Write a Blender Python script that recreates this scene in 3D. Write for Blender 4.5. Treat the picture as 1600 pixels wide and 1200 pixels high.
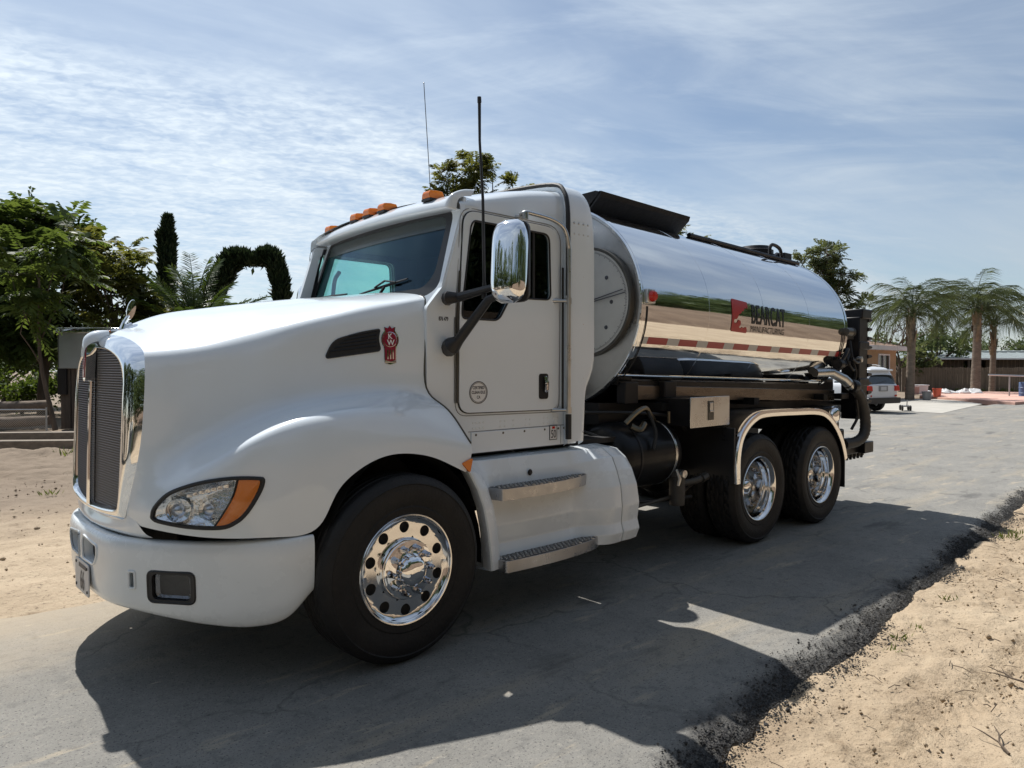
import bpy, bmesh, math, random
import numpy as np
from mathutils import Vector, Matrix
from mathutils.bvhtree import BVHTree
from mathutils.geometry import tessellate_polygon

for o in list(bpy.data.objects): bpy.data.objects.remove(o)
SC = bpy.context.scene
COL = SC.collection
R = math.radians
random.seed(7); RNG = np.random.default_rng(11)

# ------------------------------------------------------------------ camera
cam = bpy.data.cameras.new('camera'); camo = bpy.data.objects.new('camera', cam); COL.objects.link(camo)
A, PITCH = 0.744, -0.022
fwd = Vector((math.sin(A)*math.cos(PITCH), math.cos(A)*math.cos(PITCH), math.sin(PITCH)))
camo.location = (-2.28, -4.68, 1.675)
camo.rotation_euler = fwd.to_track_quat('-Z', 'Y').to_euler()
cam.sensor_fit = 'HORIZONTAL'; cam.sensor_width = 36.0; cam.lens = 36.0*1130/1600
cam.clip_start = 0.05; cam.clip_end = 3000
SC.camera = camo
SC.render.resolution_x, SC.render.resolution_y = 1024, 768

# ------------------------------------------------------------------ sun and sky
SUN_L = Vector((-0.10, -0.64, -1.0)).normalized()
sun = bpy.data.lights.new('sun', 'SUN'); sun.energy = 5.0; sun.angle = R(0.53); sun.color = (1.0, 0.965, 0.91)
suno = bpy.data.objects.new('sun', sun); COL.objects.link(suno)
suno.rotation_euler = SUN_L.to_track_quat('-Z', 'Y').to_euler(); suno.location = (5, 20, 40)
SUN_EL = math.asin(-SUN_L.z); SUN_AZ = math.atan2(-SUN_L.x, -SUN_L.y)

W = bpy.data.worlds.new('World'); SC.world = W; W.use_nodes = True
def build_world():
    nt = W.node_tree; N = nt.nodes; Lk = nt.links; N.clear()
    out = N.new('ShaderNodeOutputWorld'); bg = N.new('ShaderNodeBackground'); bg.inputs['Strength'].default_value = 0.075
    sky = N.new('ShaderNodeTexSky'); sky.sky_type = 'NISHITA'; sky.sun_disc = False
    sky.sun_elevation = SUN_EL; sky.sun_rotation = SUN_AZ; sky.altitude = 200; sky.air_density = 1.0; sky.dust_density = 0.15; sky.ozone_density = 1.6
    tc = N.new('ShaderNodeTexCoord'); sep = N.new('ShaderNodeSeparateXYZ'); Lk.new(tc.outputs['Generated'], sep.inputs[0])
    def math_(op, a, b=None, clamp=False):
        m = N.new('ShaderNodeMath'); m.operation = op; m.use_clamp = clamp
        for i, q in enumerate((a, b)):
            if q is None: continue
            if isinstance(q, (int, float)): m.inputs[i].default_value = q
            else: Lk.new(q, m.inputs[i])
        return m.outputs[0]
    zz = math_('ADD', math_('MAXIMUM', sep.outputs['Z'], 0.0), 0.16)
    px = math_('DIVIDE', sep.outputs['X'], zz); py = math_('DIVIDE', sep.outputs['Y'], zz)
    cb = N.new('ShaderNodeCombineXYZ'); Lk.new(px, cb.inputs[0]); Lk.new(py, cb.inputs[1])
    def layer(rot, sx, sy, scale, detail, rough, dist, lo, hi, off=(0, 0, 0)):
        m1 = N.new('ShaderNodeMapping'); m1.inputs['Rotation'].default_value = (0, 0, R(rot)); m1.inputs['Location'].default_value = off; Lk.new(cb.outputs[0], m1.inputs[0])
        mp = N.new('ShaderNodeMapping'); mp.inputs['Scale'].default_value = (sx, sy, 1); Lk.new(m1.outputs[0], mp.inputs[0])
        nz = N.new('ShaderNodeTexNoise'); nz.inputs['Scale'].default_value = scale; nz.inputs['Detail'].default_value = detail
        nz.inputs['Roughness'].default_value = rough; nz.inputs['Distortion'].default_value = dist
        Lk.new(mp.outputs[0], nz.inputs['Vector'])
        if lo is None: return nz.outputs['Fac']
        mr = N.new('ShaderNodeMapRange'); mr.interpolation_type = 'SMOOTHSTEP'
        mr.inputs['From Min'].default_value = lo; mr.inputs['From Max'].default_value = hi
        Lk.new(nz.outputs['Fac'], mr.inputs['Value']); return mr.outputs[0]
    def step(v, lo, hi):
        mr = N.new('ShaderNodeMapRange'); mr.interpolation_type = 'SMOOTHSTEP'; mr.inputs['From Min'].default_value = lo; mr.inputs['From Max'].default_value = hi; Lk.new(v, mr.inputs['Value']); return mr.outputs[0]
    veil = layer(35, 0.45, 1.0, 0.8, 6, 0.55, 0.8, 0.30, 0.75, (1.3, 0.4, 0))
    wisps = layer(48, 0.5, 1.1, 1.9, 10, 0.62, 1.6, 0.44, 0.78, (3.1, 0.7, 0))
    streak = layer(12, 0.22, 1.5, 1.7, 9, 0.60, 0.5, 0.42, 0.80, (0.4, 2.2, 0))
    # a rippled deck of altocumulus whose edge crosses the sky
    ripple = layer(30, 0.9, 1.5, 26, 3, 0.55, 0.4, 0.34, 0.70)
    lumps = layer(10, 0.6, 1.4, 4.2, 6, 0.6, 0.5, 0.30, 0.68, (2.6, 1.2, 0))
    q = math_('ADD', math_('MULTIPLY', px, 0.17), math_('MULTIPLY', py, 0.985))
    q = math_('ADD', q, math_('MULTIPLY', layer(0, 1, 1, 1.4, 4, 0.5, 0.3, None, None), 0.5))
    deck = step(q, 1.88, 2.25)
    deckd = math_('ADD', math_('MULTIPLY', ripple, 0.26), math_('MULTIPLY', lumps, 0.46)); deckd = math_('ADD', deckd, 0.12)
    cl = math_('ADD', math_('MULTIPLY', veil, 0.62), math_('MULTIPLY', streak, 0.22)); cl = math_('ADD', cl, math_('MULTIPLY', wisps, 0.30))
    cl = math_('ADD', math_('MULTIPLY', cl, 0.85), 0.13)
    cl = math_('ADD', math_('MULTIPLY', cl, math_('SUBTRACT', 1.0, math_('MULTIPLY', deck, 0.55))), math_('MULTIPLY', deck, deckd), True)
    # forward scattering: thin cloud is brighter on the sun's side of the sky, as ice cloud is
    dt = N.new('ShaderNodeVectorMath'); dt.operation = 'DOT_PRODUCT'; Lk.new(tc.outputs['Generated'], dt.inputs[0]); dt.inputs[1].default_value = (-SUN_L)
    mr = N.new('ShaderNodeMapRange'); mr.inputs['From Min'].default_value = -0.3; mr.inputs['From Max'].default_value = 1.0
    mr.inputs['To Min'].default_value = 2.2; mr.inputs['To Max'].default_value = 12.0; Lk.new(dt.outputs['Value'], mr.inputs['Value'])
    ccol = N.new('ShaderNodeVectorMath'); ccol.operation = 'SCALE'; ccol.inputs[0].default_value = (0.90, 1.0, 1.08); Lk.new(mr.outputs[0], ccol.inputs['Scale'])
    mix = N.new('ShaderNodeMix'); mix.data_type = 'RGBA'
    Lk.new(cl, mix.inputs['Factor']); Lk.new(sky.outputs[0], mix.inputs['A']); Lk.new(ccol.outputs[0], mix.inputs['B'])
    Lk.new(mix.outputs['Result'], bg.inputs['Color']); Lk.new(bg.outputs[0], out.inputs['Surface'])
build_world()
vs = SC.view_settings; vs.view_transform = 'Standard'; vs.look = 'None'; vs.exposure = 0.38; vs.gamma = 1.0; vs.use_curve_mapping = False

# ------------------------------------------------------------------ helpers
class MB:
    def __init__(s): s.v = []; s.f = []
    def add(s, vs, fs):
        n = len(s.v); s.v += [tuple(p) for p in vs]; s.f += [tuple(i+n for i in f) for f in fs]; return s
    def box(s, a, b, M=None):
        x0, y0, z0 = a; x1, y1, z1 = b
        P = [(x0,y0,z0),(x1,y0,z0),(x1,y1,z0),(x0,y1,z0),(x0,y0,z1),(x1,y0,z1),(x1,y1,z1),(x0,y1,z1)]
        if M is not None: P = [M @ Vector(p) for p in P]
        return s.add(P, [(0,3,2,1),(4,5,6,7),(0,1,5,4),(1,2,6,5),(2,3,7,6),(3,0,4,7)])
    def grid(s, G, closeu=False, closev=False):
        nu, nv = len(G), len(G[0]); V = [p for r in G for p in r]; F = []
        for i in range(nu if closeu else nu-1):
            for j in range(nv if closev else nv-1):
                a, b = (i+1) % nu, (j+1) % nv
                F.append((i*nv+j, a*nv+j, a*nv+b, i*nv+b))
        return s.add(V, F)
    def tube(s, path, r, n=8, cap=True):
        P = [Vector(p) for p in path]; m = len(P)
        rr = list(r) if isinstance(r, (list, tuple)) else [r]*m
        T = []
        for i in range(m):
            t = P[min(i+1, m-1)] - P[max(i-1, 0)]; T.append(t.normalized() if t.length > 1e-9 else Vector((0,0,1)))
        up = Vector((0,0,1)) if abs(T[0].z) < 0.9 else Vector((1,0,0))
        a = T[0].cross(up).normalized(); G = []
        for i in range(m):
            a = (a - T[i]*a.dot(T[i]))
            a = a.normalized() if a.length > 1e-6 else T[i].orthogonal().normalized()
            b = T[i].cross(a)
            G.append([P[i] + (a*math.cos(2*math.pi*k/n) + b*math.sin(2*math.pi*k/n))*rr[i] for k in range(n)])
        s.grid(G, closev=True)
        if cap:
            s.add(G[0], [tuple(range(n))]); s.add(G[-1], [tuple(reversed(range(n)))])
        return s
    def lathe(s, prof, c=(0,0,0), axis='y', n=32):
        # prof: (radius, offset along axis)
        G = []
        for k in range(n):
            t = 2*math.pi*k/n; row = []
            for r, h in prof:
                a, b = r*math.cos(t), r*math.sin(t)
                p = {'y': (a, h, b), 'x': (h, a, b), 'z': (a, b, h)}[axis]
                row.append((p[0]+c[0], p[1]+c[1], p[2]+c[2]))
            G.append(row)
        return s.grid(G, closeu=True)
    def prism(s, outer, holes, fn, t0, t1):
        # a flat plate: outline and holes in 2D, mapped by fn(u, v, t), between depths t0 and t1
        loops = [outer] + list(holes); flat = [p for l in loops for p in l]; n = len(flat)
        tris = tessellate_polygon([[Vector((p[0], p[1], 0)) for p in l] for l in loops])
        F = [tuple(t) for t in tris] + [tuple(i+n for i in reversed(t)) for t in tris]
        o = 0
        for l in loops:
            m = len(l)
            for i in range(m): F.append((o+i, o+(i+1) % m, o+(i+1) % m+n, o+i+n))
            o += m
        return s.add([fn(p[0], p[1], t0) for p in flat] + [fn(p[0], p[1], t1) for p in flat], F)
    def mirror_y(s):
        n = len(s.v); s.v += [(x, -y, z) for x, y, z in s.v]; s.f += [tuple(i+n for i in reversed(f)) for f in s.f]; return s

def finish(me, smooth, angle):
    if smooth:
        me.polygons.foreach_set('use_smooth', [True]*len(me.polygons))
        me.set_sharp_from_angle(angle=R(angle))
def obj(name, mb, m, parent=None, loc=(0,0,0), smooth=True, angle=35, bevel=0, kind=None, label=None, weld=False, rotz=0):
    me = bpy.data.meshes.new(name); me.from_pydata([tuple(p) for p in mb.v], [], mb.f)
    bm = bmesh.new(); bm.from_mesh(me)
    if weld: bmesh.ops.remove_doubles(bm, verts=bm.verts, dist=1e-4)
    bmesh.ops.recalc_face_normals(bm, faces=bm.faces); bm.to_mesh(me); bm.free()
    me.update(); finish(me, smooth, angle); me.materials.append(m)
    o = bpy.data.objects.new(name, me); COL.objects.link(o); o.location = loc; o.rotation_euler = (0, 0, rotz)
    if parent: o.parent = parent
    if bevel:
        b = o.modifiers.new('bevel', 'BEVEL'); b.width = bevel; b.segments = 2; b.limit_method = 'ANGLE'; b.angle_limit = R(40)
    if kind: o['kind'] = kind
    if label: o['label'] = label
    return o
def np_obj(name, V, F, m, parent=None, loc=(0,0,0), smooth=False, kind=None, angle=60):
    V = np.asarray(V, np.float32); F = np.asarray(F, np.int32); me = bpy.data.meshes.new(name)
    k = F.shape[1]; me.vertices.add(len(V)); me.vertices.foreach_set('co', V.ravel())
    me.loops.add(F.size); me.loops.foreach_set('vertex_index', F.ravel())
    me.polygons.add(len(F)); me.polygons.foreach_set('loop_start', np.arange(0, F.size, k, dtype=np.int32))
    me.update(calc_edges=True); me.validate()
    if smooth: me.polygons.foreach_set('use_smooth', [True]*len(me.polygons))
    me.materials.append(m); o = bpy.data.objects.new(name, me); COL.objects.link(o); o.location = loc
    if parent: o.parent = parent
    if kind: o['kind'] = kind
    return o
def tag(o, label, cat, group=None):
    o['label'] = label; o['category'] = cat
    if group: o['group'] = group
    return o
def thing(name, label, cat, loc=(0,0,0), rotz=0, group=None):
    o = bpy.data.objects.new(name, None); COL.objects.link(o); o.location = loc; o.rotation_euler = (0, 0, rotz); o.empty_display_size = 0.2
    return tag(o, label, cat, group)
def part(name, parent, loc=(0,0,0), rotz=0):
    o = bpy.data.objects.new(name, None); COL.objects.link(o); o.parent = parent; o.location = loc; o.rotation_euler = (0, 0, rotz); o.empty_display_size = 0.1
    return o
def copy_tree(o, parent=None):
    c = o.copy(); COL.objects.link(c); c.parent = parent
    for ch in list(o.children): copy_tree(ch, c)
    return c

def rnd_poly(pts, r, n=5):
    """rounded polygon; r is one radius or one per corner"""
    P = [Vector((p[0], p[1], 0)) for p in pts]; m = len(P); out = []
    for i in range(m):
        ri = r[i] if isinstance(r, (list, tuple)) else r
        a, b, c = P[i-1], P[i], P[(i+1) % m]
        if ri <= 0: out.append((b.x, b.y)); continue
        d1, d2 = (a-b), (c-b); l = min(ri, d1.length*0.49, d2.length*0.49)
        p, q = b + d1.normalized()*l, b + d2.normalized()*l
        for k in range(n+1):
            t = k/n; s = p*(1-t)**2 + b*2*t*(1-t) + q*t*t; out.append((s.x, s.y))
    return out
def cr(p0, p1, p2, p3, t):
    return 0.5*((2*p1) + (-p0+p2)*t + (2*p0-5*p1+4*p2-p3)*t*t + (-p0+3*p1-3*p2+p3)*t*t*t)
def cr_path(P, k):
    P = np.asarray(P, float); m = len(P); out = []
    E = np.vstack([2*P[0]-P[1], P, 2*P[-1]-P[-2]])
    for i in range(m-1):
        for j in range(k): out.append(cr(E[i], E[i+1], E[i+2], E[i+3], j/k))
    out.append(P[-1]); return np.array(out)
def loft(net, ku, kv, sm=0):
    """net of points, interpolated both ways to a dense grid, then relaxed sm times inside"""
    G = np.array([cr_path(r, kv) for r in net]); G = np.stack([cr_path(G[:, j], ku) for j in range(G.shape[1])], 1)
    for _ in range(sm):
        H = G.copy(); H[1:-1, 1:-1] = 0.5*G[1:-1, 1:-1] + 0.125*(G[:-2, 1:-1]+G[2:, 1:-1]+G[1:-1, :-2]+G[1:-1, 2:])
        H[0, 1:-1] = .5*G[0, 1:-1] + .25*(G[0, :-2]+G[0, 2:]); H[-1, 1:-1] = .5*G[-1, 1:-1] + .25*(G[-1, :-2]+G[-1, 2:])
        H[1:-1, -1] = .5*G[1:-1, -1] + .25*(G[:-2, -1]+G[2:, -1])
        H[1:-1, 0] = .5*G[1:-1, 0] + .25*(G[:-2, 0]+G[2:, 0])
        G = H
    return G
def in_poly(x, y, P):
    c = False; j = len(P)-1
    for i in range(len(P)):
        if (P[i][1] > y) != (P[j][1] > y) and x < (P[j][0]-P[i][0])*(y-P[i][1])/(P[j][1]-P[i][1]+1e-12)+P[i][0]: c = not c
        j = i
    return c
class Skin:
    """a surface one can project outlines onto and cut openings in"""
    def __init__(s, mb): s.mb = mb; s.bvh = BVHTree.FromPolygons([Vector(p) for p in mb.v], mb.f)
    def hit(s, p, d, off=0.0):
        d = Vector(d).normalized(); p = Vector(p)
        h = s.bvh.ray_cast(p - d*1.2, d, 3.0)[0]
        return (h if h is not None else p) - d*off
    def patch(s, outline, d, off=0.002, rings=6, bowl=0.0, centre=None):
        P = [Vector(p) for p in outline]; c = Vector(centre) if centre else sum(P, Vector())/len(P); n = len(P); d = Vector(d).normalized(); mb = MB()
        G = []
        for k in range(rings+1):
            t = max(k/rings, 0.02); G.append([s.hit(c+(p-c)*t, d, off) + d*bowl*(1-t**3) for p in P])
        mb.grid(G, closev=True); mb.add(G[0], [tuple(range(n))]); return mb
    def loop(s, outline, d, off=0.0): return [s.hit(p, d, off) for p in outline]
    def cut(s, outline, d):
        d = Vector(d).normalized(); e1 = d.orthogonal().normalized(); e2 = d.cross(e1)
        P = [Vector(p) for p in outline]; Q = [(p.dot(e1), p.dot(e2)) for p in P]; c = sum(P, Vector())/len(P); rad = max((p-c).length for p in P)*1.6
        V = s.mb.v; keep = []; gone = []
        for f in s.mb.f:
            m = sum((Vector(V[i]) for i in f), Vector())/len(f)
            if (m-c).length < rad + 0.25 and in_poly(m.dot(e1), m.dot(e2), Q) and abs((m-c).dot(d)) < 0.6: gone.append(f)
            else: keep.append(f)
        kv = set(i for f in keep for i in f); gv = set(i for f in gone for i in f)
        for i in kv & gv:
            x, y = Vector(V[i]).dot(e1), Vector(V[i]).dot(e2); best = None
            for a in range(len(Q)):
                ax, ay = Q[a]; bx, by = Q[(a+1) % len(Q)]; L2 = (bx-ax)**2+(by-ay)**2+1e-12
                t = max(0, min(1, ((x-ax)*(bx-ax)+(y-ay)*(by-ay))/L2)); qx, qy = ax+t*(bx-ax), ay+t*(by-ay)
                D = (qx-x)**2+(qy-y)**2
                if best is None or D < best[0]: best = (D, qx, qy)
            w = Vector(V[i]).dot(d); V[i] = tuple(s.hit(e1*best[1]+e2*best[2]+d*w, d))
        s.mb.f = keep

def text_mb(body, size, fn, depth=0.0, bold=0.0, squeeze=1.0, shear=0.0, cut=0.0, spacing=1.0):
    """letters as a mesh, mapped by fn(u, v) with u along the line from its centre, v up from the baseline"""
    cu = bpy.data.curves.new('t', 'FONT'); cu.body = body; cu.size = size; cu.align_x = 'CENTER'; cu.offset = bold; cu.shear = shear; cu.space_character = spacing
    cu.resolution_u = 4
    o = bpy.data.objects.new('t', cu); COL.objects.link(o); dg = bpy.context.evaluated_depsgraph_get()
    me = bpy.data.meshes.new_from_object(o.evaluated_get(dg)); bm = bmesh.new(); bm.from_mesh(me)
    if cut:
        ys = [v.co.y for v in bm.verts]; y = min(ys)+cut
        while y < max(ys):
            bmesh.ops.bisect_plane(bm, geom=bm.verts[:]+bm.edges[:]+bm.faces[:], plane_co=(0, y, 0), plane_no=(0, 1, 0)); y += cut
    bm.verts.ensure_lookup_table(); mb = MB()
    mb.add([fn(v.co.x*squeeze, v.co.y) for v in bm.verts], [tuple(v.index for v in f.verts) for f in bm.faces])
    bm.free(); bpy.data.objects.remove(o); bpy.data.curves.remove(cu); bpy.data.meshes.remove(me); return mb

# ------------------------------------------------------------------ materials
def mat(name, col, rough=0.5, metal=0.0, var=0.0, vscale=8.0, bump=0.0, bscale=40.0, spec=0.5, coat=0.0, rvar=0.0, col2=None, aniso=None, trans=0.0, coords='Object', detail=5):
    m = bpy.data.materials.new(name); m.use_nodes = True; nt = m.node_tree; N = nt.nodes; L = nt.links; b = N['Principled BSDF']
    b.inputs['Base Color'].default_value = (*col, 1); b.inputs['Roughness'].default_value = rough; b.inputs['Metallic'].default_value = metal
    b.inputs['Specular IOR Level'].default_value = spec; b.inputs['Coat Weight'].default_value = coat; b.inputs['Coat Roughness'].default_value = 0.04
    if trans: b.inputs['Transmission Weight'].default_value = trans
    if var or bump or rvar or col2:
        tc = N.new('ShaderNodeTexCoord'); mp = N.new('ShaderNodeMapping'); L.new(tc.outputs[coords], mp.inputs[0])
        if aniso: mp.inputs['Scale'].default_value = aniso
        nz = N.new('ShaderNodeTexNoise'); nz.inputs['Scale'].default_value = vscale; nz.inputs['Detail'].default_value = detail; nz.inputs['Roughness'].default_value = 0.62; L.new(mp.outputs[0], nz.inputs['Vector'])
        if var or col2:
            rp = N.new('ShaderNodeValToRGB'); rp.color_ramp.elements[0].position = 0.3; rp.color_ramp.elements[1].position = 0.7
            c2 = col2 or tuple(min(1, c*(1+var)) for c in col); c1 = col if col2 else tuple(c*(1-var) for c in col)
            rp.color_ramp.elements[0].color = (*c1, 1); rp.color_ramp.elements[1].color = (*c2, 1)
            L.new(nz.outputs['Fac'], rp.inputs[0]); L.new(rp.outputs[0], b.inputs['Base Color'])
        if rvar:
            mr = N.new('ShaderNodeMapRange'); mr.inputs['From Min'].default_value = 0.3; mr.inputs['From Max'].default_value = 0.7
            mr.inputs['To Min'].default_value = max(0, rough-rvar); mr.inputs['To Max'].default_value = rough+rvar; L.new(nz.outputs['Fac'], mr.inputs['Value']); L.new(mr.outputs[0], b.inputs['Roughness'])
        if bump:
            n2 = N.new('ShaderNodeTexNoise'); n2.inputs['Scale'].default_value = bscale; n2.inputs['Detail'].default_value = 4; L.new(mp.outputs[0], n2.inputs['Vector'])
            bp = N.new('ShaderNodeBump'); bp.inputs['Strength'].default_value = bump; bp.inputs['Distance'].default_value = 0.02; L.new(n2.outputs['Fac'], bp.inputs['Height']); L.new(bp.outputs[0], b.inputs['Normal'])
    return m
def glass_mat(name, tint, refl=1.0):
    m = bpy.data.materials.new(name); m.use_nodes = True; nt = m.node_tree; N = nt.nodes; L = nt.links; N.clear()
    out = N.new('ShaderNodeOutputMaterial'); tr = N.new('ShaderNodeBsdfTransparent'); tr.inputs[0].default_value = (*tint, 1)
    gl = N.new('ShaderNodeBsdfGlossy'); gl.inputs['Roughness'].default_value = 0.01; gl.inputs[0].default_value = (*refl, 1) if isinstance(refl, tuple) else (refl, refl, refl, 1)
    lw = N.new('ShaderNodeLayerWeight'); pw = N.new('ShaderNodeMath'); pw.operation = 'POWER'; L.new(lw.outputs['Facing'], pw.inputs[0]); pw.inputs[1].default_value = 4.0
    ma = N.new('ShaderNodeMath'); ma.operation = 'MULTIPLY_ADD'; L.new(pw.outputs[0], ma.inputs[0]); ma.inputs[1].default_value = 0.75; ma.inputs[2].default_value = 0.035; mx = N.new('ShaderNodeMixShader')
    L.new(ma.outputs[0], mx.inputs[0]); L.new(tr.outputs[0], mx.inputs[1]); L.new(gl.outputs[0], mx.inputs[2]); L.new(mx.outputs[0], out.inputs[0]); return m
def leaf_mat(name, c1, c2, scale=1.5, trans=0.35, gloss=0.5):
    m = bpy.data.materials.new(name); m.use_nodes = True; nt = m.node_tree; N = nt.nodes; L = nt.links; N.clear()
    out = N.new('ShaderNodeOutputMaterial'); tc = N.new('ShaderNodeTexCoord'); nz = N.new('ShaderNodeTexNoise'); nz.inputs['Scale'].default_value = scale; nz.inputs['Detail'].default_value = 6; nz.inputs['Roughness'].default_value = 0.75
    L.new(tc.outputs['Object'], nz.inputs['Vector']); rp = N.new('ShaderNodeValToRGB'); rp.color_ramp.elements[0].position = 0.3; rp.color_ramp.elements[1].position = 0.72
    rp.color_ramp.elements[0].color = (*c1, 1); rp.color_ramp.elements[1].color = (*c2, 1); L.new(nz.outputs['Fac'], rp.inputs[0])
    b = N.new('ShaderNodeBsdfPrincipled'); b.inputs['Roughness'].default_value = gloss; b.inputs['Specular IOR Level'].default_value = 0.22; L.new(rp.outputs[0], b.inputs['Base Color'])
    t = N.new('ShaderNodeBsdfTranslucent'); hs = N.new('ShaderNodeHueSaturation'); hs.inputs['Hue'].default_value = 0.475; hs.inputs['Saturation'].default_value = 1.15; hs.inputs['Value'].default_value = 1.5; L.new(rp.outputs[0], hs.inputs['Color']); L.new(hs.outputs[0], t.inputs[0])
    mx = N.new('ShaderNodeMixShader'); mx.inputs[0].default_value = trans; L.new(b.outputs[0], mx.inputs[1]); L.new(t.outputs[0], mx.inputs[2]); L.new(mx.outputs[0], out.inputs[0]); return m

M = dict(
    seam=mat('panel_gap', (0.22, 0.22, 0.22), 0.7), seam_dark=mat('hinge_steel', (0.10, 0.095, 0.085), 0.4, 0.6),
    white=mat('white_paint', (0.745, 0.81, 0.865), 0.15, var=0.02, vscale=1.6, coat=0.7, rvar=0.05),
    white2=mat('white_plastic', (0.745, 0.79, 0.82), 0.26, var=0.04, vscale=3.0, rvar=0.08, coat=0.4),
    chrome=mat('chrome', (0.90, 0.91, 0.92), 0.035, 1.0),
    mirror_shell=mat('polished_tank_steel', (0.84, 0.85, 0.86), 0.05, 1.0, rvar=0.03, vscale=2.2, bump=0.03, bscale=2.6),
    rimdark=mat('dull_wheel_disc', (0.30, 0.30, 0.30), 0.35, 1.0, rvar=0.1, vscale=9),
    strip=mat('green_sun_strip', (0.010, 0.022, 0.018), 0.25),
    alu=mat('polished_aluminium', (0.82, 0.82, 0.82), 0.10, 1.0, rvar=0.05, vscale=9),
    steel=mat('brushed_steel', (0.58, 0.58, 0.57), 0.30, 1.0, rvar=0.1, vscale=5, var=0.10),
    head=mat('dull_tank_head_steel', (0.50, 0.49, 0.47), 0.33, 0.9, rvar=0.10, vscale=2.3, var=0.16),
    beam=mat('weathered_steel_beam', (0.19, 0.16, 0.13), 0.30, 0.85, rvar=0.12, vscale=3, var=0.25, aniso=(0.6, 4, 4)),
    black=mat('black_paint', (0.010, 0.010, 0.012), 0.42, spec=0.3, var=0.3, vscale=6, rvar=0.1),
    frame=mat('dusty_black_frame', (0.011, 0.011, 0.012), 0.6, spec=0.3, var=0.5, vscale=7, bump=0.2, bscale=30),
    plastic=mat('black_plastic', (0.015, 0.015, 0.017), 0.45, bump=0.15, bscale=250),
    rubber=mat('black_rubber', (0.014, 0.014, 0.015), 0.55, bump=0.1, bscale=120),
    tyre=mat('tyre_rubber', (0.009, 0.009, 0.010), 0.58, spec=0.32, col2=(0.021, 0.020, 0.019), vscale=4, bump=0.25, bscale=60),
    amber=mat('amber_lens', (0.75, 0.20, 0.015), 0.12, spec=0.6, bump=0.1, bscale=90),
    red=mat('red_lens', (0.55, 0.03, 0.02), 0.12, spec=0.6),
    redtape=mat('red_tape', (0.36, 0.03, 0.035), 0.35), whitetape=mat('silver_tape', (0.52, 0.52, 0.52), 0.4),
    logored=mat('logo_red', (0.42, 0.035, 0.035), 0.35), logoblack=mat('logo_black', (0.010, 0.012, 0.016), 0.35),
    emblem=mat('emblem_red', (0.26, 0.012, 0.04), 0.25, coat=0.6),
    print_dark=mat('dark_print', (0.05, 0.055, 0.07), 0.5), print_white=mat('white_print', (0.75, 0.75, 0.75), 0.45),
    plate=mat('plate_white', (0.55, 0.55, 0.56), 0.4, var=0.06, vscale=30),
    glass=glass_mat('windshield_glass', (0.80, 0.90, 0.91), (0.34, 0.46, 0.56)), teal=glass_mat('side_window_glass', (0.70, 0.97, 0.90)), dark_glass=glass_mat('tinted_window_glass', (0.34, 0.40, 0.42)),
    lens=glass_mat('clear_lens', (0.93, 0.95, 0.97)),
    reflector=mat('headlight_reflector', (0.75, 0.77, 0.80), 0.12, 1.0, bump=0.25, bscale=60),
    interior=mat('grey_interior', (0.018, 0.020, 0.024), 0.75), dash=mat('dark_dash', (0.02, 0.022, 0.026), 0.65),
    grip=mat('step_aluminium', (0.42, 0.42, 0.43), 0.32, 0.9, rvar=0.1, vscale=14),
    hose=mat('grey_hose', (0.045, 0.043, 0.040), 0.55, var=0.3, vscale=9),
)

# ------------------------------------------------------------------ ground
def vnoise(x, y, seed=0):
    xi, yi = np.floor(x).astype(np.int64), np.floor(y).astype(np.int64); xf, yf = x-xi, y-yi
    def h(a, b):
        n = (a*374761393 + b*668265263 + seed*974634777) & 0xFFFFFFFF; n = ((n ^ (n >> 13))*1274126177) & 0xFFFFFFFF
        return ((n ^ (n >> 16)) & 0xFFFF)/65535.0
    u, v = xf*xf*(3-2*xf), yf*yf*(3-2*yf)
    return (h(xi, yi)*(1-u)+h(xi+1, yi)*u)*(1-v) + (h(xi, yi+1)*(1-u)+h(xi+1, yi+1)*u)*v
def fbm(x, y, o=4, seed=0):
    s = 0; a = 0.5
    for i in range(o): s = s + a*vnoise(x, y, seed+i); x = x*2.03+7.1; y = y*2.03+3.7; a *= 0.5
    return s
def edge_y(x): return -3.0 + 0.074*(x-0.4) + 0.14*(fbm(x*1.3, x*0+3, 3, 5)-0.45) + 0.10*(fbm(x*6, x*0+9, 3, 8)-0.45)
def grid_obj(name, X, Y, Z, m, kind='structure', smooth=True):
    nu, nv = X.shape; V = np.stack([X, Y, Z], -1).reshape(-1, 3); i = np.arange(nu*nv).reshape(nu, nv)
    F = np.stack([i[:-1, :-1], i[1:, :-1], i[1:, 1:], i[:-1, 1:]], -1).reshape(-1, 4)
    return np_obj(name, V, F, m, smooth=smooth, kind=kind)

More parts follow.
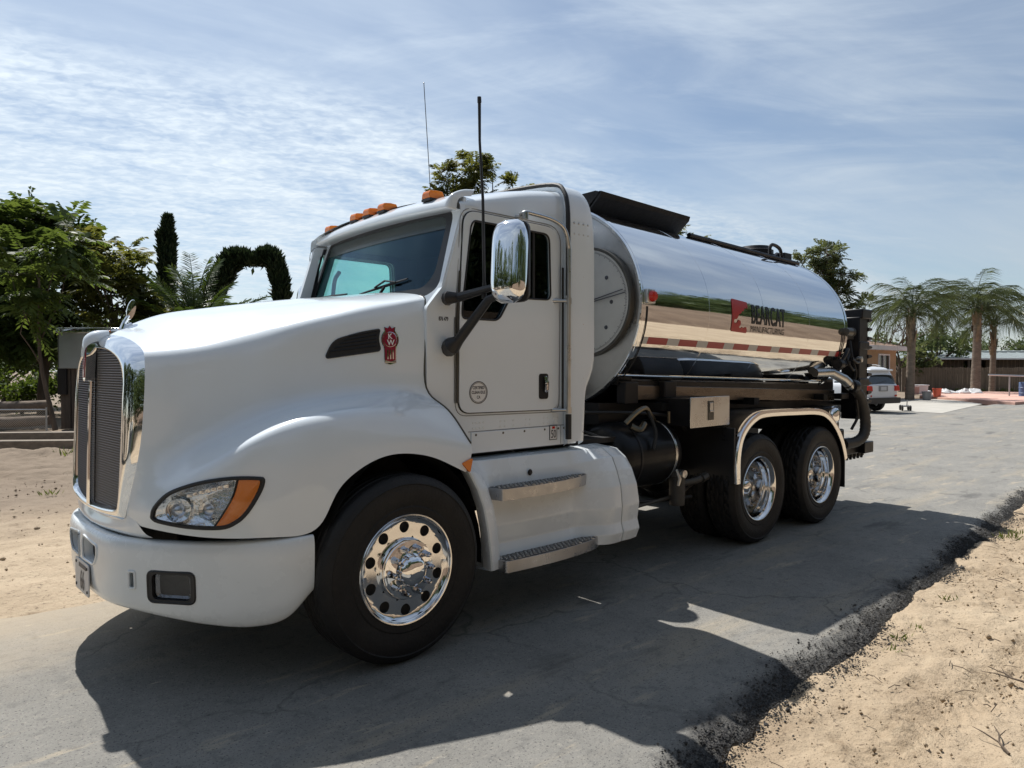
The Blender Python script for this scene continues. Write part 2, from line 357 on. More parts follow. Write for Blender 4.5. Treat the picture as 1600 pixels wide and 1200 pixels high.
def ground_mat(name, stops, rough, layers, bumps, dusty=None, cracks=False):
    """stops: base ramp on a noise; layers: (colour, scale, lo, hi, amount, mapping scale); bumps: (scale, strength)"""
    m = bpy.data.materials.new(name); m.use_nodes = True; nt = m.node_tree; N = nt.nodes; L = nt.links; b = N['Principled BSDF']; b.inputs['Roughness'].default_value = rough; b.inputs['Specular IOR Level'].default_value = 0.3
    tc = N.new('ShaderNodeTexCoord')
    def noise(scale, detail=6, rg=0.6, sc=None, dist=0.0):
        nz = N.new('ShaderNodeTexNoise'); nz.inputs['Scale'].default_value = scale; nz.inputs['Detail'].default_value = detail; nz.inputs['Roughness'].default_value = rg; nz.inputs['Distortion'].default_value = dist
        src = tc.outputs['Object']
        if sc:
            mp = N.new('ShaderNodeMapping'); mp.inputs['Scale'].default_value = sc; L.new(src, mp.inputs[0]); src = mp.outputs[0]
        L.new(src, nz.inputs['Vector']); return nz.outputs['Fac']
    rp = N.new('ShaderNodeValToRGB'); e = rp.color_ramp.elements
    while len(e) < len(stops): e.new(0.5)
    for q, (p, c) in zip(e, stops): q.position = p; q.color = (*c, 1)
    L.new(noise(1.1, 9, 0.66), rp.inputs[0]); col = rp.outputs[0]
    for c, scale, lo, hi, amt, sc in layers:
        f = noise(scale, 7, 0.65, sc); mr = N.new('ShaderNodeMapRange'); mr.interpolation_type = 'SMOOTHSTEP'
        mr.inputs['From Min'].default_value = lo; mr.inputs['From Max'].default_value = hi; mr.inputs['To Max'].default_value = amt; L.new(f, mr.inputs['Value'])
        mx = N.new('ShaderNodeMix'); mx.data_type = 'RGBA'; L.new(mr.outputs[0], mx.inputs['Factor']); L.new(col, mx.inputs['A']); mx.inputs['B'].default_value = (*c, 1); col = mx.outputs['Result']
    if dusty: col = dusty(N, L, tc, noise, col)
    if cracks:
        vm = N.new('ShaderNodeVectorMath'); vm.operation = 'MULTIPLY_ADD'; nz = N.new('ShaderNodeTexNoise'); nz.inputs['Scale'].default_value = 2.2; nz.inputs['Detail'].default_value = 6; L.new(tc.outputs['Object'], nz.inputs['Vector'])
        L.new(nz.outputs['Color'], vm.inputs[0]); vm.inputs[1].default_value = (.7, .7, 0); L.new(tc.outputs['Object'], vm.inputs[2])
        vo = N.new('ShaderNodeTexVoronoi'); vo.feature = 'DISTANCE_TO_EDGE'; vo.inputs['Scale'].default_value = 0.55; L.new(vm.outputs[0], vo.inputs['Vector'])
        mr = N.new('ShaderNodeMapRange'); mr.inputs['From Min'].default_value = 0.0; mr.inputs['From Max'].default_value = 0.009; mr.inputs['To Min'].default_value = 1.0; mr.inputs['To Max'].default_value = 0.0; L.new(vo.outputs['Distance'], mr.inputs['Value'])
        mk = N.new('ShaderNodeMapRange'); mk.inputs['From Min'].default_value = .47; mk.inputs['From Max'].default_value = .56; L.new(noise(0.5, 4), mk.inputs['Value']); mu = N.new('ShaderNodeMath'); mu.operation = 'MULTIPLY'; L.new(mr.outputs[0], mu.inputs[0]); L.new(mk.outputs[0], mu.inputs[1])
        col = mixc(N, L, mu.outputs[0], col, (0.06, 0.057, 0.053), 0.55)
    L.new(col, b.inputs['Base Color']); nrm = None
    for scale, st, dist in bumps:
        bp = N.new('ShaderNodeBump'); bp.inputs['Strength'].default_value = st; bp.inputs['Distance'].default_value = dist; L.new(noise(scale, 5, 0.7), bp.inputs['Height'])
        if nrm: L.new(nrm, bp.inputs['Normal'])
        nrm = bp.outputs[0]
    if nrm: L.new(nrm, b.inputs['Normal'])
    return m
def pos_mask(N, L, tc, axis, lo, hi, wob, noise, scale=0.8):
    sp = N.new('ShaderNodeSeparateXYZ'); L.new(tc.outputs['Object'], sp.inputs[0])
    ad = N.new('ShaderNodeMath'); ad.operation = 'MULTIPLY_ADD'; L.new(noise(scale, 7, 0.65), ad.inputs[0]); ad.inputs[1].default_value = wob; L.new(sp.outputs[axis], ad.inputs[2])
    mr = N.new('ShaderNodeMapRange'); mr.interpolation_type = 'SMOOTHSTEP'; mr.inputs['From Min'].default_value = lo; mr.inputs['From Max'].default_value = hi; L.new(ad.outputs[0], mr.inputs['Value']); return mr.outputs[0]
def mixc(N, L, f, a, c, amt=1.0):
    mu = N.new('ShaderNodeMath'); mu.operation = 'MULTIPLY'; L.new(f, mu.inputs[0]); mu.inputs[1].default_value = amt
    mx = N.new('ShaderNodeMix'); mx.data_type = 'RGBA'; L.new(mu.outputs[0], mx.inputs['Factor']); L.new(a, mx.inputs['A']); mx.inputs['B'].default_value = (*c, 1); return mx.outputs['Result']
def dirt_far(N, L, tc, noise, col):
    # the yard beyond the road is greyer, leaf-littered soil
    f = pos_mask(N, L, tc, 'Y', 4.6, 8.2, 2.6, noise, 0.6)
    return mixc(N, L, f, col, (0.19, 0.148, 0.11), 0.9)
def road_dust(N, L, tc, noise, col):
    # sand blown over the far side and grit along the near edge
    f1 = pos_mask(N, L, tc, 'Y', 0.3, 2.4, 1.6, noise, 1.3); g = pos_mask(N, L, tc, 'X', 2.5, 6.0, 1.0, noise, 1.0)
    sb = N.new('ShaderNodeMath'); sb.operation = 'SUBTRACT'; sb.inputs[0].default_value = 1.0; L.new(g, sb.inputs[1]); mu = N.new('ShaderNodeMath'); mu.operation = 'MULTIPLY'; L.new(f1, mu.inputs[0]); L.new(sb.outputs[0], mu.inputs[1]); f = mu.outputs[0]
    col = mixc(N, L, f, col, (0.36, 0.29, 0.20), 0.8)
    # the broken near edge shows the dark, unworn aggregate of the mix
    at = N.new('ShaderNodeAttribute'); at.attribute_name = 'edge_distance'
    ad = N.new('ShaderNodeMath'); ad.operation = 'MULTIPLY_ADD'; L.new(noise(3.0, 8, 0.7), ad.inputs[0]); ad.inputs[1].default_value = -0.55; L.new(at.outputs['Fac'], ad.inputs[2])
    mr = N.new('ShaderNodeMapRange'); mr.interpolation_type = 'SMOOTHSTEP'; mr.inputs['From Min'].default_value = -0.23; mr.inputs['From Max'].default_value = -0.03; mr.inputs['To Min'].default_value = 1.0; mr.inputs['To Max'].default_value = 0.0; L.new(ad.outputs[0], mr.inputs['Value'])
    rp = N.new('ShaderNodeValToRGB'); e = rp.color_ramp.elements; e[0].position = 0.42; e[0].color = (0.028, 0.028, 0.03, 1); e[1].position = 0.66; e[1].color = (0.125, 0.12, 0.11, 1); L.new(noise(70, 4, 0.7), rp.inputs[0])
    mx = N.new('ShaderNodeMix'); mx.data_type = 'RGBA'; L.new(mr.outputs[0], mx.inputs['Factor']); L.new(col, mx.inputs['A']); L.new(rp.outputs[0], mx.inputs['B']); return mx.outputs['Result']
SAND = (0.40, 0.313, 0.217)
M['dirt'] = ground_mat('sandy_dirt', [(0.25, (0.30, 0.23, 0.155)), (0.5, SAND), (0.75, (0.47, 0.378, 0.268))], 0.95,
    [((0.26, 0.19, 0.125), 0.8, 0.52, 0.70, 0.6, (0.6, 1.6, 1)), ((0.20, 0.145, 0.09), 5.0, 0.55, 0.72, 0.75, None), ((0.50, 0.41, 0.29), 3.0, 0.55, 0.75, 0.6, (0.4, 2.5, 1)), ((0.12, 0.088, 0.06), 24.0, 0.585, 0.68, 0.85, None), ((0.10, 0.072, 0.05), 60.0, 0.60, 0.68, 0.8, None), ((0.22, 0.165, 0.11), 11.0, 0.60, 0.74, 0.6, (0.7, 1.6, 1)), ((0.30, 0.225, 0.14), 90, 0.55, 0.68, 0.5, None)],
    [(3, 0.5, 0.06), (25, 0.6, 0.03), (160, 0.5, 0.01)], dirt_far)
M['asphalt'] = ground_mat('dusty_asphalt', [(0.28, (0.168, 0.163, 0.150)), (0.5, (0.215, 0.208, 0.190)), (0.72, (0.265, 0.254, 0.228))], 0.85,
    [((0.315, 0.275, 0.21), 0.8, 0.50, 0.70, 0.75, (0.35, 2.2, 1)), ((0.38, 0.33, 0.25), 3.0, 0.57, 0.68, 0.75, (0.4, 2.0, 1)), ((0.10, 0.098, 0.095), 12, 0.50, 0.70, 0.5, None), ((0.30, 0.28, 0.245), 26, 0.54, 0.68, 0.6, None), ((0.035, 0.035, 0.04), 80, 0.56, 0.64, 0.85, None), ((0.46, 0.45, 0.42), 130, 0.60, 0.68, 0.75, None), ((0.085, 0.083, 0.08), 1.3, 0.58, 0.68, 0.65, (0.5, 1.6, 1)), ((0.46, 0.41, 0.32), 6, 0.66, 0.72, 0.8, (0.5, 1.6, 1))],
    [(150, 0.6, 0.010), (45, 0.4, 0.014), (4, 0.2, 0.03)], road_dust, cracks=True)
M['crumb'] = ground_mat('crumbled_asphalt', [(0.3, (0.045, 0.045, 0.047)), (0.5, (0.085, 0.082, 0.08)), (0.75, (0.17, 0.16, 0.14))], 0.9,
    [((0.22, 0.20, 0.17), 40, 0.58, 0.68, 0.7, None), ((0.32, 0.25, 0.17), 6, 0.60, 0.74, 0.6, None)], [(60, 0.9, 0.03), (220, 0.7, 0.01)])
M['bank'] = ground_mat('brown_earth_bank', [(0.25, (0.07, 0.047, 0.033)), (0.5, (0.112, 0.078, 0.054)), (0.75, (0.165, 0.118, 0.082))], 0.95, [((0.26, 0.20, 0.14), 2.2, 0.56, 0.70, 0.6, (1.4, .3, .25)), ((0.06, 0.045, 0.03), 3.0, 0.56, 0.70, 0.6, (1.6, .3, .3))], [(6, 0.6, 0.08)])
M['concrete'] = ground_mat('pale_concrete', [(0.3, (0.36, 0.345, 0.31)), (0.7, (0.44, 0.42, 0.38))], 0.9, [((0.36, 0.34, 0.30), 2, 0.55, 0.75, 0.5, None)], [(60, 0.3, 0.01)])
M['pink'] = ground_mat('pink_concrete', [(0.3, (0.50, 0.30, 0.245)), (0.7, (0.60, 0.38, 0.31))], 0.9, [((0.62, 0.50, 0.42), 0.9, 0.55, 0.75, 0.5, None)], [(50, 0.3, 0.01)])

def build_ground():
    xs = np.array([-400, -200, -100, -50, -25, -12, -6, 0, 6, 12, 25, 50, 100, 200, 400.]); X, Y = np.meshgrid(xs, xs, indexing='ij')
    grid_obj('dirt_ground', X, Y, X*0-0.13, M['dirt'])
    # near verge, rutted by tyres
    x = np.arange(-3.0, 10.0, 0.016); t = np.linspace(0, 1, 200)
    ey = edge_y(x)+0.25; X = np.repeat(x[:, None], len(t), 1); Y = ey[:, None]*(1-t)[None] + (-7.2)*t[None]
    D = (edge_y(x)[:, None]-Y)
    Z = -0.055 + 0.07*(fbm(X*0.9, Y*1.2, 4, 3)-0.45) + 0.05*(fbm(X*2.6, Y*4.5, 5, 21)-0.45) + 0.042*(fbm(X*9, Y*13, 4, 31)-0.45)
    cl = fbm(X*7, Y*7, 3, 77); Z += 0.045*np.clip(cl-0.56, 0, 1)*3*np.clip(D*2, 0, 1)
    for c, w, ang in ((0.72, 0.16, 0.10), (1.35, 0.20, 0.02), (2.1, 0.2, -0.05)):
        s = D - c - ang*(X-2) - 0.06*np.sin(X*1.1+c*4); k = np.clip(1-np.abs(s)/w, 0, 1); env = np.clip(fbm(X*0.8+c*9, Y*0.3, 2, 12)*3-0.7, 0, 1)
        ch = np.abs(((X*1.0+np.abs(s)*1.1)/0.075) % 1.0 - 0.5)*2
        Z += env*np.where(k > 0, -0.022*np.minimum(k*3, 1) + 0.030*np.clip(ch*2-0.7, 0, 1)*np.minimum(k*3, 1), 0)
    Z = np.where(D < 0, Z-0.07, Z); far = np.clip((t-0.9)/0.1, 0, 1)[None]; Z = Z*(1-far)-0.16*far
    grid_obj('dirt_verge', X, Y, Z, M['dirt'])
    # the verge goes on behind the camera and along the road
    for nm, x0, x1 in (('dirt_verge', 10.0, 60.0), ('dirt_verge', -40.0, -3.0)):
        xx = np.linspace(x0, x1, 120); tt = np.linspace(0, 1, 30); X = np.repeat(xx[:, None], 30, 1); Y = (edge_y(xx)+0.2)[:, None]*(1-tt)[None]-8.0*tt[None]
        Z = -0.085 + 0.05*(fbm(X*0.9, Y*1.2, 4, 3)-0.45); Z[:, -1] = -0.16
        grid_obj(nm, X, Y, Z, M['dirt'])
    # eroded earth bank on the photographer's side of the road, gullied by rain
    xx = np.linspace(-60, 70, 700); tt = np.linspace(0, 1, 26); X = np.repeat(xx[:, None], 26, 1); T = np.repeat(tt[None], 700, 0)
    gul = fbm(X*1.6, T*0.7, 4, 301)-0.45; Y = -8.4 + 0.8*(fbm(X*0.15, X*0, 3, 305)-0.45) - 3.2*T**1.2 + 0.9*gul*np.sin(T*3.0) ; Z = -0.2 + 3.5*T**0.9*(0.85+0.35*fbm(X*0.12, X*0+5, 3, 311))
    grid_obj('earth_bank', X, Y, Z, M['bank'])
    # yard beyond the road, with ruts and low heaps
    x = np.linspace(-6, 7, 330); y = np.linspace(1.3, 13.6, 300); X, Y = np.meshgrid(x, y, indexing='ij')
    Z = -0.05 + 0.045*(fbm(X*0.8, Y*0.8, 4, 41)-0.45) + 0.05*(fbm(X*4, Y*4, 4, 51)-0.45)+0.025*(fbm(X*13, Y*13, 2, 55)-0.45)
    for c in (2.6, 4.3, 5.4): Z += -0.035*np.exp(-((Y-c-0.10*X+0.1*np.sin(X*0.7+c))/0.16)**2)*np.clip(fbm(X*0.5, Y*0+c, 2, 61)*3-0.7, 0, 1)
    hb = np.clip((Y-6.0)/2.2, 0, 1); Z += hb*(0.06+0.30*(fbm(X*0.9, Y*1.1, 4, 71)-0.40)+0.10*(fbm(X*3.2, Y*3.6, 3, 81)-0.45))
    b = np.minimum(np.minimum((x-x[0])/1.0, (x[-1]-x)/1.0)[:, None], np.minimum((y-y[0])/0.9, (y[-1]-y)/0.5)[None]); b = np.clip(b, 0, 1); Z = Z*b-0.15*(1-b)
    grid_obj('dirt_yard', X, Y, Z, M['dirt'])
    # asphalt: near edge ragged; far edge runs along the yard and opens out behind the truck
    x = np.concatenate([np.linspace(-60, -3.1, 60), np.arange(-3.0, 11.0, 0.018), np.linspace(11.1, 75, 120)])
    ey = edge_y(x); fy = 1.55+0.5*(fbm(x*0.9, x*0+1, 4, 15)-0.45) + np.clip((x-5.5)/5, 0, 1)**2*11 - 7.5*np.clip((x-29)/6, 0, 1)
    t = np.concatenate([np.linspace(0, 0.34, 30), np.array([0.45, 0.7, 1.0, 1.6, 2.3, 3.0])]); t = np.concatenate([t, [3.2]])
    cols = []
    for k, tt in enumerate(t): cols.append(ey+tt if tt < 3.1 else fy)
    cols.insert(-1, fy-0.35); Y = np.stack(cols, 1); X = np.repeat(x[:, None], Y.shape[1], 1); D = Y-ey[:, None]
    Z = np.where(D < 0.30, -0.07*np.clip(1-D/0.20, 0, 1)**1.3 + 0.034*(fbm(X*26, Y*26, 3, 91)-0.45)*np.clip(1-D/0.30, 0, 1), 0.0)
    Z += 0.006*(fbm(X*0.8, Y*0.8, 2, 95)-0.45)*np.clip(D-0.5, 0, 1)*np.clip((np.abs(X-3)-4.5), 0, 1)
    Z[:, -1] = -0.12; Z[:, 0] = -0.13
    rd = grid_obj('asphalt_road', X, Y, Z, M['asphalt']); at = rd.data.attributes.new('edge_distance', 'FLOAT', 'POINT'); at.data.foreach_set('value', D.astype(np.float32).ravel())
    # loose stones along the broken edge: one countless mass
    n = 26000; px = RNG.uniform(-2.2, 10.5, n); off = RNG.normal(0.02, 0.075, n)*(0.5+1.2*fbm(px*1.1, px*0+2, 3, 17)); py = edge_y(px)+off
    s = RNG.gamma(1.5, 0.0016, n)+0.0018; base = np.array([(1,0,0),(-1,0,0),(0,1,0),(0,-1,0),(0,0,1),(0,0,-1)], float)
    Fb = np.array([(0,2,4),(2,1,4),(1,3,4),(3,0,4),(2,0,5),(1,2,5),(3,1,5),(0,3,5)])
    jit = RNG.uniform(0.6, 1.3, (n, 6, 1)); V = base[None]*jit*s[:, None, None]*np.array([1, 1, 0.75]); a = RNG.uniform(0, 6.28, n); ca, sa = np.cos(a), np.sin(a)
    V = np.stack([V[..., 0]*ca[:, None]-V[..., 1]*sa[:, None], V[..., 0]*sa[:, None]+V[..., 1]*ca[:, None], V[..., 2]], -1)
    pz = -0.07*np.clip(1-off/0.20, 0, 1)**1.3*np.where(off > 0, 1, 0.75)+0.008
    V += np.stack([px, py, pz], -1)[:, None]; F = (Fb[None]+np.arange(n)[:, None, None]*6).reshape(-1, 3)
    np_obj('loose_gravel', V.reshape(-1, 3), F, M['crumb'], kind='stuff')
    # driveway slabs far down the road
    mb = MB(); mb.add([(27.5,4.2,-.006),(36.5,5.2,-.006),(41.5,8.2,-.006),(38,12,-.006),(28.5,10,-.006)], [(0,1,2,3,4)]); mb.v = [(x, y, z+0.016) for x, y, z in mb.v]
    obj('concrete_driveway', mb, M['concrete'], kind='structure', smooth=False)
    mb = MB(); P = [(36.8,4.0),(48.5,3.0),(54,5.5),(53,9.0),(47,11.2),(41.8,9.6)]; mb.prism(P, [], lambda u, v, t: (u, v, t), -0.1, 0.13)
    obj('pink_driveway', mb, M['pink'], kind='structure', smooth=False, bevel=0.02)
build_ground()

# ------------------------------------------------------------------ the tanker truck (forward is -x, driver's side is -y)
truck = thing('tanker_truck', 'white conventional cab truck with polished steel tank parked on the asphalt', 'truck')
HOOD= [[(-1.15,0.0,1.87),(-1.02,0.0,1.942),(-0.85,0.0,2.007),(-0.62,0.0,2.051),(-0.4,0.0,2.089),(-0.18,0.0,2.126),(0.02,0.0,2.154),(0.2,0.0,2.176),(0.36,0.0,2.197)],[(-1.136,-0.275,1.844),(-1.014,-0.303,1.891),(-0.837,-0.33,1.941),(-0.609,-0.363,1.992),(-0.398,-0.396,2.04),(-0.179,-0.424,2.086),(0.036,-0.451,2.128),(0.229,-0.473,2.159),(0.385,-0.495,2.183)],[(-1.123,-0.5,1.785),(-1.009,-0.55,1.803),(-0.824,-0.6,1.834),(-0.597,-0.66,1.893),(-0.396,-0.72,1.953),(-0.178,-0.77,2.01),(0.053,-0.82,2.07),(0.258,-0.86,2.111),(0.41,-0.9,2.139)],[(-1.132,-0.6,1.716),(-1.024,-0.65,1.726),(-0.844,-0.7,1.755),(-0.636,-0.75,1.799),(-0.439,-0.81,1.864),(-0.227,-0.86,1.928),(-0.002,-0.91,1.984),(0.198,-0.95,2.027),(0.382,-0.98,2.055)],[(-1.146,-0.63,1.51),(-1.036,-0.68,1.541),(-0.856,-0.73,1.573),(-0.654,-0.79,1.623),(-0.455,-0.84,1.675),(-0.244,-0.89,1.731),(-0.021,-0.94,1.778),(0.177,-0.98,1.811),(0.371,-1.0,1.835)],[(-1.161,-0.62,1.294),(-1.054,-0.7,1.259),(-0.877,-0.78,1.32),(-0.677,-0.84,1.409),(-0.48,-0.89,1.473),(-0.272,-0.94,1.519),(-0.04,-0.97,1.551),(0.163,-1.0,1.56),(0.356,-1.02,1.545)],[(-1.181,-0.6,1.144),(-1.074,-0.76,1.14),(-0.921,-0.9,1.232),(-0.736,-0.98,1.331),(-0.547,-1.03,1.412),(-0.337,-1.06,1.461),(-0.101,-1.07,1.493),(0.148,-1.09,1.501),(0.458,-1.12,1.418)],[(-1.2,-0.56,1.007),(-1.099,-0.84,1.054),(-0.957,-1.0,1.154),(-0.778,-1.08,1.269),(-0.59,-1.12,1.352),(-0.391,-1.16,1.401),(-0.147,-1.18,1.426),(0.146,-1.19,1.403),(0.519,-1.22,1.254)],[(-1.21,-0.54,0.939),(-1.122,-0.84,0.944),(-0.954,-1.03,0.975),(-0.735,-1.13,1.026),(-0.568,-1.18,1.162),(-0.368,-1.22,1.25),(-0.124,-1.24,1.297),(0.162,-1.25,1.279),(0.546,-1.25,1.172)],[(-1.216,-0.5,0.876),(-1.148,-0.72,0.854),(-0.969,-0.98,0.825),(-0.72,-1.13,0.811),(-0.476,-1.2,0.825),(-0.343,-1.24,1.055),(-0.096,-1.26,1.186),(0.2,-1.26,1.166),(0.487,-1.26,1.041)]]
DH = Vector((0.35, 0.93, -0.12))

def surf2(mb):                                    # copy with both sides
    q = MB(); q.v = list(mb.v); q.f = list(mb.f); q.mirror_y(); return q

def build_hood():
    G = loft(HOOD, 6, 9, 3)                       # lines run over the crown, stations run rearward
    G[0, :, 1] = 0.0
    mb = MB(); mb.grid(G.tolist()); sk = Skin(mb)
    # headlight opening
    px = [(231.5,812),(236,794),(257,770),(284,758),(320,749),(365,743.6),(404,743),(411,747.5),(404,767),(386,797),(368,813.5),(344,822.5),(290,821.6),(242,818.6)]
    HL = [(-1.239,.961),(-1.223,1.01),(-1.149,1.072),(-1.053,1.1),(-.926,1.116),(-.766,1.117),(-.62,1.101),(-.592,1.084),(-.62,1.017),(-.69,.924),(-.757,.877),(-.844,.859),(-1.034,.887),(-1.203,.936)]
    HL = [(-1.239+(a+1.239)*.86, .985+(b-.985)*.93) for a, b in HL]
    P2 = cr_path(HL + HL[:1], 4)[:-1]; d = Vector((0.34, 0.925, -0.17))
    OUT = [Vector((a, -1.0, b)) for a, b in P2]; C = sum(OUT, Vector())/len(OUT)
    full = Skin(MB()) if False else sk
    ring = sk.loop(OUT, d); lensP = sk.patch([C+(p-C)*0.955 for p in OUT], d, 0.004, 8)
    # bowl with an orange wedge at its rear end
    split = [(-.745, 1.112), (-.775, 1.02), (-.835, .93), (-.885, .868)]
    split = [(-1.239+(a+1.239)*.875, .985+(b-.985)*.95) for a, b in split]
    def side(a, b):                                # + is behind the split line
        x = np.interp(b, [q[1] for q in split[::-1]], [q[0] for q in split[::-1]]); return a - x
    inner = [C+(p-C)*0.94 for p in OUT]
    front = [p for p in inner if side(p.x, p.z) < -0.01] ; rear = [p for p in inner if side(p.x, p.z) > 0.01]
    def order(pts, extra):
        q = pts + extra; c = sum(q, Vector())/len(q); return sorted(q, key=lambda p: math.atan2(p.z-c.z, p.x-c.x))
    sp = [Vector((a, -1.0, b)) for a, b in cr_path([(x, z) for x, z in split], 3)]
    fr = order(front, [p+Vector((-.008,0,0)) for p in sp]); re = order(rear, [p+Vector((.004,0,0)) for p in sp])
    bowl = sk.patch(fr, d, -0.012, 6, bowl=0.06); amb = sk.patch(re, d, -0.002, 5, bowl=0.012)
    wall = MB(); wall.grid([[p for p in ring], [p + d.normalized()*0.10 for p in ring]], closev=True)
    lamps = []
    for (a, b, r) in ((-1.105, .982, .060), (-.95, .965, .054)):
        lamps.append((sk.hit((a, -1.0, b), d), r))
    sk.cut(OUT, d)
    hood = obj('hood', surf2(mb), M['white'], truck, angle=60, weld=True)
    for s in (1, -1):
        def mm(q):
            w = MB(); w.v = [(x, y*s, z) for x, y, z in [tuple(p) for p in q.v]]; w.f = q.f; return w
        h = obj('headlight', mm(bowl), M['reflector'], truck, angle=60)
        obj('turn_signal', mm(amb), M['amber'], h, angle=60)
        g = MB(); g.tube(list(ring)+[ring[0]], 0.011, 6, cap=False); obj('gasket', mm(g), M['rubber'], h)
        obj('housing', mm(wall), M['plastic'], h)
        obj('cover_lens', mm(lensP), M['lens'], h, angle=80)
        for p, r in lamps:
            f = -d.normalized(); q = MB(); ax = f; a = ax.orthogonal().normalized(); b2 = ax.cross(a); c = p - f*0.075
            def ringp(rr, h_): return [c + ax*h_ + (a*math.cos(t)+b2*math.sin(t))*rr for t in np.linspace(0, 2*math.pi, 28, endpoint=False)]
            q.grid([ringp(r*.98, 0.055), ringp(r, 0.05), ringp(r*.93, 0.0), ringp(r*.70, -.012), ringp(r*.62, 0.008)], closev=True); obj('lamp_bezel', mm(q), M['chrome'], h, angle=60)
            q = MB(); q.grid([ringp(r*.62*math.cos(e), 0.008+r*.5*math.sin(e)) for e in np.linspace(0, 1.5, 7)], closev=True); obj('projector_lens', mm(q), M['chrome_glass'], h, angle=80)
        # parking lamp strip above the projectors
        q = MB()
        for i in range(7):
            p = sk.hit((-1.05+i*0.030, -1.0, 1.050+0.004*i), d, -0.02); q.box(p-Vector((.014,.006,.011)), p+Vector((.014,.006,.011)))
        obj('lamp_strip', mm(q), M['reflector'], h, bevel=0.003)
    # vent and emblem lie on the hood side
    V2 = rnd_poly([(-.27,1.735),(-.215,1.84),(-.05,1.885),(.085,1.905),(.07,1.85),(.085,1.775)], [.03,.05,.2,.015,.06,.02]); OV = [Vector((a, -.93, b)) for a, b in V2]
    for s in (1, -1):
        q = sk.patch(OV, DH, 0.004, 5); q.v = [(x, y*s, z) for x, y, z in [tuple(p) for p in q.v]]
        v = obj('hood_vent', q, M['plastic'], truck, angle=70)
        g = MB(); lp = sk.loop([OV[i] for i in range(len(OV))], DH, 0.003); g.tube(lp+[lp[0]], 0.005, 6, cap=False); g.v = [(x, y*s, z) for x, y, z in g.v]; obj('vent_rim', g, M['plastic'], v)
        for k in range(5):
            zz = 1.775+k*0.022; a0 = -.24+0.03*k; pts = [sk.hit((a0+(0.06-a0)*t, -.93, zz+0.03*t), DH, 0.006) for t in np.linspace(0, 1, 7)]
            g = MB(); g.tube(pts, 0.004, 5); g.v = [(x, y*s, z) for x, y, z in g.v]; obj('louvre', g, M['black'], v)
        badge(sk, s)
    for s in (1, -1):
        pts = [(p[0]+.004, p[1]*s*1.002, p[2]) for p in [tuple(q) for q in G[12:46, -1]]]; g = MB(); g.tube(pts, .0055, 6); obj('hood_seam', g, M['seam_dark'], hood)
    return sk
M['chrome_glass'] = mat('projector_glass', (0.55, 0.60, 0.68), 0.03, 0.6, spec=0.9)

def badge(sk, s):
    c = (0.138, 1.815); d = DH
    def fn(off):
        def f(u, v): return Vector(sk.hit((c[0]+u, -.96, c[1]+v), d, off))
        return f
    ol = [(.052*math.cos(t), .03+.056*math.sin(t)) for t in np.linspace(math.radians(-40), math.radians(220), 20)]
    shield = ol + [(-.036, -.02), (-.034, -.095), (0, -.104), (.034, -.095), (.036, -.02)]
    top = [(-.026, .07), (-.032, .105), (-.012, .098), (0, .112), (.012, .098), (.032, .105), (.026, .07)]
    def put(P, m, off, parent, nm, grow=1.0):
        f = fn(off); cx = sum(p[0] for p in P)/len(P); cy = sum(p[1] for p in P)/len(P); mb = MB()
        mb.prism([((p[0]-cx)*grow+cx, (p[1]-cy)*grow+cy) for p in P], [], lambda u, v, t: f(u, v)-d.normalized()*t, 0, 0.003)
        mb.v = [(x, y*s, z) for x, y, z in [tuple(q) for q in mb.v]]; return obj(nm, mb, m, parent, smooth=False)
    root = put(shield, M['chrome'], 0.003, truck, 'emblem', 1.14)
    put(top, M['chrome'], 0.003, root, 'emblem_crown', 1.2); put(shield, M['emblem'], 0.0065, root, 'emblem_shield'); put(top, M['emblem'], 0.0065, root, 'emblem_crown')
    n = 28; ci = [(.045*math.cos(t), .03+.045*math.sin(t)) for t in np.linspace(0, 2*math.pi, n, endpoint=False)]
    g = MB(); f = fn(0.010); pts = [f(*p) for p in ci]; g.tube(pts+[pts[0]], 0.0025, 5, cap=False); g.v = [(x, y*s, z) for x, y, z in g.v]; obj('emblem_ring', g, M['chrome'], root)
    for ch, dy, dx in (('K', .034, .0), ('W', -.004, .004)):
        f = fn(0.0105); t = text_mb(ch, 0.046, lambda u, v: f(u*s+dx, v+dy), bold=0.0012)
        t.v = [(x, y*s, z) for x, y, z in [tuple(q) for q in t.v]]; obj('emblem_letter', t, M['print_white'], root, smooth=False)
    for k in (-1, 0, 1):
        P = [(k*.018-.004, -.034), (k*.018+.004, -.034), (k*.018+.004, -.09), (k*.018-.004, -.09)]; put(P, M['chrome'], 0.0098, root, 'emblem_bar')
SK = build_hood()

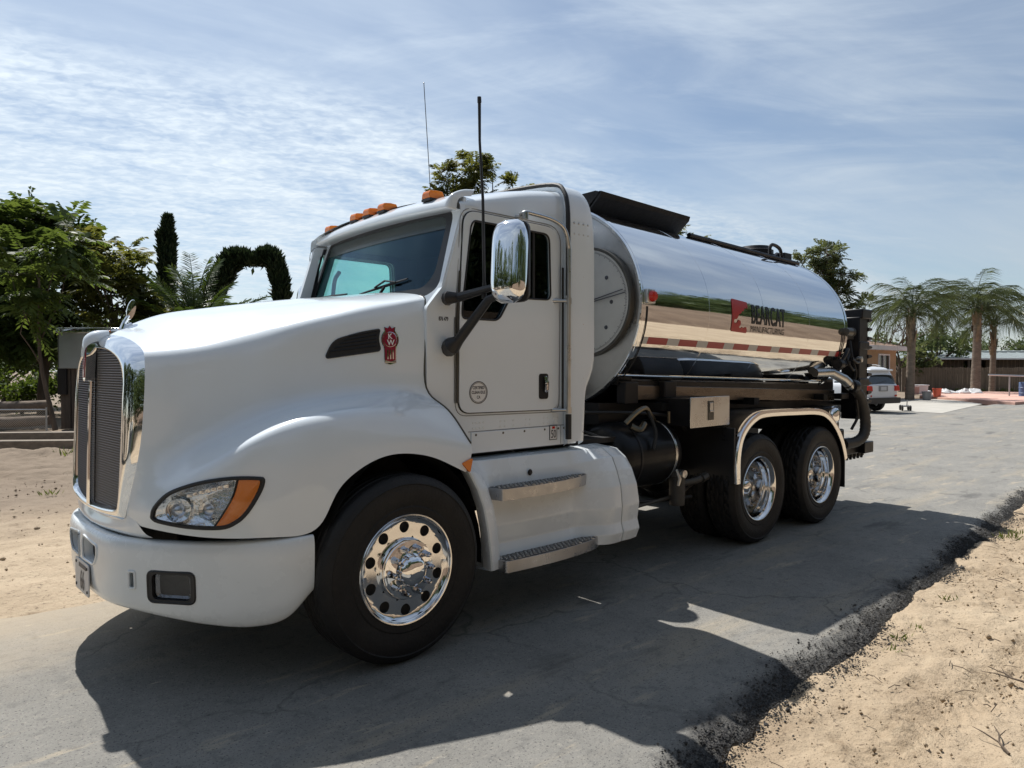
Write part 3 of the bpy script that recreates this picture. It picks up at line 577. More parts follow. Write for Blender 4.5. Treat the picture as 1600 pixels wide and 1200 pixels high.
def build_grille():
    # chrome shell: from the hood joint forward to the rim round the mesh
    J = [(-1.15,0,1.87),(-1.136,-.275,1.844),(-1.123,-.5,1.785),(-1.132,-.6,1.716),(-1.146,-.63,1.51),(-1.161,-.62,1.294),(-1.181,-.6,1.144),(-1.20,-.56,1.007),(-1.21,-.54,.939),(-1.216,-.5,.876),(-1.235,-.25,.855),(-1.24,0,.85)]
    F = [(-1.235,0,1.795),(-1.225,-.26,1.775),(-1.215,-.44,1.715),(-1.215,-.505,1.62),(-1.225,-.515,1.46),(-1.232,-.515,1.28),(-1.238,-.515,1.14),(-1.242,-.51,1.03),(-1.244,-.50,.97),(-1.247,-.46,.925),(-1.262,-.23,.905),(-1.268,0,.90)]
    I = [(x+.05, y*0.94, z*0.97+.04) for x, y, z in F]
    net = [J]
    mid = [(a[0]*.5+b[0]*.5-.012, a[1]*.42+b[1]*.58-.012*(1 if a[1] else 0)*(1 if abs(a[1])>.3 else 0), a[2]*.5+b[2]*.5+(.012 if a[2] > 1.6 else 0)) for a, b in zip(J, F)]
    G = loft([J, mid, F, I], 4, 4, 1); mb = MB(); mb.grid(G.tolist()); g = obj('grille_surround', surf2(mb), M['chrome'], truck, angle=70, weld=True)
    # white lip below the grille
    lip = [[(x, y, z) for x, y, z in ((-1.24,0,.852),(-1.235,-.25,.857),(-1.216,-.5,.878),(-1.20,-.56,.93))], [(-1.262,0,.80),(-1.25,-.25,.803),(-1.215,-.52,.815),(-1.17,-.68,.835)], [(-1.22,0,.775),(-1.21,-.25,.778),(-1.18,-.52,.785),(-1.13,-.70,.80)]]
    mb = MB(); mb.grid(loft(lip, 4, 5).tolist()); obj('grille_lip', surf2(mb), M['white'], truck, angle=60, weld=True)
    # two halves of hexagonal wire mesh
    rim = [(p[1], p[2]) for p in loft([F, F], 1, 4)[0].tolist()]
    fx = lambda y, z: -1.225 - 0.018*(1-abs(y)/.5) - 0.035*(1.78-z)/0.9*0.5 + 0.020
    for s in (-1, 1):
        mb = MB(); a = 0.0092; dx, dz = a*math.sqrt(3), a*1.5; poly = [(-abs(y)*0.975-0.004, z*0.985+.018) for y, z in rim] + [(-.016, .92)]; poly = [(min(p[0], -.014), p[1]) for p in poly]
        row = 0; z = 0.90
        while z < 1.80:
            y = -.02 - (dx/2 if row % 2 else 0)
            while y > -.53:
                if in_poly(y, z, poly):
                    o = [(y+a*math.sin(k*math.pi/3), z+a*math.cos(k*math.pi/3)) for k in range(6)]; n_ = [(y+a*.77*math.sin(k*math.pi/3), z+a*.77*math.cos(k*math.pi/3)) for k in range(6)]
                    x = fx(y, z); V = [(x, p[0]*-s, p[1]) for p in o] + [(x-.001, p[0]*-s, p[1]) for p in n_] + [(x+.014, p[0]*-s, p[1]) for p in n_]
                    F6 = []
                    for k in range(6): F6 += [(k, (k+1) % 6, 6+(k+1) % 6, 6+k), (6+k, 6+(k+1) % 6, 12+(k+1) % 6, 12+k)]
                    mb.add(V, F6)
                y -= dx
            z += dz; row += 1
        obj('grille_mesh', mb, M['grille_wire'], truck, smooth=False, kind='stuff')
    mb = MB(); mb.tube([(-1.268,0,.90),(-1.264,0,1.1),(-1.255,0,1.4),(-1.245,0,1.66),(-1.24,0,1.79)], [.013]*5, 8); obj('grille_bar', mb, M['chrome'], truck)
    mb = MB(); mb.box((-1.10,-.50,.84),(-1.06,.50,1.72)); obj('radiator', mb, M['frame'], truck, smooth=False)
    # nose badge and bonnet ornament
    mb = MB(); mb.prism(rnd_poly([(-.022,1.60),(.022,1.60),(.034,1.74),(.026,1.82),(0,1.86),(-.026,1.82),(-.034,1.74)], .012, 3), [], lambda u, v, t: (-1.285+t+0.28*(v-1.6)**2, u, v), 0, .05)
    nb = obj('nose_badge', mb, M['chrome'], truck, smooth=True, bevel=.004)
    mb = MB(); mb.prism(rnd_poly([(-.015,1.62),(.015,1.62),(.026,1.74),(.018,1.81),(0,1.84),(-.018,1.81),(-.026,1.74)], .01, 3), [], lambda u, v, t: (-1.289+t+0.28*(v-1.6)**2, u, v), 0, .004); obj('badge_face', mb, M['emblem'], nb)
    mb = MB(); pr = [[(x, w*q, z+h) for w, h in ((-1,-.05),(-.8,-.012),(0,.012),(.8,-.012),(1,-.05))] for x, q, z in ((-1.292,.028,1.79),(-1.282,.036,1.838),(-1.25,.040,1.868),(-1.205,.034,1.880),(-1.155,.016,1.882))]
    mb.grid(loft(pr, 3, 3).tolist()); mb.add(pr[0], [(0,1,2,3,4)]); obj('nose_fairing', mb, M['white'], truck, angle=70)
    mb = MB(); mb.lathe([(0,.0),(.055,.004),(.058,.012),(.052,.02),(0,.022)], (-1.02,-.011,2.045), 'y', 24); mb.v = [(-1.035+(x+1.02)*.42+(z-2.045)*.20, y, 2.02+(z-2.045)*1.05) for x, y, z in mb.v]
    on = obj('hood_ornament', mb, M['chrome'], truck, angle=40)
    mb = MB(); mb.tube([(-1.085,0,1.90),(-1.07,0,1.945),(-1.048,0,1.985)], [.017,.013,.010], 10); mb.tube([(-1.095,0,1.895),(-1.03,0,1.935)], [.018,.012], 8); obj('ornament_stem', mb, M['chrome'], on)
M['grille_wire'] = mat('grille_wire', (0.27, 0.27, 0.285), 0.35, 0.9)
build_grille()

def build_bumper():
    W_ = [0,.3,.5,.65,.8,.95,1.08,1.17,1.205]; X_ = [-1.30,-1.288,-1.25,-1.178,-1.075,-.94,-.78,-.62,-.49]
    zt = [.785,.785,.787,.787,.788,.79,.795,.80,.803]; zb = [.40,.40,.405,.395,.375,.35,.335,.365,.50]
    nx = [(-1,0),(-.98,-.15),(-.85,-.4),(-.75,-.6),(-.6,-.75),(-.45,-.85),(-.3,-.93),(-.15,-.98),(0,-1)]
    net = []
    for fz, off in ((None, -.09), (0.0, -.035), (.045, 0.0), (.22, .012), (.5, .008), (.80, 0.0), (.95, -.02), (1.0, -.06), (1.02, -.15)):
        row = []
        for w, x, a, b, n in zip(W_, X_, zt, zb, nx):
            f = 0.0 if fz is None else fz; z = a-(a-b)*f - (0.012 if fz is None else 0)
            o = off*(1 if x < -.55 else .5); row.append((x+n[0]*o, -w+n[1]*o, z))
        net.append(row)
    # a shallow crease pinches the tail end of the valance
    G = loft(net, 5, 9, 1); G[:, 0, 1] = 0; mb = MB(); mb.grid(G.tolist()); sk = Skin(mb); full = Skin(MB().add(mb.v, mb.f)); parts = []
    def opening(pts, rad, d, depth, nm, rimr=.008):
        P2 = rnd_poly(pts, rad, 5); O = [Vector((a if len(p) == 2 else a, 0, 0)) for p in P2 for a in [0]][:0]; return P2
    # air inlets either side of the centre, a slot and a fog lamp pocket
    dF = Vector((1, 0, 0)); dS = Vector((0.72, 0.69, 0))
    def fy(y, z): return Vector((-1.28, y, z))
    inl = [fy(y, z) for y, z in rnd_poly([(-.035,.70),(-.035,.60),(-.25,.60),(-.305,.66),(-.305,.715),(-.05,.735)], [.02,.035,.05,.04,.02,.03])]
    e = Vector((0.69, -0.72, 0)).normalized()
    def pocket(c, u0, u1, z0, z1, r): return [Vector(c)+e*u+Vector((0,0,z)) for u, z in rnd_poly([(u0,z1),(u0,z0),(u1,z0),(u1,z1)], r)]
    c = (-1.06, -.78, 0)
    fog = pocket(c, -.125, .135, .475, .635, .035); slot = pocket(c, -.245, -.205, .535, .625, .012)
    res = []
    for O, d, dep, m, nm in ((inl, dF, .05, 'plastic', 'air_inlet'), (slot, dS, .05, 'plastic', 'slot_vent'), (fog, dS, .035, 'plastic', 'fog_lamp')):
        loop = full.loop(O, d); sk.cut(O, d); dn = d.normalized(); cen = sum(loop, Vector())/len(loop)
        wall = MB(); wall.grid([loop, [p+dn*.012+(cen-p)*.04 for p in loop], [p+dn*dep+(cen-p)*.06 for p in loop]], closev=True)
        back = MB(); bk = [p+dn*dep+(cen-p)*.06 for p in loop]; bc = sum(bk, Vector())/len(bk); back.grid([[bc+(p-bc)*.02 for p in bk], bk], closev=True)
        rimm = MB(); rimm.tube(loop+[loop[0]], .0075, 6, cap=False); res.append((nm, wall, back, rimm, loop, dn, m))
    b = obj('bumper', surf2(mb), M['white2'], truck, angle=50, weld=True)
    for s in (1, -1):
        def mm(q): w = MB(); w.v = [(x, y*s, z) for x, y, z in [tuple(p) for p in q.v]]; w.f = q.f; return w
        for nm, wall, back, rimm, loop, dn, m in res:
            o = obj(nm, mm(back), M['plastic'], b, smooth=False); w = mm(wall); w.add(mm(rimm).v, rimm.f)
            obj('molding', w, M['white2'] if nm != 'fog_lamp' else M['plastic'], b, angle=50)
            if nm == 'air_inlet':
                q = MB()
                for k in range(10): q.tube([(-1.245, -.05-.026*k, .61), (-1.245, -.05-.026*k, .725)], .003, 4)
                for k in range(6): q.tube([(-1.246, -.035, .615+.02*k), (-1.243, -.30, .615+.02*k)], .003, 4)
                obj('inlet_screen', mm(q), M['grille_wire_dark'], b, kind='stuff')
            if nm == 'fog_lamp':
                cen = sum(loop, Vector())/len(loop)
                q = MB(); sm = [cen+(p-cen)*.80+dn*.026 for p in loop]; q.grid([[cen+dn*.055+(p-cen-dn*.026)*.05 for p in sm], [cen+dn*.045+(p-cen-dn*.026)*.6 for p in sm], sm], closev=True); obj('fog_reflector', mm(q), M['fogbowl'], b, angle=60)
                q = MB(); sm = [cen+(p-cen)*.84+dn*.016 for p in loop]; q.add(sm, [tuple(range(len(sm)))]); obj('fog_glass', mm(q), M['lens'], b, smooth=False)
                q = MB(); fr = [cen+(p-cen)*.97-dn*.004 for p in loop]; f2 = [cen+(p-cen)*.83-dn*.002 for p in loop]; f3 = [cen+(p-cen)*.82+dn*.02 for p in loop]; q.grid([fr, f2, f3], closev=True); obj('fog_frame', mm(q), M['plastic'], b, angle=50)
    # number plate, low in the middle
    q = MB(); q.prism(rnd_poly([(-.155,.405),(.155,.405),(.155,.585),(-.155,.585)], .02), [], lambda u, v, t: (-1.315+t-.03*(.585-v)*0, u-.03, v), 0, .006)
    p = obj('number_plate', q, M['plate'], b, bevel=.002)
    q = MB(); fnp = lambda u, v: (-1.317, -.03-u*1, v)
    t = text_mb('66', .155, lambda u, v: (-1.317, -.045-u, v+.425), squeeze=.62, bold=.002); obj('plate_number', t, M['print_dark'], p, smooth=False)
    q.__init__(); q.box((-1.317,-.13,.545),(-1.315,.03,.567)); obj('plate_strip', q, M['print_dark'], p, smooth=False)
    for u in (-.125, .125):
        for v in (.43, .56):
            q = MB(); q.lathe([(0,-.006),(.008,-.004),(.009,0)], (-1.315, u-.03, v), 'x', 10); obj('plate_screw', q, M['plastic'], p)
M['grille_wire_dark'] = mat('inlet_wire', (0.05, 0.05, 0.052), 0.5)
M['fogbowl'] = mat('smoked_reflector', (0.16, 0.17, 0.19), 0.15, 0.9, bump=0.3, bscale=50)
build_bumper()

# ------------------------------------------------------------------ cab
def both(fn):
    for s in (-1, 1): fn(s)
WIN = rnd_poly([(.715,2.60),(.640,2.06),(.640,1.995),(.955,1.995),(1.06,2.155),(1.455,2.165),(1.44,2.63),(.74,2.635)], [.03,.06,.05,.05,.04,.05,.06,.03], 5)
DOOR = rnd_poly([(.66,2.695),(.62,2.02),(.615,1.385),(1.53,1.375),(1.545,2.685)], [.10,.1,.09,.09,.14], 6)
def build_cab():
    side = rnd_poly([(.37,1.13),(1.74,1.12),(1.74,2.70),(.685,2.70),(.66,2.68),(.505,2.20),(.44,2.13),(.37,2.05)], [.01,.01,.01,.01,.02,.05,.05,.02])
    bigwin = [(u+(u-1.05)*.04, v+(v-2.32)*.03) for u, v in WIN]
    def one(s):
        mb = MB(); mb.prism(side, [bigwin], lambda u, v, t: (u, s*t, v), 0.985, 1.02)
        cs = obj('cab_side', mb, M['white'], truck, smooth=False)
        mb = MB(); mb.prism(DOOR, [WIN], lambda u, v, t: (u, s*t, v), 1.012, 1.034); d = obj('door', mb, M['white'], truck, smooth=False, bevel=.005)
        mb = MB(); path = [(u, s*1.022, v) for u, v in DOOR]; mb.tube(path+[path[0]], .0075, 6, cap=False); obj('door_seal', mb, M['rubber'], d)
        mb = MB(); q = [(u+(u-1.05)*.055, v+(v-2.05)*.03) for u, v in DOOR]; path = [(u, s*1.021, v) for u, v in q]; mb.tube(path+[path[0]], .0028, 5, cap=False); obj('seam', mb, M['seam'], cs)
        mb = MB(); path = [(u, s*1.033, v) for u, v in WIN]; mb.tube(path+[path[0]], .007, 6, cap=False); obj('window_seal', mb, M['rubber'], d)
        mb = MB(); mb.prism([(u+(u-1.05)*.01, v+(v-2.32)*.01) for u, v in WIN], [], lambda u, v, t: (u, s*t, v), 1.014, 1.018); obj('door_window', mb, M['dark_glass'] if s < 0 else M['teal'], d, smooth=False)
        if s < 0: mb = MB(); mb.box((1.285, s*1.012, 2.165), (1.305, s*1.024, 2.63)); obj('window_divider', mb, M['rubber'], d)
        # hinges line, handle with its black cup, round sticker
        mb = MB(); mb.prism(rnd_poly([(1.335,1.455),(1.425,1.455),(1.425,1.635),(1.335,1.635)], .022), [], lambda u, v, t: (u, s*t, v), 1.030, 1.040); h = obj('door_handle', mb, M['black'], d, bevel=.003)
        mb = MB(); mb.tube([(1.388, s*1.048, 1.615),(1.392, s*1.058, 1.575),(1.392, s*1.056, 1.52),(1.39, s*1.046, 1.505)], [.012,.016,.016,.010], 8); mb.lathe([(0,.010),(.012,.008),(.014,0)], (1.392, s*1.04, 1.483), 'y', 12); obj('handle_lever', mb, M['chrome'], h)
        mb = MB(); mb.tube([(.606, s*1.028, 1.45),(.606, s*1.028, 2.0),(.628, s*1.028, 2.3)], .008, 6); mb.tube([(.588, s*1.026, 1.45),(.588, s*1.026, 2.0)], .004, 5); obj('hinge_strip', mb, M['seam_dark'], cs)
        # rocker panel, rivets
        mb = MB(); mb.box((.72, s*1.0, 1.115), (1.735, s*1.028, 1.255)); rk = obj('rocker_panel', mb, M['white'], truck, bevel=.004)
        mb = MB(); mb.tube([(.70, s*1.0225, 1.258),(1.74, s*1.0225, 1.258)], .002, 4); mb.tube([(1.565, s*1.03, 1.12),(1.565, s*1.03, 1.255)], .0018, 4); obj('seam', mb, M['seam'], rk)
        mb = MB()
        for x, z in [(x, z) for x in (.74,.77,.80,.83,.98,1.02,1.10,1.22,1.26,1.40,1.44,1.50,1.54) for z in (1.28,1.315)]: mb.lathe([(0,s*.004),(.006,s*.003),(.0075,0)], (x, s*1.02, z), 'y', 8)
        obj('rivet', mb, M['white2'], cs, kind='stuff')
        mb = MB()
        for x in (.76,1.0,1.2,1.40,1.50,1.54,1.60,1.68): mb.lathe([(0,s*.004),(.007,s*.003),(.0085,0)], (x, s*1.028, 1.235), 'y', 8)
        obj('bolt', mb, M['seam_dark'], rk, kind='stuff')
        if s < 0:
            n = 32
            def disc(r, y, m, nm, par, r0=0):
                q = MB(); q.prism([(r*math.cos(a), r*.95*math.sin(a)) for a in np.linspace(0, 2*math.pi, n, endpoint=False)], [[(r0*math.cos(a), r0*.95*math.sin(a)) for a in np.linspace(0, 2*math.pi, n, endpoint=False)]] if r0 else [], lambda u, v, t: (.775+u, -t, 1.515+v), y, y+.0012); return obj(nm, q, m, par, smooth=False)
            st = disc(.078, 1.0345, M['print_white'], 'round_sticker', d); disc(.078, 1.036, M['print_dark'], 'sticker_ring', st, .073); disc(.069, 1.036, M['print_dark'], 'sticker_ring', st, .066)
            for txt, dz, sz in (('CERTIFIED', .022, .027), ('CLEAN IDLE', -.008, .027), ('CA', -.040, .027)):
                t = text_mb(txt, sz, lambda u, v: (.775+u, -1.0366, 1.515+dz+v), squeeze=.80, bold=.0008); obj('sticker_text', t, M['print_dark'], st, smooth=False)
            q = MB(); q.box((1.447,-1.0315,1.155), (1.525,-1.028,1.262)); st = obj('number_sticker', q, M['print_dark'], truck)
            q = MB(); q.box((1.453,-1.0325,1.161), (1.519,-1.0312,1.256)); obj('sticker_face', q, M['print_white'], st)
            t = text_mb('50', .083, lambda u, v: (1.486+u, -1.0335, 1.170+v), squeeze=.66, bold=.001); obj('sticker_number', t, M['print_dark'], st, smooth=False)
            q = MB(); q.box((1.472,-1.0336,1.236), (1.50,-1.0324,1.253)); obj('sticker_tab', q, M['red'], st)
            t = text_mb('876 479', .034, lambda u, v: (.50+u, -1.0212, 1.975+v), squeeze=.68, bold=.0015); obj('unit_number', t, M['print_dark'], cs, smooth=False)
    both(one)
    # roof
    secs = []
    for x, zt in ((.64,2.775),(.70,2.795),(.86,2.84),(1.2,2.925),(1.5,2.975),(1.74,3.0)):
        zs = 2.69
        secs.append([(x+(0.0), -1.021, 2.66), (x, -1.02, zs), (x, -1.005, zs+(zt-zs)*.62), (x, -.95, zt-.02), (x, -.84, zt+.008), (x, -.5, zt+.045), (x, 0, zt+.06)])
    G = loft(secs, 4, 4, 1); G[:, -1, 1] = 0; mb = MB(); mb.grid(G.tolist()); obj('cab_roof', surf2(mb), M['white'], truck, angle=70, weld=True)
    # rear trim hoop, rubber edge
    hp = [(1.07,1.13,1.765,1.60),(1.07,1.30,1.775,1.60),(1.07,1.50,1.79,1.60),(1.07,1.62,1.85,1.60),(1.07,1.76,1.885,1.60),(1.07,2.2,1.885,1.60),(1.07,2.62,1.88,1.60),(1.055,2.84,1.865,1.61),(1.0,2.97,1.85,1.63),(.88,3.045,1.83,1.65),(.5,3.085,1.80,1.66),(0,3.10,1.79,1.66)]
    net = [[(x1-.0, -w+.05, z-.03) for w, z, x1, x0 in hp], [(x1, -w, z) for w, z, x1, x0 in hp], [(x1*.5+x0*.5, -w-.006, z+.004) for w, z, x1, x0 in hp], [(x0, -w, z) for w, z, x1, x0 in hp], [(x0+.005, -w+.05, z-.03) for w, z, x1, x0 in hp]]
    for r in net: r[-1] = (r[-1][0], 0, r[-1][2])
    mb = MB(); mb.grid(loft(net, 3, 4).tolist()); ex = obj('cab_extender', surf2(mb), M['white'], truck, angle=40, weld=True)
    for s in (-1, 1):
        pts = cr_path([(x0-.004, s*(w+.002), z+.004) for w, z, x1, x0 in hp if z > 1.9], 4); mb = MB(); mb.tube(pts.tolist(), .017, 8); obj('rubber_edge', mb, M['rubber'], ex)
        mb = MB()
        for x in (1.66,1.71,1.76,1.81):
            for z in (2.66,2.74): mb.lathe([(0,s*.006),(.008,s*.004),(.01,0)], (x, s*1.072, z), 'y', 8)
        for z in (1.2,1.6,2.0,2.35): mb.lathe([(0,s*.006),(.006,s*.004),(.008,0)], (1.76, s*1.072, z), 'y', 8)
        obj('bolt', mb, M['steel'], ex, kind='stuff')
    mb = MB(); mb.box((1.72,-1.0,1.12),(1.75,1.0,2.95)); obj('cab_back', mb, M['white2'], truck)
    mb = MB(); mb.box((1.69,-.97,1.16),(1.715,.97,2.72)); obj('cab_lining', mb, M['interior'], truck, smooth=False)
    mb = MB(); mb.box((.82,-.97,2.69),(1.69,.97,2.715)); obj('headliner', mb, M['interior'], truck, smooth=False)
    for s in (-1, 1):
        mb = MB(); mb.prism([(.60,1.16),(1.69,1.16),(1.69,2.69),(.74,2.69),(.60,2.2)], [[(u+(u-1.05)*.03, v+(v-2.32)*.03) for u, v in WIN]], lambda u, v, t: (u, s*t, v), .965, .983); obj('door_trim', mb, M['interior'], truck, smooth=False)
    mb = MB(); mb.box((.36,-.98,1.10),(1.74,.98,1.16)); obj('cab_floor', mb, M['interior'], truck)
    # windshield, its black border, and the body round it
    def wx(y, z):
        t = (z-2.2)/.5; b = y/.95; return (.565+.165*t) - .055*(1-b*b) + .055*b
    def wp(y, z, off=0): return (wx(y, z)-off, y, z)
    ol = rnd_poly([(-.935,2.72),(-.985,2.19),(-.88,2.135),(.88,2.16),(.985,2.23),(.935,2.74)], [.10,.12,.08,.08,.10,.08], 6)
    il = rnd_poly([(-.875,2.685),(-.895,2.28),(-.81,2.195),(.85,2.205),(.93,2.26),(.90,2.70)], [.10,.12,.10,.08,.10,.08], 6)
    def curved(loops, off, th):
        g = MB(); g.prism(loops[0], loops[1:], lambda u, v, t: (u, v, t), 0, th)
        bm = bmesh.new(); vv = [bm.verts.new(p) for p in g.v]
        for f in g.f:
            try: bm.faces.new([vv[i] for i in f])
            except ValueError: pass
        for k in np.linspace(-.9, .9, 19): bmesh.ops.bisect_plane(bm, geom=bm.verts[:]+bm.edges[:]+bm.faces[:], plane_co=(k, 0, 0), plane_no=(1, 0, 0))
        bm.verts.index_update(); q = MB(); q.add([wp(v.co.x, v.co.y, off+v.co.z) for v in bm.verts], [tuple(v.index for v in f.verts) for f in bm.faces]); bm.free(); return q
    ws = obj('windshield', curved([il], 0.0, .005), M['glass'], truck, angle=30)
    obj('windshield_border', curved([ol, il], -.002, .012), M['plastic'], ws, angle=30)
    st = rnd_poly([(-.88,2.69),(-.89,2.59),(.90,2.60),(.905,2.70)], [.08,.0,.0,.06], 5); obj('sun_strip', curved([st], .006, .002), M['strip'], ws, angle=30)
    big = rnd_poly([(-1.0,2.79),(-1.015,2.14),(-.90,2.06),(.9,2.08),(1.015,2.16),(1.0,2.81)], [.02,.08,.05,.05,.08,.02])
    obj('cab_front', curved([big, ol], .0, .02), M['white'], truck, angle=40)
    for s in (-1, 1):
        mb = MB(); zs = np.linspace(2.06, 2.73, 9); mb.grid([[(wx(s*1.0, z)-.02, s*1.0, z), (wx(s*1.0, z)-.005, s*1.016, z), (wx(s*1.0, z)+.03+(.04 if s > 0 else 0), s*1.024, z), (wx(s*1.0, z)+.10, s*1.021, z)] for z in zs]); obj('pillar', mb, M['white'], truck, angle=60)
    # visor and marker lamps
    net = []
    ys = [-1.0,-.985,-.9,-.6,-.3,0,.3,.6,.9,.985,1.0]
    for (dx, zb, zt) in ((.02,-.004,.0),(-.115,-.010,0),(-.128,.022,0),(-.10,.062,0),(-.02,.105,0),(.09,.125,0)):
        row = []
        for y in ys:
            e = 1-abs(y)**6*.25; end = 0.55 if abs(y) > .99 else 1.0
            row.append((wx(y, 2.72)+dx*end+.01, y, 2.715+.012*(1-y*y)+zb*(end)+.01*y+(.10*max(0, abs(y)-.9)/.1*.25 if zb > .05 else 0)))
        net.append(row)
    G = loft(net, 4, 4, 0); mb = MB(); mb.grid(G.tolist()); v = obj('sun_visor', mb, M['white'], truck, angle=50)
    for y in (-.72, -.16, .06, .28, .80):
        x, z = wx(y, 2.8)-.055, 2.824+.02*(1-y*y)
        m = MB(); pr = [(-.06,-.026),(-.062,.004),(-.05,.024),(-.0,.030),(.05,.028),(.06,.01),(.06,-.026)]
        m.prism([(a, b) for a, b in pr], [], lambda u, w, t: (x+u, y+t*(1-.15*(w > 0)), z+w), -.048, .048); l = obj('marker_lamp', m, M['amber'], truck, bevel=.008)
        m = MB(); m.box((x-.062, y-.05, z-.045), (x+.065, y+.05, z-.0265)); obj('lamp_base', m, M['plastic'], l, bevel=.004)
    # interior
    mb = MB(); mb.box((.62,-.95,1.75),(.98,.95,2.14)); obj('dashboard', mb, M['dash'], truck, bevel=.03)
    for y in (-.5, .5):
        mb = MB(); mb.box((1.12,y-.25,1.45),(1.6,y+.25,1.70)); s_ = obj('seat', mb, M['interior'], truck, bevel=.05)
        mb = MB(); mb.box((1.50,y-.24,1.65),(1.64,y+.24,2.30)); obj('seat_back', mb, M['interior'], s_, bevel=.05)
        mb = MB(); mb.box((1.53,y-.14,2.32),(1.62,y+.14,2.5)); obj('headrest', mb, M['interior'], s_, bevel=.04)
    mb = MB(); pts = [(1.0+.17*math.sin(t)*.35, -.5+.21*math.cos(t), 2.06+.20*math.sin(t)) for t in np.linspace(0, 2*math.pi, 24)]; mb.tube(pts, .016, 8, cap=False); mb.tube([(1.0,-.5,2.06),(.86,-.5,1.95)], .03, 8); mb.tube([(1.0,-.69,2.06),(1.0,-.31,2.06)], .014, 6); obj('steering_wheel', mb, M['plastic'], truck)
    mb = MB(); mb.tube(cr_path([(.80,.93,2.10),(.78,.90,2.25),(.80,.90,2.42),(.86,.93,2.5)], 5).tolist(), .018, 8); obj('grab_handle', mb, M['hose'], truck)
    # wipers
    mb = MB(); f = lambda y, z, o: wp(y, z, o)
    mb.tube([f(-.30,2.145,.03), f(-.38,2.235,.035)], .010, 6); w_ = obj('wiper', mb, M['plastic'], truck)
    mb = MB(); mb.tube([f(-.62,2.275,.02), f(-.40,2.25,.022), f(-.02,2.215,.02)], [.006,.011,.006], 6); mb.tube([f(-.50,2.262,.03), f(-.38,2.28,.045), f(-.24,2.245,.03)], .007, 6); obj('wiper_blade', mb, M['plastic'], w_)
    mb = MB(); mb.tube([f(.55,2.16,.03), f(.45,2.235,.035)], .010, 6); w_ = obj('wiper', mb, M['plastic'], truck)
    mb = MB(); mb.tube([f(.20,2.235,.02), f(.45,2.24,.022), f(.80,2.25,.02)], [.006,.011,.006], 6); obj('wiper_blade', mb, M['plastic'], w_)
build_cab()

def build_mirrors():
    def one(s):
        f = lambda p: (p[0], p[1]*-s if s > 0 else p[1], p[2])
        def S(pts): return [(x, y*(-1 if s > 0 else 1), z) for x, y, z in pts]
        # shell: stacked rounded outlines in the x-y plane, taller than wide, convex to the front
        cx, cy, cz = .655, -1.47, 2.315
        secs = []; H = .252
        for t in np.linspace(-1, 1, 21):
            e = (1-abs(t)**5)**.5 if abs(t) < 1 else .0; e = max(e, .05); lean = .02*t
            row = []
            for a in np.linspace(0, 2*math.pi, 33)[:-1]:
                ca, sa = math.cos(a), math.sin(a); px = math.copysign(abs(ca)**.75, ca); py = math.copysign(abs(sa)**.75, sa)
                row.append((cx+py*(.075 if py < 0 else .055)*e + lean, cy+px*.115*(.35+.65*e), cz+t*H))
            secs.append(row)
        mb = MB(); mb.grid(secs, closev=True); mb.add(secs[0], [tuple(range(32))]); mb.add(secs[-1], [tuple(range(32))])
        ang = R(20)
        ox, oz, oh = (.15, -.075, .80) if s > 0 else (0, 0, 1)
        def rot(p): dx, dy = p[0]-cx, p[1]-cy; return (cx+ox+dx*math.cos(ang)-dy*math.sin(ang), cy+dx*math.sin(ang)+dy*math.cos(ang), cz+oz+(p[2]-cz)*oh)
        mb.v = S([rot(p) for p in mb.v]); sh = obj('wing_mirror', mb, M['chrome'], truck, angle=50)
        mb = MB(); pl = rnd_poly([(-.10,-.23),(.10,-.23),(.10,.23),(-.10,.23)], .06); mb.prism(pl, [], lambda u, v, t: (cx+.05+t, cy+u, cz+v), 0, .012); mb.v = S([rot(p) for p in mb.v]); obj('mirror_glass', mb, M['chrome'], sh)
        mb = MB(); pl = rnd_poly([(-.113,-.243),(.113,-.243),(.113,.243),(-.113,.243)], .06); mb.prism(pl, [], lambda u, v, t: (cx+.028+t, cy+u, cz+v), 0, .026); mb.v = S([rot(p) for p in mb.v]); obj('mirror_rim', mb, M['plastic'], sh)
        mb = MB(); mb.v = []; mb.tube(S([(.53,-1.02,2.115),(.50,-1.07,2.115),(.56,-1.10,2.12),(.60,-1.40,2.165)]), [.045,.042,.030,.020], 10); a = obj('mirror_arm', mb, M['plastic'], truck)
        mb = MB(); mb.tube(S([(.54,-1.02,1.80),(.52,-1.08,1.815),(.55,-1.11,1.85),(.585,-1.36,2.09),(.62,-1.45,2.12)]), [.055,.058,.034,.027,.027], 10); obj('mirror_arm', mb, M['plastic'], truck)
    both(one)
    # whip aerials
    mb = MB(); mb.tube([(.60,-1.30,2.10),(.60,-1.30,2.2)], [.016,.012], 8); mb.tube([(.60,-1.30,2.2),(.59,-1.30,2.7),(.565,-1.30,3.05)], [.010,.009,.008], 8); mb.tube([(.565,-1.30,3.05),(.563,-1.30,3.28)], [.008,.010], 8); mb.tube([(.563,-1.30,3.28),(.562,-1.30,3.315)], [.013,.012], 8); obj('aerial', mb, M['plastic'], truck, label='thick black whip aerial on the mirror bracket')
    mb = MB(); mb.tube([(.86,-.40,2.90),(.855,-.40,2.97)], [.012,.006], 8); mb.tube([(.855,-.40,2.97),(.80,-.40,3.72)], .0028, 5); mb.lathe([(0,-.006),(.006,0),(0,.006)], (.80,-.40,3.72), 'z', 8); obj('aerial', mb, M['seam_dark'], truck, label='thin steel aerial on the roof')
build_mirrors()

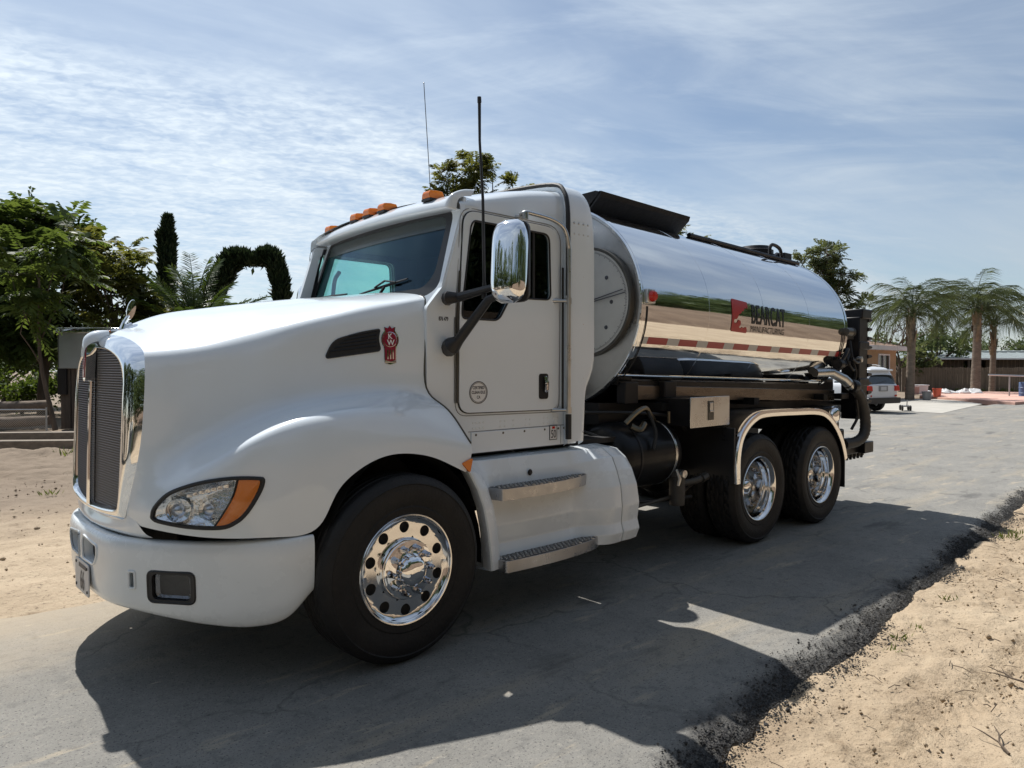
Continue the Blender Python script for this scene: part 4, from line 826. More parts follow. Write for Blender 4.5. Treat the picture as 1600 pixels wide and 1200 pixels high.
def build_rails():
    def one(s):
        # grab rail with two standoffs
        mb = MB(); p = [(1.13,s*1.06,2.72),(1.14,s*1.10,2.735),(1.20,s*1.105,2.735),(1.40,s*1.105,2.72),(1.52,s*1.105,2.67),(1.565,s*1.105,2.56),(1.57,s*1.105,2.4),(1.57,s*1.105,1.36)]
        mb.tube(cr_path(p, 5).tolist(), .0155, 10); r = obj('grab_rail', mb, M['steel'], truck, angle=60)
        for x, z in ((1.57,2.16),(1.57,1.37),(1.135,2.71)):
            m = MB(); m.tube([(x-.085 if z < 2.5 else x, s*1.02, z),(x-.05 if z < 2.5 else x, s*1.06, z),(x, s*1.105, z)], [.02,.012,.012], 8); m.tube([(x, s*1.105, z-.022),(x, s*1.105, z+.022)], .022, 10); obj('rail_bracket', m, M['steel'], r, angle=60)
        m = MB(); m.tube([(1.567,s*1.105,1.34),(1.567,s*1.105,1.16)], .022, 8); obj('rail_sleeve', m, M['rubber'], r)
        m = MB(); m.box((1.535,s*1.066,1.36),(1.552,s*1.072,2.4)); obj('drip_channel', m, M['rubber'], truck)
    both(one)
build_rails()

def build_steps():
    sec = {
     'rec': [(.95,1.085),(1.10,1.075),(1.135,.975),(1.15,.915),(1.17,.80),(1.185,.65),(1.17,.53),(1.20,.46),(1.22,.395),(1.10,.385)],
     'out': [(.95,1.085),(1.10,1.07),(1.20,1.01),(1.245,.915),(1.285,.80),(1.30,.65),(1.29,.53),(1.31,.46),(1.29,.385),(1.12,.375)],
     'end': [(.95,1.06),(1.10,1.05),(1.19,.99),(1.235,.905),(1.275,.79),(1.29,.65),(1.28,.53),(1.30,.46),(1.275,.385),(1.12,.375)],
     'fl':  [(1.02,1.115),(1.15,1.105),(1.225,1.03),(1.25,.92),(1.262,.80),(1.265,.65),(1.265,.53),(1.265,.46),(1.26,.395),(1.12,.385)],
     'fl2': [(1.02,1.10),(1.14,1.09),(1.205,1.01),(1.225,.92),(1.235,.80),(1.24,.65),(1.235,.53),(1.24,.46),(1.245,.395),(1.12,.385)]}
    fx = [.50,.50,.535,.585,.625,.655,.672,.68,.69,.69]
    P = []
    def row(k, xs): return [(x, -w, z) for x, (w, z) in zip(xs, sec[k])]
    inn = [(x+.02, -w+.10, z) for x, (w, z) in zip(fx, sec['fl'])]
    P = [inn, row('fl', fx), row('fl', [x+.05 for x in fx]), row('fl2', [x+.085+.02 for x in fx]), row('rec', [.78]*10), row('rec', [1.1]*10), row('rec', [1.45]*10), row('rec', [1.60]*10), row('out', [1.82,1.82,1.80,1.80,1.80,1.80,1.80,1.80,1.80,1.80]), row('out', [1.94]*10)]
    P2 = [[(x+.0, y+.045, z) for x, y, z in row('out', [1.945]*10)], [(1.955, y+.004, z) for x, y, z in row('out', [1.95]*10)], row('out', [1.965]*10), row('out', [2.05]*10), row('end', [2.12,2.12,2.12,2.14,2.15,2.16,2.15,2.15,2.14,2.12]), [(x+.045, y+.035, z) for x, y, z in row('end', [2.12,2.12,2.12,2.14,2.15,2.16,2.15,2.15,2.14,2.12])], [(2.17,-.95,z) for w, z in sec['end']]]
    def fac(net, ku):
        # flat facets joined by narrow rounded arrises
        out = []
        for r in net:
            q = [Vector(p) for p in r]; row = [q[0]]
            for i in range(1, len(q)-1):
                for f in (.12, .04): row.append(q[i].lerp(q[i-1], f))
                for f in (.04, .12): row.append(q[i].lerp(q[i+1], f))
            row.append(q[-1]); out.append([tuple(p) for p in row])
        return np.stack([cr_path([r[j] for r in out], ku) for j in range(len(out[0]))], 1).tolist() if ku > 1 else out
    def one(s):
        def mm(g): return [[(x, y*-s, z) for x, y, z in r] for r in g]
        mb = MB(); mb.grid(mm(fac(P, 4))); sk = obj('side_fairing', mb, M['white2'], truck, angle=24)
        mb = MB(); mb.grid(mm(fac(P2, 1))); obj('fairing_end', mb, M['white2'], truck, angle=24)
        if s < 0: m = MB(); m.lathe([(0,-.012),(.013,-.01),(.013,0),(.022,.0)], (1.14,-1.146,.965), 'y', 12); obj('fairing_clip', m, M['plastic'], sk)
        for (z, w0, w1, x0, x1) in ((.905,1.13,1.30,.745,1.74), (.455,1.16,1.345,.735,1.86)):
            pl = [(x0,-w0),(x1,-w0),(x1-.05,-w0-.05),(x1-.22,-w1+.045),(x1-.5,-w1+.006),(x0+.32,-w1),(x0+.03,-w1+.02)]; pl = rnd_poly(pl, [.0,.02,.05,.2,.3,.2,.02], 4)
            m = MB(); m.prism([(a, b) for a, b in pl], [], lambda u, v, t: (u, v*-s, z+t), -.075, 0.0); st = obj('step', m, M['grip'], truck, bevel=.006)
            cx, cy = (x0+x1)/2, -(w0+w1)/2
            m = MB(); m.prism([(cx+(a-cx)*.99, cy+(b-cy)*.9-.012) for a, b in pl], [], lambda u, v, t: (u, (v)*-s, z+t), -.078, -.022); m.v = [(x, y, zz-.002) for x, y, zz in m.v]; 
            m = MB(); ins = [(cx+(a-cx)*.95, cy+(b-cy)*.86) for a, b in pl]
            for i in range(30):
                for j in range(6):
                    a, b = x0+.03+i*.036+(.018 if j % 2 else 0), -w0-.015-j*.027
                    if in_poly(a, b, ins):
                        an = .6 if (i+j) % 2 else -.6; mt = Matrix.Translation((a, b*-s, z)) @ Matrix.Rotation(an, 4, 'Z'); m.box((-.011,-.005,-.002), (.011,.005,.005), mt)
            obj('tread_grip', m, M['steel'], st, smooth=False, kind='stuff')
            m = MB(); m.prism([(cx+(a-cx)*.97, cy+(b-cy)*.93) for a, b in pl], [], lambda u, v, t: (u, v*-s, z+t), .0005, .0012); obj('tread_plate', m, M['tread_dark'], st, smooth=False)
        # orange side marker at the tail of the fender
        m = MB(); tri = rnd_poly([(.452,1.098),(.535,1.125),(.512,1.035)], .015); m.prism(tri, [], lambda u, v, t: (u, (t)*s, v), 1.255, 1.272); ob = obj('side_marker', m, M['amber'], truck, bevel=.005)
    both(one)
M['tread_dark'] = mat('tread_recess', (0.10, 0.10, 0.105), 0.5, 0.6)
build_steps()

# ------------------------------------------------------------------ wheels (built once, then copied)
RT, RR = 0.525, 0.305
def tyre_mb(w, lugs=False):
    """outer face at y=0, the tyre reaching to y=w; ring of profile points swept with tread cut in"""
    prof = [(.292,.012),(.302,.004),(.325,.0),(.345,-.004),(.352,.0),(.40,-.012),(.44,-.014),(.470,-.008),(.476,-.012),(.486,-.006),(.500,.006),(.510,.014),(.517,.026)]
    n = 120; G = []
    tread = np.linspace(.034, w-.034, 23)
    for k in range(n):
        t = 2*math.pi*k/n; row = [(r, y) for r, y in prof]
        for i, y in enumerate(tread):
            r = RT-.004*abs((y-w/2)/(w/2))**2
            if i % 5 == 0 and 0 < i < 22: r -= .013
            if lugs:
                if (i < 5 or i > 17):
                    if (k + (i % 5)//2) % 4 == 0: r -= .014
                elif (k+2*(i//5)) % 5 == 0: r -= .010
            row.append((r, y))
        row += [(.517,w-.026),(.500,w-.006),(.46,w+.008),(.40,w+.012),(.34,w+.0),(.295,w-.01)]
        if lugs and k % 4 == 0: row[11] = (.500, .014); row[10] = (.492,.008)
        G.append([(r*math.cos(t), y, r*math.sin(t)) for r, y in row])
    mb = MB(); mb.grid(G, closeu=True); return mb
def nut_mb(l, r):
    mb = MB(); mb.lathe([(r*1.25,0),(r*1.2,-l*.12),(r,-l*.3),(r*.86,-l*.8),(r*.75,-l*.9)], (0,0,0), 'y', 8); mb.lathe([(r*.75,-l*.9),(r*.55,-l),(0,-l*.985)], (0,0,0), 'y', 10); return mb

def front_wheel(root):
    # flat-faced alloy disc with ten round hand holes
    NH = 10; r0, r1, rh, rc = .172, .286, .031, .232
    dep = lambda r: .012 + .028*max(0, (.30-r)/.13)**.7*0 + (.020 if r < .27 else .020*(1-(r-.27)/.02))
    mb = MB()
    for h in range(NH):
        th = 2*math.pi*h/NH; m = 32; rows = []
        for k in range(m):
            a = 2*math.pi*k/m; ca, sa = math.cos(a), math.sin(a); hr, ht = (r1-rc if ca > 0 else rc-r0), math.pi/NH
            t = min(hr/abs(ca) if abs(ca) > 1e-6 else 9, ht*rc/abs(sa) if abs(sa) > 1e-6 else 9); row = []
            for q, rad in [(-.35, rh), (-.15, rh*.985), (0, rh*1.02), (.12, None), (.4, None), (.7, None), (1, None)]:
                d = rad if q <= 0 else rh*1.03+(t-rh*1.03)*q
                r, tt = rc + ca*d, th + sa*d/rc
                r_ = r; y = dep(r_)+ (.03 if q == -.35 else .004 if q == -.15 else 0); row.append((r*math.cos(tt), y, r*math.sin(tt)))
            rows.append(row)
        mb.grid(rows, closeu=True)
    mb.lathe([(.286,.0135),(.290,.010),(.293,.004),(.298,-.003),(.305,-.004),(.310,.002),(.311,.012),(.300,.03)], (0,0,0), 'y', 80)
    mb.lathe([(.172,.032),(.168,.030),(.166,.02)], (0,0,0), 'y', 64)
    obj('rim', mb, M['alu'], root, angle=40)
    mb = MB(); mb.lathe([(.30,.06),(.0,.06)], (0,0,0), 'y', 40); obj('brake_drum', mb, M['frame'], root)
    mb = MB(); mb.lathe([(.168,.026),(.166,-.002),(.160,-.010),(.150,-.012),(.095,-.016),(.090,-.020),(.086,-.05),(.078,-.066),(.055,-.078),(.025,-.083),(0,-.084)], (0,0,0), 'y', 64); obj('hub_cover', mb, M['chrome'], root, angle=40)
    n0 = None
    for k in range(10):
        a = 2*math.pi*(k+.5)/10; p = (.126*math.cos(a), -.010, .126*math.sin(a))
        if n0 is None: n0 = obj('lug_nut', nut_mb(.066,.0165), M['nut'], root, p, angle=40)
        else: c = n0.copy(); COL.objects.link(c); c.location = p; c.parent = root
M['nut'] = mat('dark_chrome_nut', (0.50, 0.50, 0.52), 0.08, 1.0)
def build_wheels():
    def place(r, x, y, s, spin):
        r.location = (x, y, RT); r.rotation_euler = (0, spin, 0 if s < 0 else math.pi)
    w = part('wheel', truck); obj('tyre', tyre_mb(.285), M['tyre'], w, angle=35); front_wheel(w); place(w, 0.045, -1.285, -1, .3); w.scale = (1.02, 1, 1.02); w.location.z = RT*1.02
    w2 = copy_tree(w, truck); place(w2, 0.045, 1.285, 1, 1.0); w2.location.z = RT*1.02
    # rear pair: deep dish outside, second tyre inside
    r = part('wheel', truck); t = obj('tyre', tyre_mb(.275, True), M['tyre'], r, angle=35); t2 = t.copy(); COL.objects.link(t2); t2.location = (0, .325, 0); t2.rotation_euler = (0, .03, 0); t2.parent = r
    mb = MB(); mb.lathe([(.300,.03),(.311,.012),(.310,.0),(.305,-.004),(.298,-.002),(.292,.006),(.284,.016),(.277,.030),(.272,.055),(.270,.085),(.262,.10),(.258,.12),(.256,.225),(.250,.25)], (0,0,0), 'y', 80); obj('rim', mb, M['alu'], r, angle=50)
    mb = MB(); mb.lathe([(.250,.25),(.238,.265),(.19,.272),(.15,.27),(.0,.27)], (0,0,0), 'y', 60); obj('wheel_disc', mb, M['rimdark'], r, angle=50)
    mb = MB(); mb.lathe([(.120,.27),(.118,.25),(.100,.245),(.085,.24),(.082,.19),(.078,.15),(.064,.125),(.042,.113),(.0,.110)], (0,0,0), 'y', 48); obj('hub_cover', mb, M['chrome'], r, angle=40)
    n0 = None
    for k in range(10):
        a = 2*math.pi*k/10; p = (.162*math.cos(a), .268, .162*math.sin(a))
        if n0 is None: n0 = obj('lug_nut', nut_mb(.040,.015), M['nut'], r, p, angle=40)
        else: c = n0.copy(); COL.objects.link(c); c.location = p; c.parent = r
    for k in range(5):
        a = 2*math.pi*(k+.5)/5; mb = MB(); mb.lathe([(.028,.001),(.024,-.0015),(0,-.0016)], (.208*math.cos(a),.268,.208*math.sin(a)), 'y', 16); obj('hand_hole', mb, M['black'], r)
    place(r, 4.13, -1.215, -1, .4)
    for x, y, s, sp in ((5.45,-1.215,-1,1.3),(4.13,1.215,1,.2),(5.45,1.215,1,.9)): place(copy_tree(r, truck), x, y, s, sp)
build_wheels()

def build_chassis():
    # wheel wells
    for s in (-1, 1):
        mb = MB(); rows = []
        for a in np.linspace(R(-4), R(184), 20):
            x, z = .04+(.60 if math.cos(a) > 0 else .50)*math.cos(a), .50+.70*math.sin(a); rows.append([(x, s*1.225, z), (x, s*.70, z)])
        mb.grid(rows); mb.box((-.46,s*.68,.45) if s > 0 else (-.46,-.70,.45), (.64,.70 if s > 0 else -.68,1.22)); obj('wheel_well', mb, M['frame'], truck, angle=60)
        mb = MB(); mb.box((-.55,min(s*.42,s*.50),.62),(7.1,max(s*.42,s*.50),.90)); mb.box((-.55,min(s*.42,s*.56),.89),(7.1,max(s*.42,s*.56),.90)); obj('frame_rail', mb, M['frame'], truck, smooth=False)
        mb = MB(); mb.box((-.02,min(s*.60,s*.66),1.0),(.04,max(s*.60,s*.66),1.12)); obj('fender_bracket', mb, M['frame'], truck)
    for x, r, z in ((.045, .075, .52), (4.13, .14, .525), (5.45, .14, .525)):
        mb = MB(); mb.tube([(x,-.9,z),(x,.9,z)], r, 12); ax = obj('axle', mb, M['frame'], truck)
        if x > 1: mb = MB(); mb.lathe([(0,-.24),(.16,-.2),(.22,-.05),(.22,.05),(.16,.2),(0,.24)], (x,0,.56), 'x', 20); obj('differential', mb, M['frame'], ax)
    mb = MB(); mb.tube([(1.9,0,.75),(4.0,0,.60),(5.45,0,.55)], .06, 10); obj('drive_shaft', mb, M['frame'], truck)
    mb = MB(); mb.box((-.9,-.40,.55),(1.0,.40,1.15)); mb.box((1.0,-.35,.55),(1.8,.35,1.0)); obj('engine', mb, M['frame'], truck, bevel=.05)
    for x in (2.3, 3.2, 4.79, 6.3): mb = MB(); mb.box((x-.06,-.5,.90),(x+.06,.5,1.28)); obj('cross_member', mb, M['frame'], truck, bevel=.02)
    for s in (-1, 1):
        mb = MB(); mb.box((3.75,min(s*.52,s*.62),.42),(5.85,max(s*.52,s*.62),.55)); sp = obj('suspension_beam', mb, M['frame'], truck, bevel=.02); mb = MB(); mb.box((4.66,min(s*.5,s*.66),.552),(4.92,max(s*.5,s*.66),.95)); obj('suspension_hanger', mb, M['frame'], sp, bevel=.02)
    mb = MB(); mb.box((1.76,-.95,1.08),(2.55,.95,1.12)); obj('deck_light_blocker', mb, M['frame'], truck, smooth=False)  # plate added to keep stray sun patches off the ground behind the cab
    mb = MB(); mb.box((.7,-.45,.66),(3.6,.45,.70)); mb.box((1.8,.45,.45),(3.5,1.05,1.08)); obj('chassis_light_blocker', mb, M['frame'], truck, smooth=False)  # boxes added to stop light passing between the rails and from the far side
    mb = MB(); mb.lathe([(0,-.75),(.14,-.73),(.16,-.68),(.16,.68),(.14,.73),(0,.75)], (2.10,-.15,1.95), 'z', 24); obj('slit_light_blocker', mb, M['frame'], truck, angle=40)  # unseen cylinder added to narrow the sunlit slit between cab and tank
    # rear body shelf: dark sub frame and the weathered steel beam under the tank
    mb = MB(); mb.prism([(2.35,1.20),(6.75,1.10),(6.75,1.27),(2.35,1.38)], [], lambda u, v, t: (u, t, v), -.72, .72); obj('sub_frame', mb, M['black'], truck, smooth=False)
    for s in (-1, 1):
        mb = MB(); mb.prism([(2.62,1.405),(6.72,1.27),(6.72,1.405),(2.62,1.53)], [], lambda u, v, t: (u, s*t, v), .74, .80); bm_ = obj('side_beam', mb, M['beam'], truck, smooth=False, bevel=.006)
        mb = MB(); mb.prism([(2.50,1.533),(6.70,1.408),(6.70,1.50),(2.50,1.625)], [], lambda u, v, t: (u, s*t, v), .70, .79); obj('underside_dark_band', mb, M['black'], bm_, smooth=False)  # added black plate imitating the dark reflection along the tank's underside
        for x in (2.62, 3.18): mb = MB(); mb.box((x-.09,min(s*.76,s*.86),1.37),(x+.09,max(s*.76,s*.86),1.56)); obj('beam_bracket', mb, M['black'], bm_, bevel=.01)
        for x in (3.02, 4.6, 6.2): mb = MB(); mb.box((x-.05,min(s*.70,s*.92),1.30),(x+.05,max(s*.70,s*.92),1.37)); obj('outrigger', mb, M['frame'], bm_)
    # stainless tool box
    mb = MB(); mb.box((3.06,-1.15,1.165),(3.66,-.72,1.412)); tb = obj('tool_box', mb, M['black'], truck, bevel=.008)
    mb = MB(); mb.box((3.045,-1.157,1.155),(3.675,-1.148,1.422)); obj('tool_box_door', mb, M['steel'], tb, bevel=.004)
    mb = MB(); mb.box((3.315,-1.163,1.215),(3.405,-1.158,1.385)); l = obj('latch', mb, M['seam_dark'], tb, bevel=.004)
    mb = MB(); mb.box((3.335,-1.172,1.285),(3.385,-1.162,1.30)); mb.box((3.335,-1.168,1.30),(3.385,-1.163,1.37)); obj('latch_paddle', mb, M['steel'], tb, bevel=.002)
    # half fenders over the tandem wheels with bright edge trim, mud flap
    for s in (-1, 1):
        base = [(3.655,.62),(3.66,.86),(3.71,1.03),(3.81,1.14),(3.97,1.225),(4.18,1.262),(4.8,1.255),(5.30,1.235),(5.55,1.17),(5.75,1.04),(5.90,.88),(5.98,.74),(6.01,.66)]
        pr = cr_path(base, 4); mb = MB(); mb.grid([[(x, s*1.235, z), (x, s*.60, z)] for x, z in pr]); mb.grid([[(x+.004, s*1.235, z-.006), (x+.004, s*.60, z-.006)] for x, z in pr]); fd = obj('rear_fender', mb, M['black_gloss'], truck, angle=60)
        mb = MB(); mb.box((3.632,min(s*.58,s*1.232),.62),(3.652,max(s*.58,s*1.232),1.13)); obj('guard_panel', mb, M['guard'], fd, bevel=.004)
        mb = MB()
        def nrm(i):
            a, b = pr[max(0, i-1)], pr[min(len(pr)-1, i+1)]; t = Vector((b[0]-a[0], b[1]-a[1])).normalized(); return Vector((-t.y, t.x))
        rows = []
        for i, (x, z) in enumerate(pr):
            n_ = nrm(i); rows.append([(x+n_.x*o, s*y, z+n_.y*o) for o, y in ((.012,1.20),(.016,1.235),(.008,1.254),(-.035,1.258),(-.055,1.252),(-.055,1.24))])
        mb.grid(rows); obj('fender_trim', mb, M['alu'], fd, angle=60)
        mb = MB(); mb.box((6.0,min(s*.66,s*1.23),.33),(6.018,max(s*.66,s*1.23),.74)); obj('mud_flap', mb, M['rubber'], truck, bevel=.004)
        mb = MB(); mb.lathe([(0,-.006*0+s*.006),(.012,s*.004),(.014,0)], (3.68,s*1.252,.66), 'y', 8); obj('fender_bolt', mb, M['steel'], fd)
    # compressed air tank with polished strap, valves and pipework in front of the tandem
    mb = MB(); mb.lathe([(0,-.46),(.14,-.455),(.23,-.43),(.275,-.37),(.285,-.30),(.285,.30),(.275,.37),(.23,.43),(0,.46)], (2.70,-.78,.93), 'x', 40); at_ = obj('air_tank', mb, M['black_gloss'], truck, angle=50)
    for x in (2.50, 2.98): mb = MB(); mb.lathe([(.288,-.014),(.292,-.011),(.292,.011),(.288,.014)], (x,-.78,.93), 'x', 40); obj('tank_strap', mb, M['black' if x < 2.9 else 'steel'], at_)
    mb = MB(); mb.tube([(2.98,-1.06,.80),(2.99,-1.09,.72),(2.98,-1.08,.66)], [.012,.018,.012], 8); mb.lathe([(0,-.02),(.035,-.015),(.035,.01),(0,.014)], (3.03,-1.10,.76), 'y', 16); obj('drain_valve', mb, M['steel'], at_)
    mb = MB(); mb.lathe([(0,-.16),(.065,-.15),(.07,-.10),(.07,.09),(.078,.10),(.078,.15),(0,.16)], (3.05,-1.02,.63), 'z', 20); obj('oil_filter', mb, M['hose'], truck)
    mb = MB(); mb.tube([(3.12,-1.02,.66),(3.3,-1.05,.67),(3.42,-1.06,.70)], [.028,.03,.034], 10); mb.tube([(3.36,-1.06,.68),(3.44,-1.06,.70)], .042, 8); mb.tube([(2.6,-.9,.5),(3.1,-1.0,.56),(3.5,-.9,.62)], .018, 8); obj('pipe_fitting', mb, M['seam_dark'], truck)
    mb = MB()
    for pts, r in (([(2.42,-.95,1.22),(2.50,-1.0,1.31),(2.62,-1.0,1.34),(2.72,-.98,1.27),(2.80,-.95,1.24)], .022), ([(2.45,-.98,1.20),(2.52,-1.02,1.17),(2.58,-1.02,1.22)], .026), ([(2.95,-1.0,1.30),(2.95,-1.0,1.20)], .014)): mb.tube(cr_path(pts, 4).tolist(), r, 8)
    obj('brass_pipe', mb, M['fitting'], truck)
    mb = MB()
    for pts in ([(2.1,-.6,1.2),(2.3,-.9,1.05),(2.36,-.95,.8),(2.3,-.9,.55)], [(2.0,-.5,1.3),(2.5,-.8,1.30),(3.1,-.9,1.25),(3.5,-.8,1.1)], [(2.65,-1.0,1.32),(2.68,-1.06,1.15),(2.62,-1.08,1.0)], [(2.2,-.7,.7),(2.6,-.9,.55),(3.3,-1.0,.52)]): mb.tube(cr_path(pts, 5).tolist(), .016, 6)
    obj('air_line', mb, M['rubber'], truck)
M['fitting'] = mat('dull_brass_fitting', (0.16, 0.145, 0.115), 0.35, 1.0); M['guard'] = mat('dusty_black_guard', (0.028, 0.029, 0.032), 0.35, var=0.25, vscale=3, rvar=0.1)
M['black_gloss'] = mat('glossy_black_steel', (0.006, 0.0065, 0.008), 0.42, spec=0.2, var=0.3, vscale=5, rvar=0.1, coat=0.1)
build_chassis()

# ------------------------------------------------------------------ tank
TX0, TX1, TRY, TRZ, TZ, TS = 2.43, 6.36, 1.10, 0.92, 2.21, -0.025
def tz(x): return TZ + TS*(x-TX0)
def tp(x, a, off=0.0):                                # a: angle, 0 = near side level with the axis, 90 = top
    return (x, -(TRY+off)*math.cos(a), tz(x)+(TRZ+off)*math.sin(a))
def tz_to_a(x, z): return math.asin(max(-1, min(1, (z-tz(x))/TRZ)))
def build_tank():
    n = 128; rows = []
    for x, sc in [(TX0+.012,.0*0+.985),(TX0,.992),(TX0+.004,1.0)] + [(x, 1.0) for x in np.linspace(TX0+.02, TX1, 40)] + [(TX1+.05,.985),(TX1+.10,.955),(TX1+.17,.88),(TX1+.24,.76),(TX1+.30,.58),(TX1+.335,.36),(TX1+.35,.12),(TX1+.352,.0)]:
        rows.append([(x, -TRY*sc*math.cos(t), tz(x)+TRZ*sc*math.sin(t)) for t in np.linspace(0, 2*math.pi, n, endpoint=False)])
    mb = MB(); mb.grid(rows, closev=True); tk = obj('tank', mb, M['mirror_shell'], truck, angle=60)
    # front head: dished plate inside the jacket rim
    rows = []
    for x, sc in [(TX0+.006,.988),(TX0+.004,.97),(TX0+.014,.962),(TX0+.012,.93),(TX0-.01,.80),(TX0-.03,.55),(TX0-.045,.3),(TX0-.05,.0)]:
        rows.append([(x, -TRY*sc*math.cos(t), TZ+TRZ*sc*math.sin(t)) for t in np.linspace(0, 2*math.pi, n, endpoint=False)])
    mb = MB(); mb.grid(rows, closev=True); hd = obj('tank_head', mb, M['head'], truck, angle=50)
    # contents gauge: pale round dial with a dark ring standing in for the shaded gap round it, graduations and a two pronged needle
    gc, gr = Vector((TX0-.062, -.55, 2.235)), (.50, .475)
    def dp(r, t, off=0): return (gc.x-off-.0, gc.y-gr[0]*r*math.cos(t), gc.z+gr[1]*r*math.sin(t))
    N_ = 64; ts = np.linspace(0, 2*math.pi, N_, endpoint=False)
    mb = MB(); mb.grid([[dp(.93, t, 0) for t in ts], [dp(.93, t, -.05) for t in ts]], closev=True); mb.add([dp(.93, t, 0) for t in ts], [tuple(range(N_))]); g = obj('gauge_dial', mb, M['dial'], truck, angle=40)
    mb = MB(); mb.grid([[dp(.985, t, -.05) for t in ts], [dp(.98, t, .004) for t in ts], [dp(.945, t, .006) for t in ts], [dp(.935, t, .001) for t in ts]], closev=True); obj('dial_gap_shade', mb, M['seam_dark'], g, angle=40)
    mb = MB()
    for k in range(90):
        t = R(-75+150*k/89); L_ = .05 if k % 5 == 0 else .028; a, b = Vector(dp(.90, t, .0015)), Vector(dp(.90-L_, t, .0015)); w = Vector((0, math.sin(t), math.cos(t)))*.0022; mb.add([a+w, a-w, b-w, b+w], [(0,1,2,3)])
    obj('graduation', mb, M['print_dark'], g, smooth=False, kind='stuff')
    mb = MB(); c = dp(0, 0, .025)
    for t, r in ((R(11), .86), (R(7), .90)): mb.tube([(c[0], c[1]+.25, c[2]-.06), dp(r, t, .02)], [.006,.004], 6)
    mb.lathe([(0,-.02),(.03,-.018),(.03,.02)], c, 'x', 16); obj('needle', mb, M['print_dark'], g)
    mb = MB()
    for t, r in ((R(40), .62), (R(-3), .58), (R(-45), .66)): mb.lathe([(0,-.006),(.016,-.005),(.018,0)], dp(r, t, 0), 'x', 10)
    obj('dial_bolt', mb, M['print_dark'], g)
    # jacket bands, lower drip edge, wires
    for x in (3.42, 4.40, 5.38):
        mb = MB(); ts = np.linspace(0, 2*math.pi, 96, endpoint=False); mb.grid([[tp(x-.006, t, .0) for t in ts], [tp(x, t, .0022) for t in ts], [tp(x+.006, t, .0) for t in ts]], closev=True); obj('weld_seam', mb, M['alu'], tk, angle=60)
    for x in (TX0+.05, TX1-.03):
        mb = MB(); ts = np.linspace(0, 2*math.pi, 96, endpoint=False); mb.grid([[tp(x-.025, t, .0) for t in ts], [tp(x-.022, t, .004) for t in ts], [tp(x+.022, t, .004) for t in ts], [tp(x+.025, t, .0) for t in ts]], closev=True); obj('jacket_band', mb, M['mirror_shell'], tk, angle=40)
    for s in (1, -1):
        mb = MB(); pts = [(x, -s*(TRY*math.cos(tz_to_a(x, 1.615-.025*(x-TX0)))+.004), 1.615-.025*(x-TX0)) for x in np.linspace(TX0+.02, TX1+.02, 14)]; mb.tube(pts, .009, 6); obj('drip_edge', mb, M['alu'], tk)
    for x0, x1, a0, a1 in ((2.50, 2.53, R(-2), R(-42)), (6.22, 6.27, R(-2), R(-44)), (6.26, 6.31, R(-2), R(-40))):
        mb = MB(); mb.tube([tp(x0+(x1-x0)*t, a0+(a1-a0)*t, .008) for t in np.linspace(0, 1, 14)], .006, 6); obj('lamp_wire', mb, M['rubber'], tk)
    # marker lamps
    def lamp(x, a, ax, m):
        p = tp(x, a, .02); q = MB()
        if ax == 'y': q.lathe([(0,-.055),(.035,-.05),(.045,-.035),(.047,-.02)], p, 'y', 20); b = obj('side_lamp', q, M['red'], truck); q = MB(); q.box((p[0]-.055,p[1]-.02,p[2]-.06),(p[0]+.05,p[1]+.06,p[2]+.06)); obj('lamp_housing', q, M['steel'], b, bevel=.01)
        else: q.lathe([(.045,.05),(.05,.065),(.035,.085),(0,.09)], p, 'x', 20); b = obj('side_lamp', q, M['red'], truck); q = MB(); q.lathe([(0,-.09),(.045,-.085),(.05,0),(.05,.06),(.058,.062),(.058,.07),(.05,.072)], p, 'x', 20); obj('lamp_housing', q, M['seam_dark'], b)
    lamp(2.52, R(3), 'y', None); lamp(TX1-.02, R(-1), 'x', None)
    # conspicuity tape: red and silver lengths along the flank, lettering
    x = 2.40; k = 0
    segs = []
    x = 2.47; 
    while x < 6.30:
        L_ = .17 if k % 2 == 0 else .275
        if k == 0: L_ = .12
        segs.append((x, min(x+L_, 6.33), k % 2)); x += L_; k += 1
    for x0, x1, red in segs:
        za = lambda x: 1.905-.018*(x-2.5); rows = []
        for xx in np.linspace(x0, x1-.0005, 4): rows.append([tp(xx, tz_to_a(xx, za(xx)+dz), .0025) for dz in (-.028,-.01,.01,.028)])
        mb = MB(); mb.grid(rows); obj('reflective_tape', mb, M['redtape' if red else 'whitetape'], tk, smooth=True)
    # company mark: red square with a snarling head bitten out of it, two lines of lettering
    def lf(u, v, off=.004): return tp(u, tz_to_a(u, v-.020*(u-4.3)), off)
    sq = [(3.80,2.30),(3.815,2.315),(4.075,2.30),(4.085,2.285),(4.082,2.235),(4.062,2.262),(4.055,2.235),(4.03,2.245),(4.005,2.21),(3.985,2.21),(3.955,2.185),(3.925,2.175),(3.90,2.14),(3.875,2.125),(3.85,2.13),(3.835,2.105),(3.86,2.085),(3.90,2.10),(3.91,2.125),(3.955,2.115),(3.965,2.085),(3.935,2.055),(3.965,2.045),(3.99,2.06),(4.02,2.05),(4.06,2.065),(4.08,2.045),(4.085,2.02),(4.075,2.005),(3.815,2.01),(3.80,2.025)]
    def flat(P, nm, m):
        bm = bmesh.new(); T = tessellate_polygon([[Vector((a, b, 0)) for a, b in P]]); vv = [bm.verts.new((a, b, 0)) for a, b in P]
        for t in T: bm.faces.new([vv[i] for i in t])
        for z in np.arange(2.0, 2.33, .02): bmesh.ops.bisect_plane(bm, geom=bm.verts[:]+bm.edges[:]+bm.faces[:], plane_co=(0, z, 0), plane_no=(0, 1, 0))
        bm.verts.index_update(); q = MB(); q.add([lf(v.co.x, v.co.y) for v in bm.verts], [tuple(v.index for v in f.verts) for f in bm.faces]); bm.free(); return obj(nm, q, m, tk, smooth=False)
